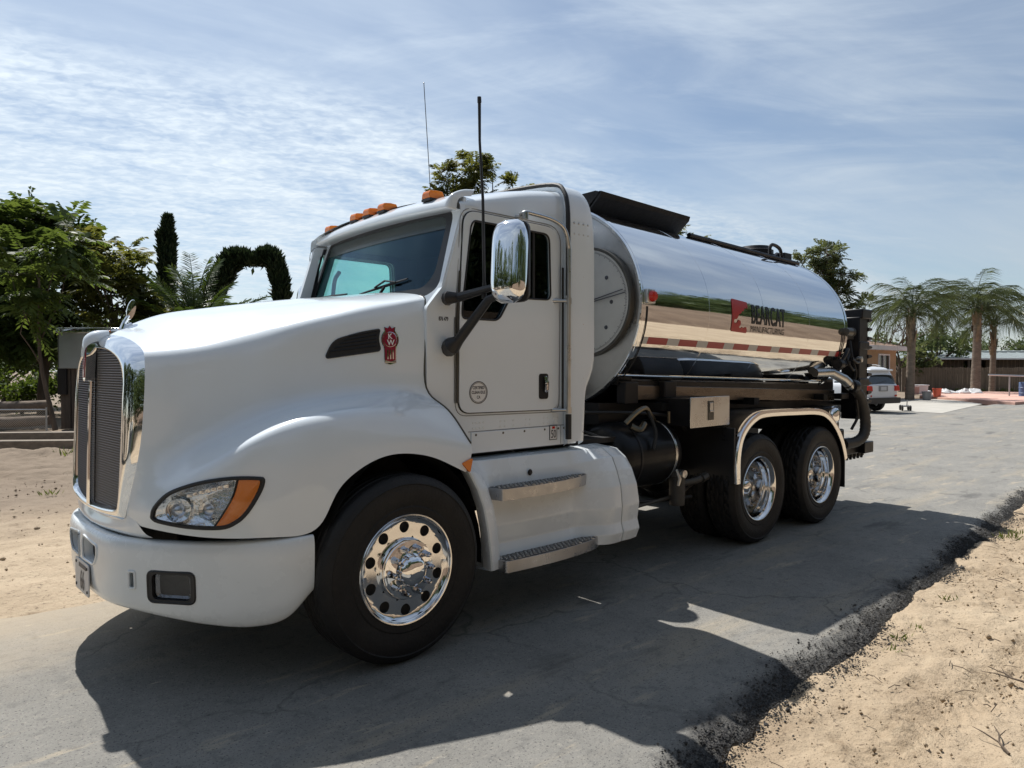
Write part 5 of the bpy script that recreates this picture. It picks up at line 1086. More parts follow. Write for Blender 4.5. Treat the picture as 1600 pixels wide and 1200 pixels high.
    flat(sq, 'logo_mark', M['logored'])
    t = text_mb('BEARCAT', .262, lambda u, v: lf(4.495+u, 2.105+v), bold=.0035, squeeze=.575, cut=.02, spacing=1.07); obj('logo_lettering', t, M['logoblack'], tk, smooth=False)
    t = text_mb('MANUFACTURING', .082, lambda u, v: lf(4.49+u, 2.025+v), bold=.0, squeeze=.98, cut=.02, spacing=1.0); obj('logo_lettering', t, M['logoblack'], tk, smooth=False)
    # black hose tray and rail on the crown
    mb = MB(); x0, x1 = 2.72, 4.12; y0, y1 = -.36, .34; z = 3.17
    def tr(x, y, z): return (x, y, z+TS*(x-TX0))
    pr = [(y0,.0),(y0+.10,.0),(y0-.015,.115),(y0-.03,.13),(y0-.06,.13)]
    mb.prism([(y0-.07,3.27),(y0-.055,3.225),(y0+.10,3.10),(y1-.10,3.10),(y1+.06,3.23),(y1+.06,3.25),(y1-.10,3.13),(y0+.12,3.13),(y0-.03,3.245),(y0-.045,3.275)], [], lambda u, v, t: tr(t, u, v), x0, x1); w = obj('catwalk', mb, M['frame'], truck, smooth=False)
    for x in (x0, x1-.02):
        mb = MB(); mb.prism([(y0-.06,3.265),(y0+.10,3.11),(y1-.10,3.11),(y1+.06,3.24),(y1,3.27),(y0,3.285)], [], lambda u, v, t: tr(t, u, v), x, x+.018); obj('catwalk_end', mb, M['frame'], w, smooth=False)
    mb = MB()
    for i in range(34): mb.box(tuple(tr(x0+.03+i*.04, y0-.02, 3.245)), tuple(tr(x0+.052+i*.04, y1+.02, 3.252)))
    obj('grating', mb, M['frame'], w, smooth=False, kind='stuff')
    mb = MB(); mb.box(tr(2.9,-.28,3.11), tr(4.0,.24,3.24)); obj('catwalk_tray', mb, M['black'], w)
    mb = MB(); mb.tube([tr(x, -.46, 3.068) for x in np.linspace(4.05, 6.42, 8)], .026, 8); rl = obj('top_rail', mb, M['black'], truck)
    mb = MB(); mb.tube(cr_path([tr(5.72,-.46,3.07),tr(5.72,-.46,3.17),tr(5.79,-.46,3.215),tr(5.95,-.46,3.19),tr(6.0,-.46,3.11),tr(6.02,-.46,3.02)], 4).tolist(), .021, 8); obj('grab_hoop', mb, M['black'], truck)
    mb = MB(); mb.lathe([(0,.20),(.18,.19),(.20,.15),(.22,.14),(.22,.0)], tr(6.12,-.05,3.09), 'z', 24); mb.tube([tr(6.05,-.30,3.09),tr(6.2,-.30,3.17),tr(6.35,-.30,3.16)], .03, 8); mb.box(tr(6.2,-.40,3.06), tr(6.38,-.22,3.19)); obj('manhole_hatch', mb, M['black'], truck)
M['dial'] = mat('gauge_face', (0.52, 0.52, 0.50), 0.45, 0.25, var=0.08, vscale=4)
build_tank()

def build_rear():
    K = .14
    # folded spray bar standing upright behind the tank, with its row of nozzles
    mb = MB(); mb.box((6.80,-1.06,1.05),(7.06,-.84,2.30)); mb.box((6.84,-1.08,2.28),(7.12,-.84,2.40)); mb.box((6.78,-1.075,1.9),(7.08,-1.05,2.0)); mb.box((6.78,-1.075,1.45),(7.08,-1.05,1.55)); sb = obj('spray_bar', mb, M['black'], truck, bevel=.015, label='black folded spray bar standing upright behind the tank')
    n0 = None
    for k in range(12):
        z = 1.12+k*.112; m = MB(); m.prism([(0,.0),(.11,.015),(.13,.035),(.10,.045),(.0,.05)], [], lambda u, v, t: (7.05+u, -1.04+t, z+v), -.03, .03); obj('nozzle', m, M['black'], sb, bevel=.004)
    mb = MB(); mb.box((6.42,-1.02,2.02),(6.74,-.86,2.14)); mb.box((6.5,-1.0,1.70),(6.72,-.9,1.76)); mb.box((6.5,-.98,1.30),(6.72,-.88,1.37)); obj('bar_bracket', mb, M['black'], sb, bevel=.01)
    mb = MB(); mb.box((6.62,-.70,.95),(6.92,.95,1.55)); mb.box((6.75,-.62,1.5),(6.95,-.45,2.45)); mb.box((6.75,.35,1.5),(6.95,.55,2.4)); mb.tube([(6.85,-.5,2.35),(6.85,.5,2.3)], .05, 8); mb.tube([(7.0,-.8,1.25),(7.0,1.1,1.25)], .06, 8); obj('rear_pump_rack', mb, M['black'], truck, bevel=.02)
    mb = MB(); mb.box((6.0,-1.02,.70),(7.12,-.80,.79)); mb.box((6.95,-1.08,.62),(7.22,-.72,.76)); mb.box((6.2,-1.0,.62),(7.0,-.84,.71)); lb = obj('lower_spray_bar', mb, M['black'], truck, bevel=.01)
    for k in range(6): m = MB(); m.lathe([(0,-.06),(.016,-.055),(.02,-.03),(.03,-.02),(.03,.02)], (6.62+k*.11,-.95,.60), 'z', 10); obj('nozzle', m, M['black'], lb)
    mb = MB(); pts = cr_path([(6.36,-1.10,1.50),(6.50,-1.14,1.42),(6.64,-1.16,1.28),(6.72,-1.17,1.05),(6.68,-1.17,.88),(6.56,-1.13,.80),(6.34,-1.08,.78)], 8); mb.tube(pts.tolist(), [.058+.005*(i % 2) for i in range(len(pts))], 12); obj('suction_hose', mb, M['hose'], truck, angle=60)
    mb = MB(); mb.tube([(5.85,-.95,1.62),(6.1,-1.02,1.63),(6.3,-1.08,1.55),(6.42,-1.12,1.46)], [.05,.055,.06,.062], 12); obj('delivery_pipe', mb, M['steel'], truck, angle=60)
    mb = MB(); mb.lathe([(0,-.07),(.075,-.06),(.085,0),(.075,.06),(0,.07)], (6.45,-1.13,1.46), 'x', 18); mb.lathe([(0,-.05),(.06,-.045),(.065,.0),(.06,.045),(0,.05)], (6.22,-1.06,1.72), 'x', 14); mb.tube([(6.22,-1.06,1.72),(6.3,-1.1,1.82),(6.42,-1.08,1.9)], .022, 8); mb.tube([(6.3,-1.02,1.66),(6.55,-1.0,1.72),(6.7,-.98,1.88)], .025, 8); obj('hose_coupling', mb, M['black'], truck)
    mb = MB(); mb.lathe([(.10,.02),(.098,-.02),(.085,-.035),(.05,-.045),(0,-.048)], (6.12,-1.06,1.13), 'y', 28); obj('work_lamp', mb, M['chrome'], truck, angle=50)
    mb = MB(); mb.box((6.02,-.98,.92),(6.45,-.7,1.22)); mb.box((6.1,-1.02,.80),(6.5,-.9,.95)); obj('lamp_bracket', mb, M['black'], truck, bevel=.02)
    mb = MB()
    for pts, r in (([(6.55,-1.05,2.0),(6.50,-1.10,1.8),(6.56,-1.12,1.6),(6.5,-1.08,1.4)], .016), ([(6.45,-1.02,1.95),(6.38,-1.10,1.75),(6.5,-1.12,1.65),(6.62,-1.06,1.8)], .014), ([(6.6,-1.1,1.5),(6.55,-1.13,1.3),(6.62,-1.12,1.1),(6.5,-1.1,.95)], .018), ([(6.7,-1.1,1.75),(6.55,-1.13,1.74),(6.45,-1.12,1.78)], .016)): mb.tube(cr_path(pts, 5).tolist(), r, 6)
    obj('hydraulic_line', mb, M['rubber'], truck)
    mb = MB(); mb.lathe([(0,-.03),(.035,-.025),(.04,.02),(.03,.04),(0,.045)], (6.72,-1.10,1.78), 'y', 14); obj('pressure_gauge', mb, M['steel'], truck)
build_rear()

# ------------------------------------------------------------------ plants
M['ail1'] = leaf_mat('compound_leaves', (0.034, 0.062, 0.018), (0.095, 0.135, 0.036), 1.3, 0.48)
M['ail2'] = leaf_mat('bronze_leaves', (0.045, 0.068, 0.020), (0.15, 0.155, 0.045), 1.1, 0.48)
M['bushleaf'] = leaf_mat('bright_bush_leaves', (0.035, 0.065, 0.016), (0.10, 0.15, 0.035), 1.4, 0.4)
M['grey_leaf'] = leaf_mat('grey_green_leaves', (0.055, 0.075, 0.034), (0.13, 0.155, 0.065), 1.0, 0.45)
M['far_leaf'] = leaf_mat('far_leaves', (0.035, 0.060, 0.026), (0.095, 0.125, 0.048), 0.5, 0.4, 0.5)
M['cyp'] = leaf_mat('cypress_foliage', (0.012, 0.022, 0.011), (0.035, 0.055, 0.022), 2.2, 0.2, 0.6)
M['palm'] = leaf_mat('palm_leaflets', (0.038, 0.055, 0.024), (0.105, 0.13, 0.055), 1.2, 0.4, 0.36)
M['datepalm'] = leaf_mat('date_palm_leaflets', (0.022, 0.042, 0.010), (0.075, 0.120, 0.030), 1.2, 0.35, 0.35)
M['bark'] = mat('bark', (0.10, 0.075, 0.055), 0.9, var=0.4, vscale=6, bump=0.8, bscale=18, aniso=(1, 1, .25))
M['palm_bark'] = mat('palm_bark', (0.19, 0.15, 0.115), 0.9, var=0.3, vscale=3, bump=0.7, bscale=12, aniso=(1, 1, 3))
M['boot'] = mat('dry_palm_boot', (0.23, 0.17, 0.11), 0.9, var=0.3, vscale=6)
M['twig'] = mat('dry_twig', (0.09, 0.065, 0.045), 0.9, var=0.3, vscale=30)
M['weed'] = leaf_mat('weed_leaves', (0.07, 0.10, 0.025), (0.16, 0.19, 0.06), 6, 0.35, 0.5)

def frames(d):
    """orthonormal frames from unit directions d (n,3)"""
    up = np.where(np.abs(d[:, 2:3]) < 0.95, np.array([[0, 0, 1.]]), np.array([[1., 0, 0]])); s = np.cross(d, up); s /= np.linalg.norm(s, axis=1, keepdims=True)+1e-9; return s, np.cross(s, d)
def pinnate(org, dr, ln, rng, pairs=8, lw=0.36, droop=0.5):
    """compound leaves: rachis bending down, leaflets in pairs; returns quads (n*2*pairs, 4, 3)"""
    n = len(org); s, u = frames(dr); out = []
    for k in range(pairs):
        t = (k+0.9)/pairs; p = org + dr*(ln*t)[:, None] + np.array([[0, 0, -1.]])*(droop*ln*t*t*.6)[:, None]
        L_ = ln*lw*(0.75+0.5*math.sin(math.pi*min(t+.1, 1)))*rng.uniform(.8, 1.15, n); tang = dr + np.array([[0, 0, -1.]])*droop*t*1.2; tang /= np.linalg.norm(tang, axis=1, keepdims=True)
        for sg in (1, -1):
            ld = s*sg*0.82 + tang*0.45 + np.array([[0, 0, -.38]]) + rng.normal(0, .13, (n, 3)); ld /= np.linalg.norm(ld, axis=1, keepdims=True)
            wd = np.cross(ld, u); wd /= np.linalg.norm(wd, axis=1, keepdims=True)+1e-9; w = (L_*.17)[:, None]
            out.append(np.stack([p, p+ld*(L_*.42)[:, None]+wd*w, p+ld*L_[:, None], p+ld*(L_*.42)[:, None]-wd*w], 1))
    return np.concatenate(out)
def blades(org, dr, ln, wd_, rng):
    s, u = frames(dr); a = rng.uniform(0, 6.28, len(org))[:, None]; w = s*np.cos(a)+u*np.sin(a); L_ = ln[:, None]; W_ = wd_[:, None]
    return np.stack([org, org+dr*L_*.45+w*W_, org+dr*L_, org+dr*L_*.45-w*W_], 1)
def quads_obj(name, Q, m, parent=None, kind=None, loc=(0, 0, 0)):
    V = Q.reshape(-1, 3); F = np.arange(len(V)).reshape(-1, 4); return np_obj(name, V, F, m, parent, loc=loc, kind=kind)
def unit(v): return v/(np.linalg.norm(v, axis=-1, keepdims=True)+1e-9)

def tree(name, label, loc, clusters, trunk_r, lm, n_leaf=26, leaf_len=.6, style='pinnate', seed=1, group=None, trunk_top=None, lean=(0, 0), base_z=0.0, bark='bark', stems=None, dens=1.0, droop=.5):
    """clusters: (dx, dy, z, radius) of foliage masses; limbs run from the stem to each"""
    rng = np.random.default_rng(seed); t = thing(name, label, 'tree', (loc[0], loc[1], base_z), group=group); mb = MB()
    top = trunk_top or max(c[2] for c in clusters)*.62
    def stem_at(z): f = min(1, z/top); return Vector((lean[0]*f + .08*math.sin(z*1.3+seed), lean[1]*f+.08*math.cos(z*1.1+seed*2), z))
    zs = np.linspace(-.1, top, 9); mb.tube([stem_at(z) for z in zs], [trunk_r*(1.25-.75*z/top) if z > .3 else trunk_r*1.4 for z in zs], 9)
    obj('trunk', mb, M[bark], t, angle=70)
    mb = MB(); Q = []
    for (dx, dy, z, r) in clusters:
        c = Vector((dx, dy, z)); b = stem_at(min(top, max(top*.30, z*.55))); mid = b.lerp(c, .55)+Vector((rng.normal(0, .15), rng.normal(0, .15), .15*r)); rr = trunk_r*.42
        mb.tube([b, b.lerp(mid, .5)+Vector((0, 0, .05)), mid, c], [rr, rr*.8, rr*.6, rr*.22], 6)
        n = int(n_leaf*dens*r*r*4) ; nb = max(4, int(5*r))
        tips = []
        for _ in range(nb):
            v = unit(rng.normal(0, 1, 3)); v[2] = v[2]*.7+.15; e = c + Vector(v*r*.85); tips.append(e); mb.tube([c, c.lerp(e, .5)+Vector((0, 0, .06*r)), e], [rr*.3, rr*.2, rr*.07], 4, cap=False)
        if style == 'pinnate':
            tp_ = np.array([list(q) for q in tips]); k = rng.integers(0, len(tips), n); f = rng.uniform(.35, 1.05, n)[:, None]; cc = np.array(c)
            o = cc + (tp_[k]-cc)*f + rng.normal(0, .13*r, (n, 3)); d = unit(unit(o-cc)*.9 + rng.normal(0, .45, (n, 3)) + np.array([0, 0, .15]))
            Q.append(pinnate(o, d, leaf_len*rng.uniform(.7, 1.25, n), rng, droop=droop))
        else:
            n = int(n*5); tp_ = np.array([list(q) for q in tips]); k = rng.integers(0, len(tips), n); cc = np.array(c)
            o = cc + (tp_[k]-cc)*rng.uniform(.4, 1.05, n)[:, None] + rng.normal(0, .2*r, (n, 3)); d = unit(unit(o-cc) + rng.normal(0, .8, (n, 3))); l_ = leaf_len*rng.uniform(.6, 1.3, n)
            Q.append(blades(o, d, l_, l_*(.28 if style == 'oval' else .10), rng))
    obj('limb', mb, M[bark], t, angle=70, kind='stuff')
    q = quads_obj('crown', np.concatenate(Q), M[lm], t); return t

def blob(cx, cy, cz, rx, rz, n, rng, rmin=.5, rmax=.9):
    out = []
    for _ in range(n):
        v = unit(rng.normal(0, 1, 3))*rng.uniform(.2, 1)**.5; out.append((cx+v[0]*rx, cy+v[1]*rx, cz+v[2]*rz, rng.uniform(rmin, rmax)))
    return out

def build_trees():
    r = np.random.default_rng(3)
    # the thicket on the left: pinnate-leaved trees at the yard's edge, nearest first
    tree('leafy_tree', 'tall dark tree with drooping compound leaves, left of the steel box', (3.1, 26.6), [(-1.2,0,6.66,1.0),(0,0.2,6.93,1.1),(1.0,-0.2,6.75,1.0),(-1.9,0.1,5.76,1.1),(-0.4,-0.3,5.76,1.2),(0.9,0.3,5.76,1.1),(1.7,0,6.21,0.8),(-2.2,0,4.59,1.1),(-0.9,0.4,4.5,1.2),(0.6,-0.3,4.59,1.2),(-1.5,0,3.51,1.0),(0.0,0,3.51,1.1),(1.3,0.2,3.78,1.0),(-0.2,-0.5,2.61,0.9)], .16, 'ail1', 15, .95, seed=4, trunk_top=5.4, group='compound leaved trees in the yard')
    tree('leafy_tree', 'dark tree cut by the left edge of the photo, beyond the timbers', (1.0, 26.2), [(-0.9,0,6.57,1.0),(0.3,0,6.48,1.0),(-1.2,0.2,5.58,1.2),(0.2,-0.2,5.4,1.2),(-0.9,0,4.5,1.2),(0.5,0.2,4.32,1.1),(-0.4,0,3.42,1.2),(0.8,-0.2,2.97,0.9),(-1.2,0,2.61,0.9)], .15, 'ail1', 15, .95, seed=9, trunk_top=5.0, group='compound leaved trees in the yard')
    tree('leafy_tree', 'bronze tinged tree with sparse fronds of leaves behind the hood ornament', (5.0, 24.4), [(-1.0,0,5.5,.9),(-.1,.1,5.7,.9),(.8,0,5.1,.9),(1.4,.1,4.4,.8),(-.7,-.2,4.5,1.0),(.4,.2,4.2,1.0),(1.3,-.1,3.4,.9),(-.3,.1,3.3,1.0),(.7,0,2.5,.8),(1.9,.0,3.7,.6)], .10, 'ail2', 15, .8, seed=14, trunk_top=4.0, group='compound leaved trees in the yard')
    tree('sapling', 'slender twin stemmed young tree growing in front of the steel box', (2.0, 19.3), [(-.2,0,3.9,.7),(.4,.1,4.3,.7),(-.5,.1,4.9,.8),(.2,-.1,5.3,.7),(-.9,0,4.2,.6),(-.6,0,3.2,.5)], .055, 'ail1', 16, .7, seed=21, trunk_top=4.2, lean=(-.35, 0))
    # bright undergrowth behind the rails
    for i, (x, y, s, lab) in enumerate(((.6, 27.0, 1.0, 'sunlit green bush at the far left behind the log rail'), (2.6, 28.4, 1.15, 'sunlit green bush between the tree stems and the steel box'), (4.7, 27.6, 1.2, 'shaded bush behind the steel box post'), (6.6, 26.8, 1.3, 'shaded bush hidden behind the hood'))):
        rr = np.random.default_rng(40+i); tree('bush', lab, (x, y), blob(0, 0, .95*s, 1.1*s, .75*s, 12, rr, .5, .8), .05, 'bushleaf' if i < 2 else 'ail1', 26, .16, 'oval', seed=50+i, trunk_top=.8, dens=1.5, group='bushes along the yard')
    for i, (x, y, h) in enumerate(((-2.5, 33, 4.4), (3.0, 35, 4.8), (7.5, 33, 4.0), (-7, 34, 5))):
        rr = np.random.default_rng(60+i); tree('background_tree', ['dense tree off the left edge behind the thicket', 'dense tree standing behind the dark thicket', 'low dense tree behind the date palm', 'dense tree far off the left edge'][i], (x, y), blob(0, 0, h*.55, 2.3, h*.36, 16, rr, .8, 1.2), .16, 'far_leaf', 16, .30, 'oval', seed=70+i, group='dense trees behind the yard')
    # Italian cypress column and the clipped cypress arch
    def cyp(Q, path, rad, n, rng, sp=.35, up=(0, 0, 1)):
        P = cr_path(path, 12); m = len(P); rr = np.interp(np.linspace(0, 1, m), np.linspace(0, 1, len(rad)), rad)
        T = unit(np.gradient(P, axis=0)); k = rng.integers(0, m, n); s, u = frames(T[k]); a = rng.uniform(0, 6.28, n)[:, None]; o_ = s*np.cos(a)+u*np.sin(a); f = rng.uniform(.45, 1.0, n)[:, None]
        o = P[k]+o_*rr[k][:, None]*f*rng.uniform(.8, 1.12, (n, 1)); d = unit(o_*.5+np.array([up])*1.0+rng.normal(0, .28, (n, 3))); l_ = sp*rng.uniform(.5, 1.3, n); Q.append(blades(o, d, l_, l_*.16, rng))
    rng = np.random.default_rng(5)
    t = thing('cypress', 'tall narrow dark cypress column rising behind the date palm', 'tree', (10.8, 37.7, 0)); Q = []
    cyp(Q, [(0,0,.2),(0,0,3),(0,0,6),(.05,0,8),(.08,0,9.2),(.12,0,9.9)], [.40,.44,.42,.36,.20,.05], 9000, rng); cyp(Q, [(-.22,0,6),(-.26,0,8.6),(-.26,0,9.0)], [.14,.14,.03], 900, rng); cyp(Q, [(.22,0,6),(.30,0,8.4),(.32,0,8.9)], [.14,.12,.03], 800, rng)
    quads_obj('crown', np.concatenate(Q), M['cyp'], t); mb = MB(); mb.tube([(0,0,-.1),(0,0,9)], [.16,.03], 8); obj('trunk', mb, M['bark'], t)
    t = thing('cypress_arch', 'dark clipped cypress trained into an arch above the hood', 'tree', (13.3, 32.7, 0)); Q = []
    e = Vector((.736, -.677)).normalized()
    def ap(u, z): return (e.x*u, e.y*u, z)
    ppm = 38/1130
    def pix(px, py): u = (px-392)*ppm; return ap(u, 1.675+(575-py)*ppm)
    cyp(Q, [pix(336, 560), pix(336, 500), pix(338, 462), pix(350, 438), pix(368, 416), pix(384, 408)], [.34,.38,.43,.50,.40,.20], 7500, rng, .40); cyp(Q, [pix(346, 440), pix(362, 412), pix(380, 406), pix(400, 413), pix(416, 408)], [.20,.32,.27,.19,.30], 3600, rng, .48)
    cyp(Q, [pix(408, 409), pix(420, 403), pix(431, 408), pix(438, 428), pix(443, 450), pix(445, 480), pix(445, 560)], [.20,.32,.40,.36,.36,.36,.34], 6500, rng, .40)
    quads_obj('crown', np.concatenate(Q), M['cyp'], t); mb = MB()
    mb.tube([ap((333-392)*ppm, -.1), pix(334, 470), pix(366, 410), pix(395, 410), pix(425, 400)], [.14,.10,.06,.05,.03], 7); mb.tube([ap((442-392)*ppm, -.1), pix(440, 470), pix(428, 402)], [.14,.10,.04], 7); obj('trunk', mb, M['bark'], t)
    # trees that look over the truck
    tree('tall_tree', 'airy tree with feathery leaf sprays rising behind the cab roof', (16.9, 18.4), [(-1.05,.9,9.7,.55),(-.7,.6,9.3,.5),(-.2,.2,9.5,.75),(.05,0,10.4,.5),(.55,-.45,9.9,.5),(1.2,-1.0,9.1,.6),(1.0,-.8,8.5,.7),(-.9,.8,8.6,.7),(-.1,.1,8.6,.8),(.5,-.3,8.4,.8),(0,0,7.4,1.1),(-1.0,.8,7.4,1.0),(.9,-.8,7.2,1.0)], .14, 'ail2', 38, .50, seed=31, trunk_top=8.4)
    tree('tall_tree', 'leafy sprays of a tree showing above the tank catwalk', (28.2, 15.6), [(-.6,.4,8.4,.5),(.3,-.2,8.1,.6),(-1.0,.7,8.8,.35),(0,0,7.2,1.1),(-.9,.7,7.3,.9),(1.0,-.7,7.0,1.0)], .13, 'ail2', 38, .50, seed=33, trunk_top=7.0)
    c = []
    for px, py, q in ((1262,398,1.0),(1285,400,1.2),(1310,430,1.1),(1275,430,1.3),(1330,455,1.0),(1300,462,1.2),(1345,478,.8),(1250,415,.9),(1322,490,.9),(1295,395,.7),(1270,500,1.4),(1310,520,1.3)):
        u = (px-1300)*45/1130; c.append((u*.736+r.normal(0,.3), -u*.677+r.normal(0,.3), 1.675+(575-py)*45/1130, q*1.05))
    tree('broad_tree', 'open branched tree behind the rear end of the tank', (43.0, 14.9), c, .20, 'grey_leaf', 23, .48, 'pinnate', seed=35, trunk_top=6.0)
    # bare branched tree and the trees round the house
    t = thing('bare_tree', 'leafless branching tree between the tank and the tall palm', 'tree', (50.6, 14.6, 0)); rng = np.random.default_rng(8); mb = MB()
    def branch(p, d, l_, rr, dep):
        q = p+d*l_; mid = p.lerp(q, .5)+Vector(rng.normal(0, .05*l_, 3)); mb.tube([p, mid, q], [rr, rr*.8, rr*.6], 5, cap=False)
        if dep:
            for _ in range(3): branch(q, (d+Vector(rng.normal(0, .45, 3))+Vector((0,0,.12))).normalized(), l_*.72, rr*.58, dep-1)
    branch(Vector((0,0,-.1)), Vector((0,0,1)), 2.2, .13, 0)
    for k in range(4): branch(Vector((0,0,2.0)), Vector((rng.normal(0,.4), rng.normal(0,.4), 1)).normalized(), 1.6, .08, 4)
    obj('branch', mb, M['bark'], t, kind='stuff')
    spots = [(57.0, 15.8, 4.6, 2.4, 'grey green tree behind the roof of the brown house'), (64, 15.5, 5.6, 2.6, 'bushy tree between the house and the first palm'), (71, 18.5, 5.2, 3.2, 'rounded tree just right of the first palm above the shed'), (88, 22.6, 5.2, 3.6, 'low dense tree above the middle of the shed roof'), (122, 30.5, 7.8, 5.0, 'large dark round crowned tree on the skyline'), (104, 21.5, 6.0, 4.0, 'dark tree seen between the two right palms'), (117, 20.0, 6.2, 4.2, 'dark skyline tree at the right edge'), (95, 15.6, 5.6, 3.4, 'bushy tree beyond the right end of the shed'), (130, 42, 5.5, 5.0, 'distant tree low on the skyline above the house roof'), (110, 27, 4.6, 4.0, 'distant low tree left of the large dark one')]
    for i, (x, y, h, w, lab) in enumerate(spots):
        rr = np.random.default_rng(80+i); tree('far_tree', lab, (x, y), blob(0, 0, h*.56, w*.8, h*.34, 15, rr, w*.28, w*.42), .22, 'far_leaf' if i not in (0, 2) else 'grey_leaf', 7, .30, 'oval', seed=90+i, dens=1.3 if w < 3 else .8, group='trees beyond the house and shed')
    # the side of the road behind the photographer: trees above a board fence
    rr = np.random.default_rng(120); Q = []; mb = MB()
    for i in range(34):
        if i < 22: x = -34+i*4.6+rr.normal(0, .8); y = -18+rr.normal(0, 2.0)-(3 if i % 3 == 0 else 0)
        else: x = -24+rr.normal(0, 2.5)-(i % 2)*3; y = -16+(i-22)*3.6
        h = 11.5+rr.uniform(-1.8, 3.0); mb.tube([(x, y, -.2), (x+.1, y, h*.6)], [.22, .1], 7)
        for cx, cy, cz, q in blob(x, y, h*.48, 3.0, h*.42, 20, rr, 1.2, 1.8):
            n = int(60*q*q); v = unit(rr.normal(0, 1, (n, 3))); o = np.array([cx, cy, cz])+v*(q*rr.uniform(.4, 1.05, (n, 1))); d = unit(v+rr.normal(0, .7, (n, 3))); l_ = .55*rr.uniform(.6, 1.3, n); Q.append(blades(o, d, l_, l_*.3, rr))
    quads_obj('tree_belt', np.concatenate(Q), M['far_leaf'], kind='stuff')
    obj('tree_belt_trunks', mb, M['bark'], kind='stuff')
build_trees()

# ------------------------------------------------------------------ palms
def frond_mesh(L_, pairs, arch, lw, leaf, rng, mname, droop):
    P = []
    for t in np.linspace(0, 1, 12): P.append((L_*t*(1-.18*arch*t*t), 0, L_*(.55*t - arch*.95*t**2.1)))
    P = np.array(P); mb = MB(); mb.tube(P.tolist(), np.linspace(.035, .006, 12).tolist(), 5); nv0 = len(mb.v)
    D = cr_path(P, 8); T = unit(np.gradient(D, axis=0)); m = len(D); Vv = []; Ff = []
    for k in range(pairs):
        t = .14+.86*k/(pairs-1); i = min(m-1, int(t*(m-1))); p = D[i]; tg = T[i]; side = np.array([0, 1., 0]); up = np.cross(side, tg)*-1
        for sg in (1, -1):
            l_ = leaf*(.55+.9*math.sin(math.pi*min(1, t*.8+.12)))*rng.uniform(.8, 1.15); d = unit(side*sg*.95 + tg*.45 + up*rng.uniform(-.1, .45) + rng.normal(0, .08, 3)); w = np.cross(d, tg); w = unit(w)*lw
            q = p + d*l_*.5 + np.array([0, 0, -droop*l_*.16]); e = p + d*l_*.82 + np.array([0, 0, -droop*l_*.62])
            n = len(mb.v); mb.v += [tuple(p+w*.5), tuple(p-w*.5), tuple(q-w), tuple(q+w), tuple(e)]; mb.f += [(n, n+1, n+2, n+3), (n+3, n+2, n+4)]
    return mb
def palm(name, label, loc, trunk_h, trunk_r, fronds, meshes, m, group=None, boots=True, base_z=0.0, yaw0=0.0):
    t = thing(name, label, 'palm tree', (loc[0], loc[1], base_z), group=group); mb = MB(); zs = np.linspace(-.15, trunk_h, 60)
    if trunk_h > .5:
        mb.tube([(.05*math.sin(z*.7), .04*math.cos(z*.6), z) for z in zs], [trunk_r*(1.12-.30*min(1, max(0, z)/trunk_h))*(1+.045*(i % 3 == 0)) for i, z in enumerate(zs)], 14); obj('trunk', mb, M['palm_bark'], t, angle=50)
    if boots:
        rg = np.random.default_rng(int(loc[0])); mb = MB()
        for k in range(30):
            a = rg.uniform(0, 6.28); z = trunk_h-rg.uniform(.0, 1.9); rr = trunk_r*.95; p = Vector((rr*math.cos(a), rr*math.sin(a), z)); q = p+Vector((math.cos(a)*.10, math.sin(a)*.10, .55)); s = Vector((-math.sin(a), math.cos(a), 0))*.09; mb.add([p-s, p+s, q+s*.5, q-s*.5], [(0,1,2,3)])
        obj('leaf_base', mb, M['boot'], t, kind='stuff', smooth=False)
    for k, (a, el, sc) in enumerate(fronds):
        o = bpy.data.objects.new('frond', meshes[k % len(meshes)]); COL.objects.link(o); o.parent = t; o.location = (.05*math.sin(trunk_h*.7), .04*math.cos(trunk_h*.6), trunk_h-.05+.1*(el > .5)); o.rotation_euler = (0, -el, a+yaw0); o.scale = (sc, sc, sc)
    return t
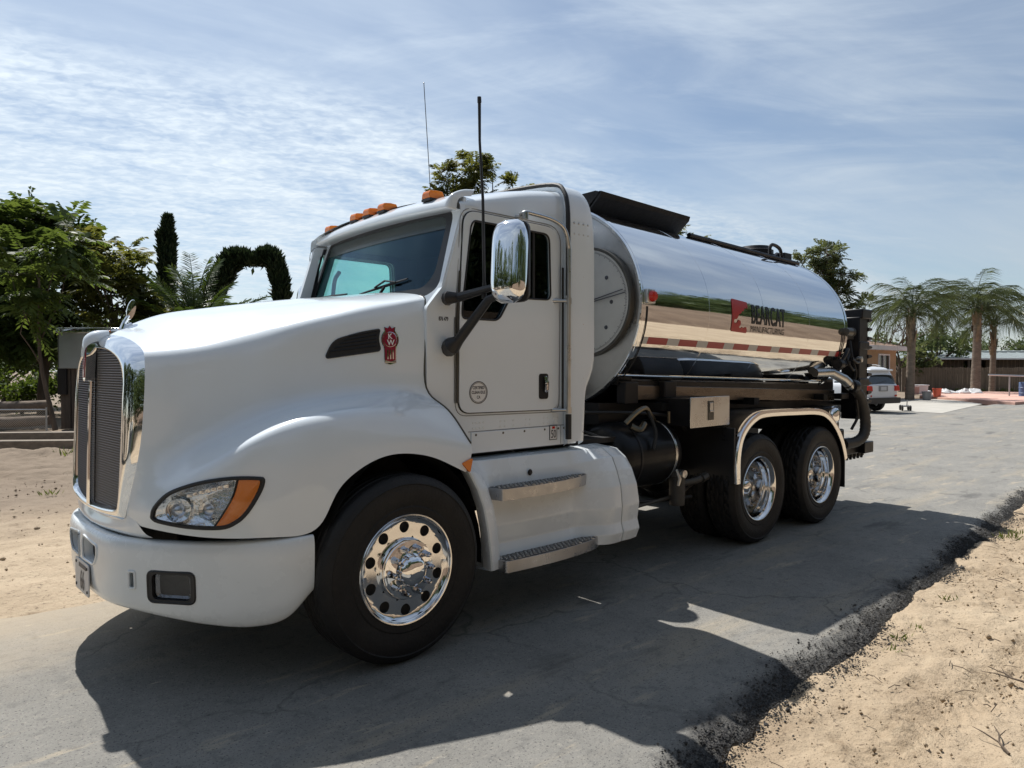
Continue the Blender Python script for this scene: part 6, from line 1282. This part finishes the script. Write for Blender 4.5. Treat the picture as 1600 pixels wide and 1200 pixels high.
def build_palms():
    rng = np.random.default_rng(17)
    def meshes(spec, m):
        out = []
        for s in spec:
            me = bpy.data.meshes.new('frond'); q = frond_mesh(*s[:5], rng, m, s[5]); me.from_pydata([tuple(p) for p in q.v], [], q.f); me.materials.append(M[m]); out.append(me)
        return out
    q = meshes([(3.2, 46, .80, .014, .80, 2.2), (3.0, 44, .95, .014, .85, 2.4), (3.4, 48, .65, .014, .78, 2.0), (2.8, 42, 1.05, .014, .80, 2.5)], 'palm')
    def crown(n, rg, lo=-.10, hi=1.25, sc=1.0): return [(2.4*k+rg.normal(0, .2), lo+(hi-lo)*(k/n)**.8+rg.normal(0, .08), sc*rg.uniform(.78, 1.08)) for k in range(n)]
    palm('queen_palm', 'nearest tall palm, standing alone beside the white car', (38.9, 9.1), 4.35, .20, crown(34, np.random.default_rng(1), -.2, 1.25, .80), q, 'palm', group='queen palms by the driveway')
    palm('queen_palm', 'thick trunked palm with a ragged crown, middle of the three by the shed', (50.9, 9.25), 5.2, .26, crown(36, np.random.default_rng(2), -.2, 1.25, .98), q, 'palm', group='queen palms by the driveway')
    palm('queen_palm', 'thinner shorter palm close right of the thick trunked one', (53.6, 9.0), 4.4, .18, crown(22, np.random.default_rng(3), -.1, 1.25, .84), q, 'palm', group='queen palms by the driveway')
    d = meshes([(3.0, 60, .38, .018, .44, .25), (2.8, 56, .50, .018, .44, .3), (3.2, 62, .30, .018, .42, .2)], 'datepalm')
    palm('date_palm', 'stiff fronded young date palm showing above the hood below the cypress', (6.9, 22.2), 2.5, .26, [(2.4*k+np.random.default_rng(k).normal(0, .15), .1+1.1*(k/34)**.8, np.random.default_rng(k+50).uniform(.8, 1.05)) for k in range(34)], d, 'datepalm', boots=False)
    f = meshes([(2.2, 34, .5, .008, .42, .5), (2.0, 30, .6, .008, .40, .6)], 'palm')
    palm('young_palm', 'thin leaved young palm fanning out behind the steel box', (3.9, 20.9), 1.4, .10, [(2.4*k, .15+1.0*(k/14), .9) for k in range(14)], f, 'palm', boots=False)
build_palms()

# ------------------------------------------------------------------ buildings, car, clutter
M['stucco'] = mat('beige_stucco', (0.40, 0.27, 0.16), 0.9, var=0.08, vscale=2, bump=0.2, bscale=60)
M['shingle'] = mat('brown_shingles', (0.26, 0.17, 0.125), 0.9, var=0.25, vscale=7, aniso=(1, 3, 3))
M['trim'] = mat('white_trim', (0.66, 0.67, 0.70), 0.6); M['pane'] = mat('window_pane', (0.05, 0.06, 0.065), 0.05, spec=0.8)
M['metalroof'] = mat('grey_metal_roof', (0.25, 0.28, 0.28), 0.5, 0.2, var=0.12, vscale=1.5, aniso=(3, .4, 1))
M['oldwood'] = mat('weathered_boards', (0.15, 0.12, 0.092), 0.9, var=0.30, vscale=2.2, aniso=(4, 4, .3), bump=0.3, bscale=30)
M['darkwood'] = mat('dark_boards', (0.085, 0.066, 0.052), 0.9, var=0.35, vscale=2.5, aniso=(4, 4, .3))
M['timber'] = mat('grey_timber', (0.20, 0.165, 0.13), 0.9, var=0.22, vscale=3, aniso=(.5, 4, 4), bump=0.4, bscale=25)
M['log'] = mat('log_wood', (0.17, 0.13, 0.10), 0.9, var=0.3, vscale=4, bump=0.5, bscale=14)
M['wire'] = mat('galvanised_wire', (0.45, 0.46, 0.47), 0.4, 0.8)
M['carpaint'] = mat('silver_white_paint', (0.74, 0.76, 0.79), 0.22, coat=0.5, var=0.02)
M['orange'] = mat('orange_plastic', (0.62, 0.12, 0.065), 0.5); M['greyplastic'] = mat('grey_plastic', (0.25, 0.25, 0.25), 0.5); M['blueplastic'] = mat('blue_plastic', (0.07, 0.12, 0.24), 0.5)
M['bag'] = mat('white_plastic_bag', (0.66, 0.66, 0.66), 0.4, var=0.15, vscale=4, bump=0.5, bscale=8)
M['tub'] = mat('white_tub', (0.62, 0.61, 0.62), 0.5)

def build_house():
    t = thing('house', 'beige stucco house with brown hip roof and white eaves behind the tank', 'house', (35.2, 15.5, 0)); x0, x1, y0, y1 = -7.2, 7.0, -4.5, 4.5; z = 2.72
    mb = MB()
    wx0, wx1, wz0, wz1 = 4.45, 5.9, 1.55, 2.38
    mb.prism([(x0,-.1),(x1,-.1),(x1,z),(x0,z)], [[(wx0,wz0),(wx1,wz0),(wx1,wz1),(wx0,wz1)]], lambda u, v, d: (u, y0+d, v), 0, .2); mb.box((x0,y0+.2,-.1),(x0+.2,y1,z)); mb.box((x1-.2,y0+.2,-.1),(x1,y1,z)); mb.box((x0,y1,-.1),(x1,y1+.2,z)); obj('wall', mb, M['stucco'], t, smooth=False)
    o = .62; e = 3.6
    mb = MB(); A_ = [(x0-o,y0-o,z+.16),(x1+o,y0-o,z+.16),(x1+o,y1+o,z+.16),(x0-o,y1+o,z+.16),(x0+e,0,z+1.28),(x1-e,0,z+1.28)]; mb.add(A_, [(0,1,5,4),(1,2,5),(2,3,4,5),(3,0,4)]); mb.add([(x, y, zz-.06) for x, y, zz in A_[:4]], [(3,2,1,0)]); rf = obj('roof', mb, M['shingle'], t, smooth=False)
    for k in range(1, 9):
        f = k/9; mb = MB(); a = Vector(A_[0]).lerp(Vector(A_[4]), f); b = Vector(A_[1]).lerp(Vector(A_[5]), f); mb.tube([a, b], .018, 4); obj('shingle_course', mb, M['shingle'], rf)
    mb = MB(); b_ = .03
    mb.box((x0-o,y0-o-.03,z-.06),(x1+o,y0-o,z+.17)); mb.box((x1+o,y0-o-.03,z-.06),(x1+o+.03,y1+o,z+.17)); mb.box((x0-o,y0-o+.02,z-.05),(x1+o-.02,y1+o,z-.01)); obj('eaves', mb, M['trim'], t, smooth=False)
    mb = MB(); f = .09
    mb.prism([(wx0-f,wz0-f),(wx1+f,wz0-f),(wx1+f,wz1+f),(wx0-f,wz1+f)], [[(wx0,wz0),(wx1,wz0),(wx1,wz1),(wx0,wz1)]], lambda u, v, d: (u, y0-.04+d, v), 0, .06); mb.box(((wx0+wx1)/2-.03,y0-.02,wz0),((wx0+wx1)/2+.03,y0+.04,wz1)); w = obj('window', mb, M['trim'], t, smooth=False)
    for a, b in ((wx0, (wx0+wx1)/2-.03), ((wx0+wx1)/2+.03, wx1)): mb = MB(); mb.box((a,y0+.05,wz0),(b,y0+.06,wz1)); obj('pane', mb, M['pane'], w, smooth=False)
    mb = MB(); mb.box((-3.5,y0-.05,0),(1.6,y0-.01,2.15)); obj('garage_door', mb, M['trim'], t, smooth=False)
build_house()

def build_shed():
    d = Vector((.736, -.677)); n = Vector((.677, .736)); ang = math.atan2(d.y, d.x)
    t = thing('shed', 'long low shed of dark boards under a grey metal roof', 'shed', (60.0, 17.2, 0), ang); L_ = 20; mb = MB()
    mb.prism([(0,2.42),(L_,2.42),(L_,2.46),(0,2.46)], [], lambda u, v, k: (u, k, v+(k+.5)*.13), -.5, 5.2); r = obj('roof', mb, M['metalroof'], t, smooth=False)
    for k in range(27): mb = MB(); x = .3+k*.74; mb.prism([(x,.0),(x+.05,.0),(x+.035,.04),(x+.015,.04)], [], lambda u, v, q: (u, q, 2.465+v+(q+.5)*.13), -.5, 5.2); obj('roof_seam', mb, M['metalroof'], r, smooth=False)
    mb = MB(); mb.box((-.02,-.53,2.36),(L_+.02,-.50,2.47)); obj('gutter', mb, M['trim'], r, smooth=False)
    def wall(x0, x1): mb = MB(); mb.box((x0,.3,-.1),(x1,.42,2.5)); return mb
    mb = MB()
    for a, b in ((0.1,5.6),(7.4,15.2),(17.6,L_-.1)): mb.add(*(lambda q: (q.v, q.f))(wall(a, b)))
    mb.box((5.6,.3,-.1),(7.4,.42,1.5)); mb.box((5.6,.3,2.3),(7.4,.42,2.5)); mb.box((15.2,.3,-.1),(17.6,.42,1.3)); mb.box((.1,5.0,-.1),(L_-.1,5.1,3.0)); obj('wall', mb, M['darkwood'], t, smooth=False)
    mb = MB()
    for k in range(60): x = .15+k*.33; mb.box((x,.272,-.1),(x+.04,.30,1.5 if (5.5 < x < 7.4) else 1.3 if 15.1 < x < 17.6 else 2.45))
    obj('batten', mb, M['oldwood'], t, smooth=False, kind='stuff')
    for x in (0.05, 2.6, 5.5, 7.4, 10.2, 13, 15.1, 17.6): mb = MB(); mb.box((x,-.42,-.1),(x+.13,-.29,2.44)); obj('post', mb, M['darkwood'], t, smooth=False)
    # second roof behind to the right
    t2 = thing('carport', 'thin flat carport roof on posts at the right edge behind the shed', 'carport', (68.5, 14.5, 0), ang); mb = MB(); mb.box((-2.0,0,3.02),(14,5,3.12)); obj('roof', mb, M['metalroof'], t2, smooth=False)
    for x in (-1.8, 2, 6, 10): mb = MB(); mb.box((x,.2,-.1),(x+.12,.32,3.02)); obj('post', mb, M['darkwood'], t2, smooth=False)
    # board fence in front
    t = thing('board_fence', 'weathered grey brown board fence in front of the shed', 'fence', (55.6, 15.3, 0), math.atan2(-.80, .60)); rg = np.random.default_rng(4); mb = MB()
    for k in range(92):
        x = k*.165; h = 1.72+rg.normal(0, .02); y = rg.normal(0, .006); mb.prism([(x,-.1),(x+.15,-.1),(x+.15,h-.03),(x+.12,h),(x+.03,h),(x,h-.03)], [], lambda u, v, q: (u, y+q, v), 0, .02)
    obj('board', mb, M['oldwood'], t, smooth=False, kind='stuff')
    for k in range(8): mb = MB(); mb.box((k*2.1,.022,-.1),(k*2.1+.1,.12,1.66)); obj('post', mb, M['oldwood'], t, smooth=False)
    for z in (.4, 1.35): mb = MB(); mb.box((0,.021,z),(15.1,.06,z+.09)); obj('rail', mb, M['oldwood'], t, smooth=False)
build_shed()

def build_car():
    t = thing('parked_car', 'silver white SUV parked nose away behind the tank', 'car', (26.2, 5.78, 0.01), -.25)
    # stations along the car: (y, half width low, half width belt, z bottom, z belt)
    st = [(0.02,.80,.78,.46,.98),(.10,.90,.88,.36,1.04),(.5,.95,.92,.32,1.07),(1.2,.95,.93,.28,1.06),(2.4,.95,.93,.28,1.04),(3.4,.95,.92,.30,1.03),(4.0,.93,.88,.32,.98),(4.45,.85,.80,.36,.90),(4.62,.70,.66,.42,.80)]
    net = [[(-a*.92,y,zb),(-a,y,zb+.12),(-a*1.005,y,(zb+zt)/2),(-b,y,zt),(-b*.8,y,zt+.03),(0,y,zt+.05),(b*.8,y,zt+.03),(b,y,zt),(a*1.005,y,(zb+zt)/2),(a,y,zb+.12),(a*.92,y,zb)] for y, a, b, zb, zt in st]
    mb = MB(); mb.grid(loft(net, 3, 3).tolist()); mb.add(net[0], [tuple(range(11))]); body = obj('body', mb, M['carpaint'], t, angle=50)
    gh = [(.10,.84,.66,1.02,1.40),(.32,.86,.68,1.05,1.66),(.9,.88,.72,1.05,1.73),(2.0,.88,.72,1.04,1.74),(2.9,.87,.68,1.03,1.66),(3.75,.84,.70,1.02,1.06)]
    net = [[(-b,y,z0),(-b*.93,y,z0+(z1-z0)*.5),(-c,y,z1-.05),(-c*.8,y,z1),(0,y,z1+.02),(c*.8,y,z1),(c,y,z1-.05),(b*.93,y,z0+(z1-z0)*.5),(b,y,z0)] for y, b, c, z0, z1 in gh]
    mb = MB(); mb.grid(loft(net, 3, 3).tolist()); obj('cabin', mb, M['carpaint'], t, angle=50)
    for s in (-1, 1):
        mb = MB(); mb.prism([(.62,1.10),(1.45,1.10),(1.45,1.58),(.80,1.55),(.55,1.30)], [], lambda u, v, q: (s*(q+.875-(v-1.08)*.29), u, v), .004, .012); obj('side_window', mb, M['pane'], t, smooth=False)
        mb = MB(); mb.prism([(1.55,1.10),(2.5,1.10),(2.5,1.60),(1.55,1.60)], [], lambda u, v, q: (s*(q+.875-(v-1.08)*.29), u, v), .004, .012); obj('side_window', mb, M['pane'], t, smooth=False)
        mb = MB(); mb.prism([(-.02,.80),(.0,1.0),(.18,1.03),(.16,.82)], [], lambda u, v, q: (s*(.66+q), u-.02, v), 0, .26); obj('tail_lamp', mb, M['red'], t, bevel=.02)
        mb = MB(); mb.tube([(s*.66,.6,1.74),(s*.68,.8,1.79),(s*.68,2.2,1.80),(s*.66,2.5,1.75)], .02, 6); obj('roof_rail', mb, M['greyplastic'], t)
        mb = MB(); mb.box((s*.70-.03,-.005,.60),(s*.70+.10 if s>0 else s*.70+.03,.005,.66)); obj('reflector', mb, M['red'], t)
    mb = MB(); mb.prism(rnd_poly([(-.72,1.06),(.72,1.06),(.60,1.50),(-.60,1.50)], .06), [], lambda u, v, q: (u, .065+(v-1.06)*.42-q, v), 0, .012); rw = obj('rear_window', mb, M['pane'], t, smooth=False)
    mb = MB(); mb.tube([(-.3,.055,1.10),(.0,.08,1.14),(.28,.10,1.18)], .012, 5); obj('rear_wiper', mb, M['plastic'], rw)
    mb = MB(); mb.box((-.64,.06,1.56),(.64,.40,1.62)); obj('spoiler', mb, M['carpaint'], t, bevel=.02)
    mb = MB(); mb.prism(rnd_poly([(-.93,.34),(.93,.34),(.95,.56),(-.95,.56)], .06), [], lambda u, v, q: (u, -.06+q, v), 0, .25); obj('rear_bumper', mb, M['plastic'], t, bevel=.03)
    mb = MB(); mb.box((-.16,-.012,.83),(.16,.0,.97)); obj('number_plate', mb, M['plate'], t, smooth=False)
    mb = MB(); mb.box((-.26,-.004,.80),(.26,.02,1.0)); obj('plate_recess', mb, M['greyplastic'], t, bevel=.01)
    w0 = None
    for x, y in ((-.86,.92),(.86,.92),(-.86,3.72),(.86,3.72)):
        s = -1 if x < 0 else 1
        if w0 is None:
            mb = MB(); mb.lathe([(.20,-.11),(.33,-.11),(.36,-.07),(.36,.07),(.33,.11),(.20,.11)], (0,0,0), 'x', 28); w0 = obj('wheel', mb, M['tyre'], t, (x, y, .36)); mb = MB(); mb.lathe([(.21,-.10),(.19,-.07),(.05,-.09),(0,-.09)], (0,0,0), 'x', 28); obj('rim', mb, M['alu'], w0)
            ms = MB()
            for k in range(5):
                a = k*2*math.pi/5; ms.box((-.105,-.03,.03),(-.088,.03,.19), Matrix.Rotation(a, 4, 'X'))
            obj('spoke', ms, M['alu'], w0, kind='stuff')
        else: c = copy_tree(w0, t); c.location = (x, y, .36); c.rotation_euler = (0, 0, 0 if s < 0 else math.pi)
build_car()

def bucket(name, label, loc, r0, r1, h, m, cat='bucket'):
    t = thing(name, label, cat, loc); mb = MB(); mb.lathe([(0,.0),(r0,.0),(r1,h*.93),(r1+.012,h*.93),(r1+.012,h),(r1-.01,h),(r0-.01,.03),(0,.03)], (0,0,0), 'z', 24); obj('shell', mb, m, t, angle=40)
    mb = MB(); mb.tube([(r1*math.cos(a), r1*.25+r1*.5*0, h*.9-abs(math.sin(a))*h*.35) for a in np.linspace(0, math.pi, 12)], .006, 5); obj('handle', mb, M['wire'], t); return t
def build_clutter():
    bucket('bucket', 'orange red plastic bucket on the pink slab edge', (40.9, 8.45, 0.13), .17, .22, .46, M['orange']); bucket('bucket', 'grey plastic bucket beside the foot of the nearest palm', (39.0, 8.35, 0.02), .19, .23, .44, M['greyplastic'])
    rg = np.random.default_rng(6)
    t = thing('plastic_tub', 'white plastic storage tub standing left of the bag heap', 'tub', (45.2, 10.75, 0.12), -.7); mb = MB(); mb.prism([(-.36,0),(.36,0),(.42,.5),(-.42,.5)], [], lambda u, v, q: (u, q*(1+.15*v), v), -.28, .28); obj('tub_body', mb, M['tub'], t, bevel=.03); mb = MB(); mb.box((-.46,-.34,.5),(.46,.34,.55)); obj('lid', mb, M['tub'], t, bevel=.02)
    t = thing('plastic_tub', 'pinkish storage tub with rubbish piled on top beside the palm trunk', 'tub', (43.9, 10.7, 0.12), -.4); mb = MB(); mb.prism([(-.28,0),(.28,0),(.33,.45),(-.33,.45)], [], lambda u, v, q: (u, q, v), -.25, .25); obj('tub_body', mb, M['pink'], t, bevel=.03)
    labs = ['largest white plastic bag lying on the heap', 'crumpled white sheet at the right end of the heap', 'white bag bulging against the plastic tub', 'small grey white bag in front of the heap', 'flattened white bag lying towards the shed', 'white bag leaning at the back of the heap', 'torn white wrapper at the front of the heap']
    for i, lab in enumerate(labs):
        x, y = 46.2+i*.42+rg.normal(0, .15), 10.5-i*.28+rg.normal(0, .2); mb = MB(); rows = []; rx, rz = rg.uniform(.3, .6), rg.uniform(.16, .42)
        for a in np.linspace(-.3, math.pi/2, 7): rows.append([(rx*math.cos(a)*math.cos(b)*rg.uniform(.75, 1.2), rx*math.cos(a)*math.sin(b)*rg.uniform(.75, 1.2), max(-.02, rz*math.sin(a))*rg.uniform(.7, 1.25)) for b in np.linspace(0, 2*math.pi, 15)[:-1]])
        mb.grid(rows, closev=True); mb.add(rows[-1], [tuple(range(14))]); tag(obj('plastic_bag', mb, M['bag'], None, (x, y, .13), angle=25), lab, 'bag', 'white bags dumped by the palm')
    # pipe rail, barrel, trolley
    t = thing('pipe_rail', 'grey metal pipe rail on two legs near the right edge', 'railing', (44.2, 6.9, 0)); mb = MB(); mb.tube([(0,0,1.30),(1.9,-1.75,1.22)], .045, 8); obj('rail', mb, M['wire'], t)
    for f in (.45, .98): mb = MB(); mb.tube([(1.9*f,-1.75*f,-.1),(1.9*f,-1.75*f,1.28-.08*f)], .04, 8); obj('leg', mb, M['wire'], t)
    mb = MB(); mb.lathe([(0,0),(.27,0),(.29,.03),(.28,.28),(.295,.30),(.28,.32),(.28,.58),(.295,.60),(.28,.62),(.28,.87),(.27,.9),(0,.9)], (0,0,0), 'z', 24); tag(obj('barrel', mb, M['blueplastic'], None, (45.55, 5.5, 0)), 'blue plastic barrel at the right edge by the pipe rail', 'barrel')
    t = thing('hand_trolley', 'small dark wheeled trolley on the concrete beside the white car', 'trolley', (28.2, 5.7, .01), .5)
    mb = MB(); mb.box((-.30,-.12,.16),(.30,.12,.21)); mb.tube([(-.28,0,.18),(-.36,0,.42)], .018, 6); obj('deck', mb, M['greyplastic'], t)
    for x, y in ((-.2,-.14),(.24,-.14),(-.2,.14),(.24,.14)): mb = MB(); mb.lathe([(0,-.03),(.09,-.03),(.11,-.015),(.11,.015),(.09,.03),(0,.03)], (x,y,.11), 'y', 16); obj('wheel', mb, M['tyre'], t)
    # the yard on the left: steel box on posts, log rail, low wire netting, timbers
    d = Vector((.736, -.677)); ang = math.atan2(d.y, d.x)
    t = thing('steel_box', 'large stainless steel box raised on dark posts beyond the yard', 'box', (2.25, 19.75, 0), ang); mb = MB(); mb.box((0,0,1.66),(1.55,.7,2.70)); bx = obj('casing', mb, M['steelbox'], t, bevel=.02)
    mb = MB(); mb.box((.02,-.012,1.69),(.03,-.0,2.66)); mb.box((.83,-.008,1.68),(.835,0,2.68)); obj('panel_seam', mb, M['seam_dark'], bx)
    mb = MB(); mb.prism([(-.06,2.70),(-.06,2.76),(-.02,2.84),(.03,2.86),(.5,2.86),(.75,2.80),(.75,2.70)], [], lambda u, v, q: (q, u, v), -.05, 1.95); obj('roof', mb, M['alu'], t, bevel=.01)
    mb = MB(); mb.box((1.45,-.085,2.72),(1.58,-.058,2.77)); obj('amber_marker', mb, M['amber'], t, bevel=.008)
    mb = MB(); mb.box((1.22,-.012,1.68),(1.34,0,2.68)); obj('side_strip', mb, M['alu'], t)
    for x, w, z, m in ((.02,.28,1.66,'darkwood'),(.34,.10,1.66,'darkwood'),(.47,.07,1.66,'timber')): mb = MB(); mb.box((x,.08,-.1),(x+w,.08+w*.8,z)); obj('post', mb, M[m], t, bevel=.01)
    mb = MB(); mb.box((-.02,.0,.9),(.24,.07,1.66)); obj('switch_box', mb, M['black'], t, bevel=.01)
    rg = np.random.default_rng(12)
    def log(lab, p, q, r):
        mb = MB(); a, b = Vector(p), Vector(q); mb.tube([a.lerp(b, f)+Vector((0, 0, rg.normal(0, .02))) for f in np.linspace(0, 1, 10)], [r*rg.uniform(.9, 1.08) for _ in range(10)], 10); tag(obj('log', mb, M['log'], None, angle=60), lab, 'log', 'logs laid along the yard edge')
    log('long log lying left of the steel box post', (-2.2, 23.6, .48), (2.15, 20.4, .56), .17); log('short log lying right of the steel box post', (2.75, 19.9, .56), (5.2, 18.0, .52), .17); log('low half buried log beneath the long one', (-2.0, 22.6, .14), (2.0, 19.6, .16), .15)
    t = thing('wire_netting', 'low sagging chain link netting at the yard edge below the logs', 'fence', (-2.5, 22.2, 0)); mb = MB(); a, b = Vector((0,0,0)), Vector((4.3,-3.3,0)); L_ = (b-a).length; h = .52; n = int(L_/.06); u = (b-a)/L_
    for k in range(-9, n):
        for sg in (1, -1):
            x0, x1 = k*.06, k*.06+h; q0, q1 = max(0, x0), min(L_, x1)
            if q1-q0 < .05: continue
            z0, z1 = (q0-x0, q1-x0) if sg > 0 else (h-(q0-x0), h-(q1-x0)); p, q = a+u*q0, a+u*q1; w = .0045; mb.add([(p.x,p.y,z0-w),(p.x,p.y,z0+w),(q.x,q.y,z1+w),(q.x,q.y,z1-w)], [(0,1,2,3)])
    obj('mesh', mb, M['wire'], t, kind='stuff', smooth=False); mb = MB(); mb.tube([a+Vector((0,0,h)), b+Vector((0,0,h))], .02, 6); obj('top_wire', mb, M['wire'], t)
    for f in (0, .33, .66, 1): p = a.lerp(b, f); mb = MB(); mb.tube([(p.x,p.y,-.1),(p.x,p.y,.58)], .025, 6); obj('post', mb, M['wire'], t)
    def timber(lab, p, q, w, h, z):
        a, b = Vector(p), Vector(q); u = (b-a).normalized(); s = Vector((-u.y, u.x, 0))*w; mb = MB(); mb.add([a-s+Vector((0,0,z)), b-s+Vector((0,0,z)), b+s+Vector((0,0,z)), a+s+Vector((0,0,z)), a-s+Vector((0,0,z+h)), b-s+Vector((0,0,z+h)), b+s+Vector((0,0,z+h)), a+s+Vector((0,0,z+h))], [(0,3,2,1),(4,5,6,7),(0,1,5,4),(1,2,6,5),(2,3,7,6),(3,0,4,7)]); tag(obj('timber', mb, M['timber'], None, smooth=False, bevel=.015), lab, 'timber', 'timbers edging the yard')
    timber('upper grey timber of the stacked edging across the yard', (-4.5, 16.8, 0), (5.6, 9.3, 0), .13, .15, .20); timber('lower grey timber of the stacked edging, set nearer the road', (-4.6, 16.4, 0), (5.4, 8.9, 0), .14, .28, -.06)
    mb = MB(); mb.box((-.18,-.12,-.15),(.14,.14,.44)); tag(obj('wood_block', mb, M['darkwood'], None, (-.72, 9.0, 0), bevel=.02), 'dark squared wood block cut by the left edge of the photo', 'wood block')
M['steelbox'] = mat('dull_stainless', (0.30, 0.34, 0.355), 0.38, 0.45, var=0.1, vscale=1.5, rvar=0.08)
build_clutter()

# ------------------------------------------------------------------ small litter on the verge
def build_litter():
    rg = np.random.default_rng(31)
    def gz(x, y): return -0.03
    mb = MB()
    for k in range(230):
        x = rg.uniform(-1.5, 9); y = edge_y(np.array([x]))[0]-abs(rg.normal(.9, .8))-.15; a = rg.uniform(0, 6.28); l_ = rg.uniform(.03, .13); p = Vector((x, y, gz(x, y)+.012)); q = p+Vector((math.cos(a), math.sin(a), rg.uniform(-.05, .12)))*l_; mb.tube([p, p.lerp(q, .5)+Vector((0, 0, rg.uniform(0, .012))), q], rg.uniform(.0012, .0032), 4)
    obj('twig_litter', mb, M['twig'], kind='stuff')
    spots = [(1.02,-3.98,.0,'dark forked twig lying nearest the bottom right corner'), (1.45,-3.85,.5,'thin dry twig curved on the sand above the forked one'), (2.35,-3.75,1.2,'bent dark twig beside the tyre ruts'), (3.9,-3.7,.3,'dry twig near the right edge of the sand'), (.62,-3.55,2.0,'short thin twig by the crumbled asphalt edge')]
    for x, y, a, lab in spots:
        mb = MB(); p = Vector((0,0,.0)); pts = [p+Vector((.05*k, .014*math.sin(k*1.1), .012+.006*(k % 2))) for k in range(6)]; mb.tube(pts, [.006,.006,.005,.004,.003,.002], 5); mb.tube([pts[2], pts[2]+Vector((.06,.05,.012)), pts[2]+Vector((.12,.075,.004))], [.004,.003,.0015], 5); mb.tube([pts[3], pts[3]+Vector((.05,-.04,.01))], [.003,.0015], 5)
        tag(obj('twig', mb, M['twig'], None, (x, y, gz(x, y)), rotz=a), lab, 'twig', 'larger twigs on the verge')
    # clods of earth
    n = 5000; px = rg.uniform(-1.5, 9.5, n); py = edge_y(px)-np.abs(rg.normal(.0, 1.4, n))-.12; s = rg.gamma(1.3, .0026, n)+.0015
    base = np.array([(1,0,0),(-1,0,0),(0,1,0),(0,-1,0),(0,0,1),(0,0,-1)], float); Fb = np.array([(0,2,4),(2,1,4),(1,3,4),(3,0,4),(2,0,5),(1,2,5),(3,1,5),(0,3,5)])
    V = base[None]*rg.uniform(.6, 1.3, (n, 6, 3))*s[:, None, None]; V += np.stack([px, py, np.full(n, -.034)], -1)[:, None]; np_obj('dirt_clods', V.reshape(-1, 3), (Fb[None]+np.arange(n)[:, None, None]*6).reshape(-1, 3), M['dirt'], kind='stuff')
    n = 2600; px = rg.uniform(-4, 4.5, n); py = 1.8+11*rg.uniform(0, 1, n)**.8; s = rg.gamma(1.5, .0045, n)+.002
    V = base[None]*rg.uniform(.6, 1.3, (n, 6, 3))*s[:, None, None]; V += np.stack([px, py, np.where(py > 6.5, .0, -.05)], -1)[:, None]; np_obj('dirt_clods', V.reshape(-1, 3), (Fb[None]+np.arange(n)[:, None, None]*6).reshape(-1, 3), M['dirt'], kind='stuff')
    # weeds along the asphalt edge and in the yard
    Q = []
    for x, y, s in [(6.3,-2.72,1.0),(6.6,-2.74,.8),(2.6,-3.02,.6),(2.9,-3.0,.5),(2.35,-3.05,.5),(3.7,-2.95,.6),(.9,11.2,2.2),(-.3,6.6,1.1),(1.0,12.6,1.5),(-.1,13.8,1.4),(4.6,17.2,2.5),(-.8,21.5,2.5)]+[(56.5+i*.5,13.2-i*.55,3.0) for i in range(12)]:
        n = int(26*s) if s < 2.6 else 40; o = np.stack([x+rg.normal(0,.05*s,n), y+rg.normal(0,.05*s,n), np.full(n, -.045 if y < 0 else -.03)], -1); d = unit(np.stack([rg.normal(0,.6,n), rg.normal(0,.6,n), np.ones(n)], -1)); l_ = .09*s*rg.uniform(.5,1.3,n); Q.append(blades(o, d, l_, l_*.09, rg))
    quads_obj('weeds', np.concatenate(Q), M['weed'], kind='stuff')
build_litter()
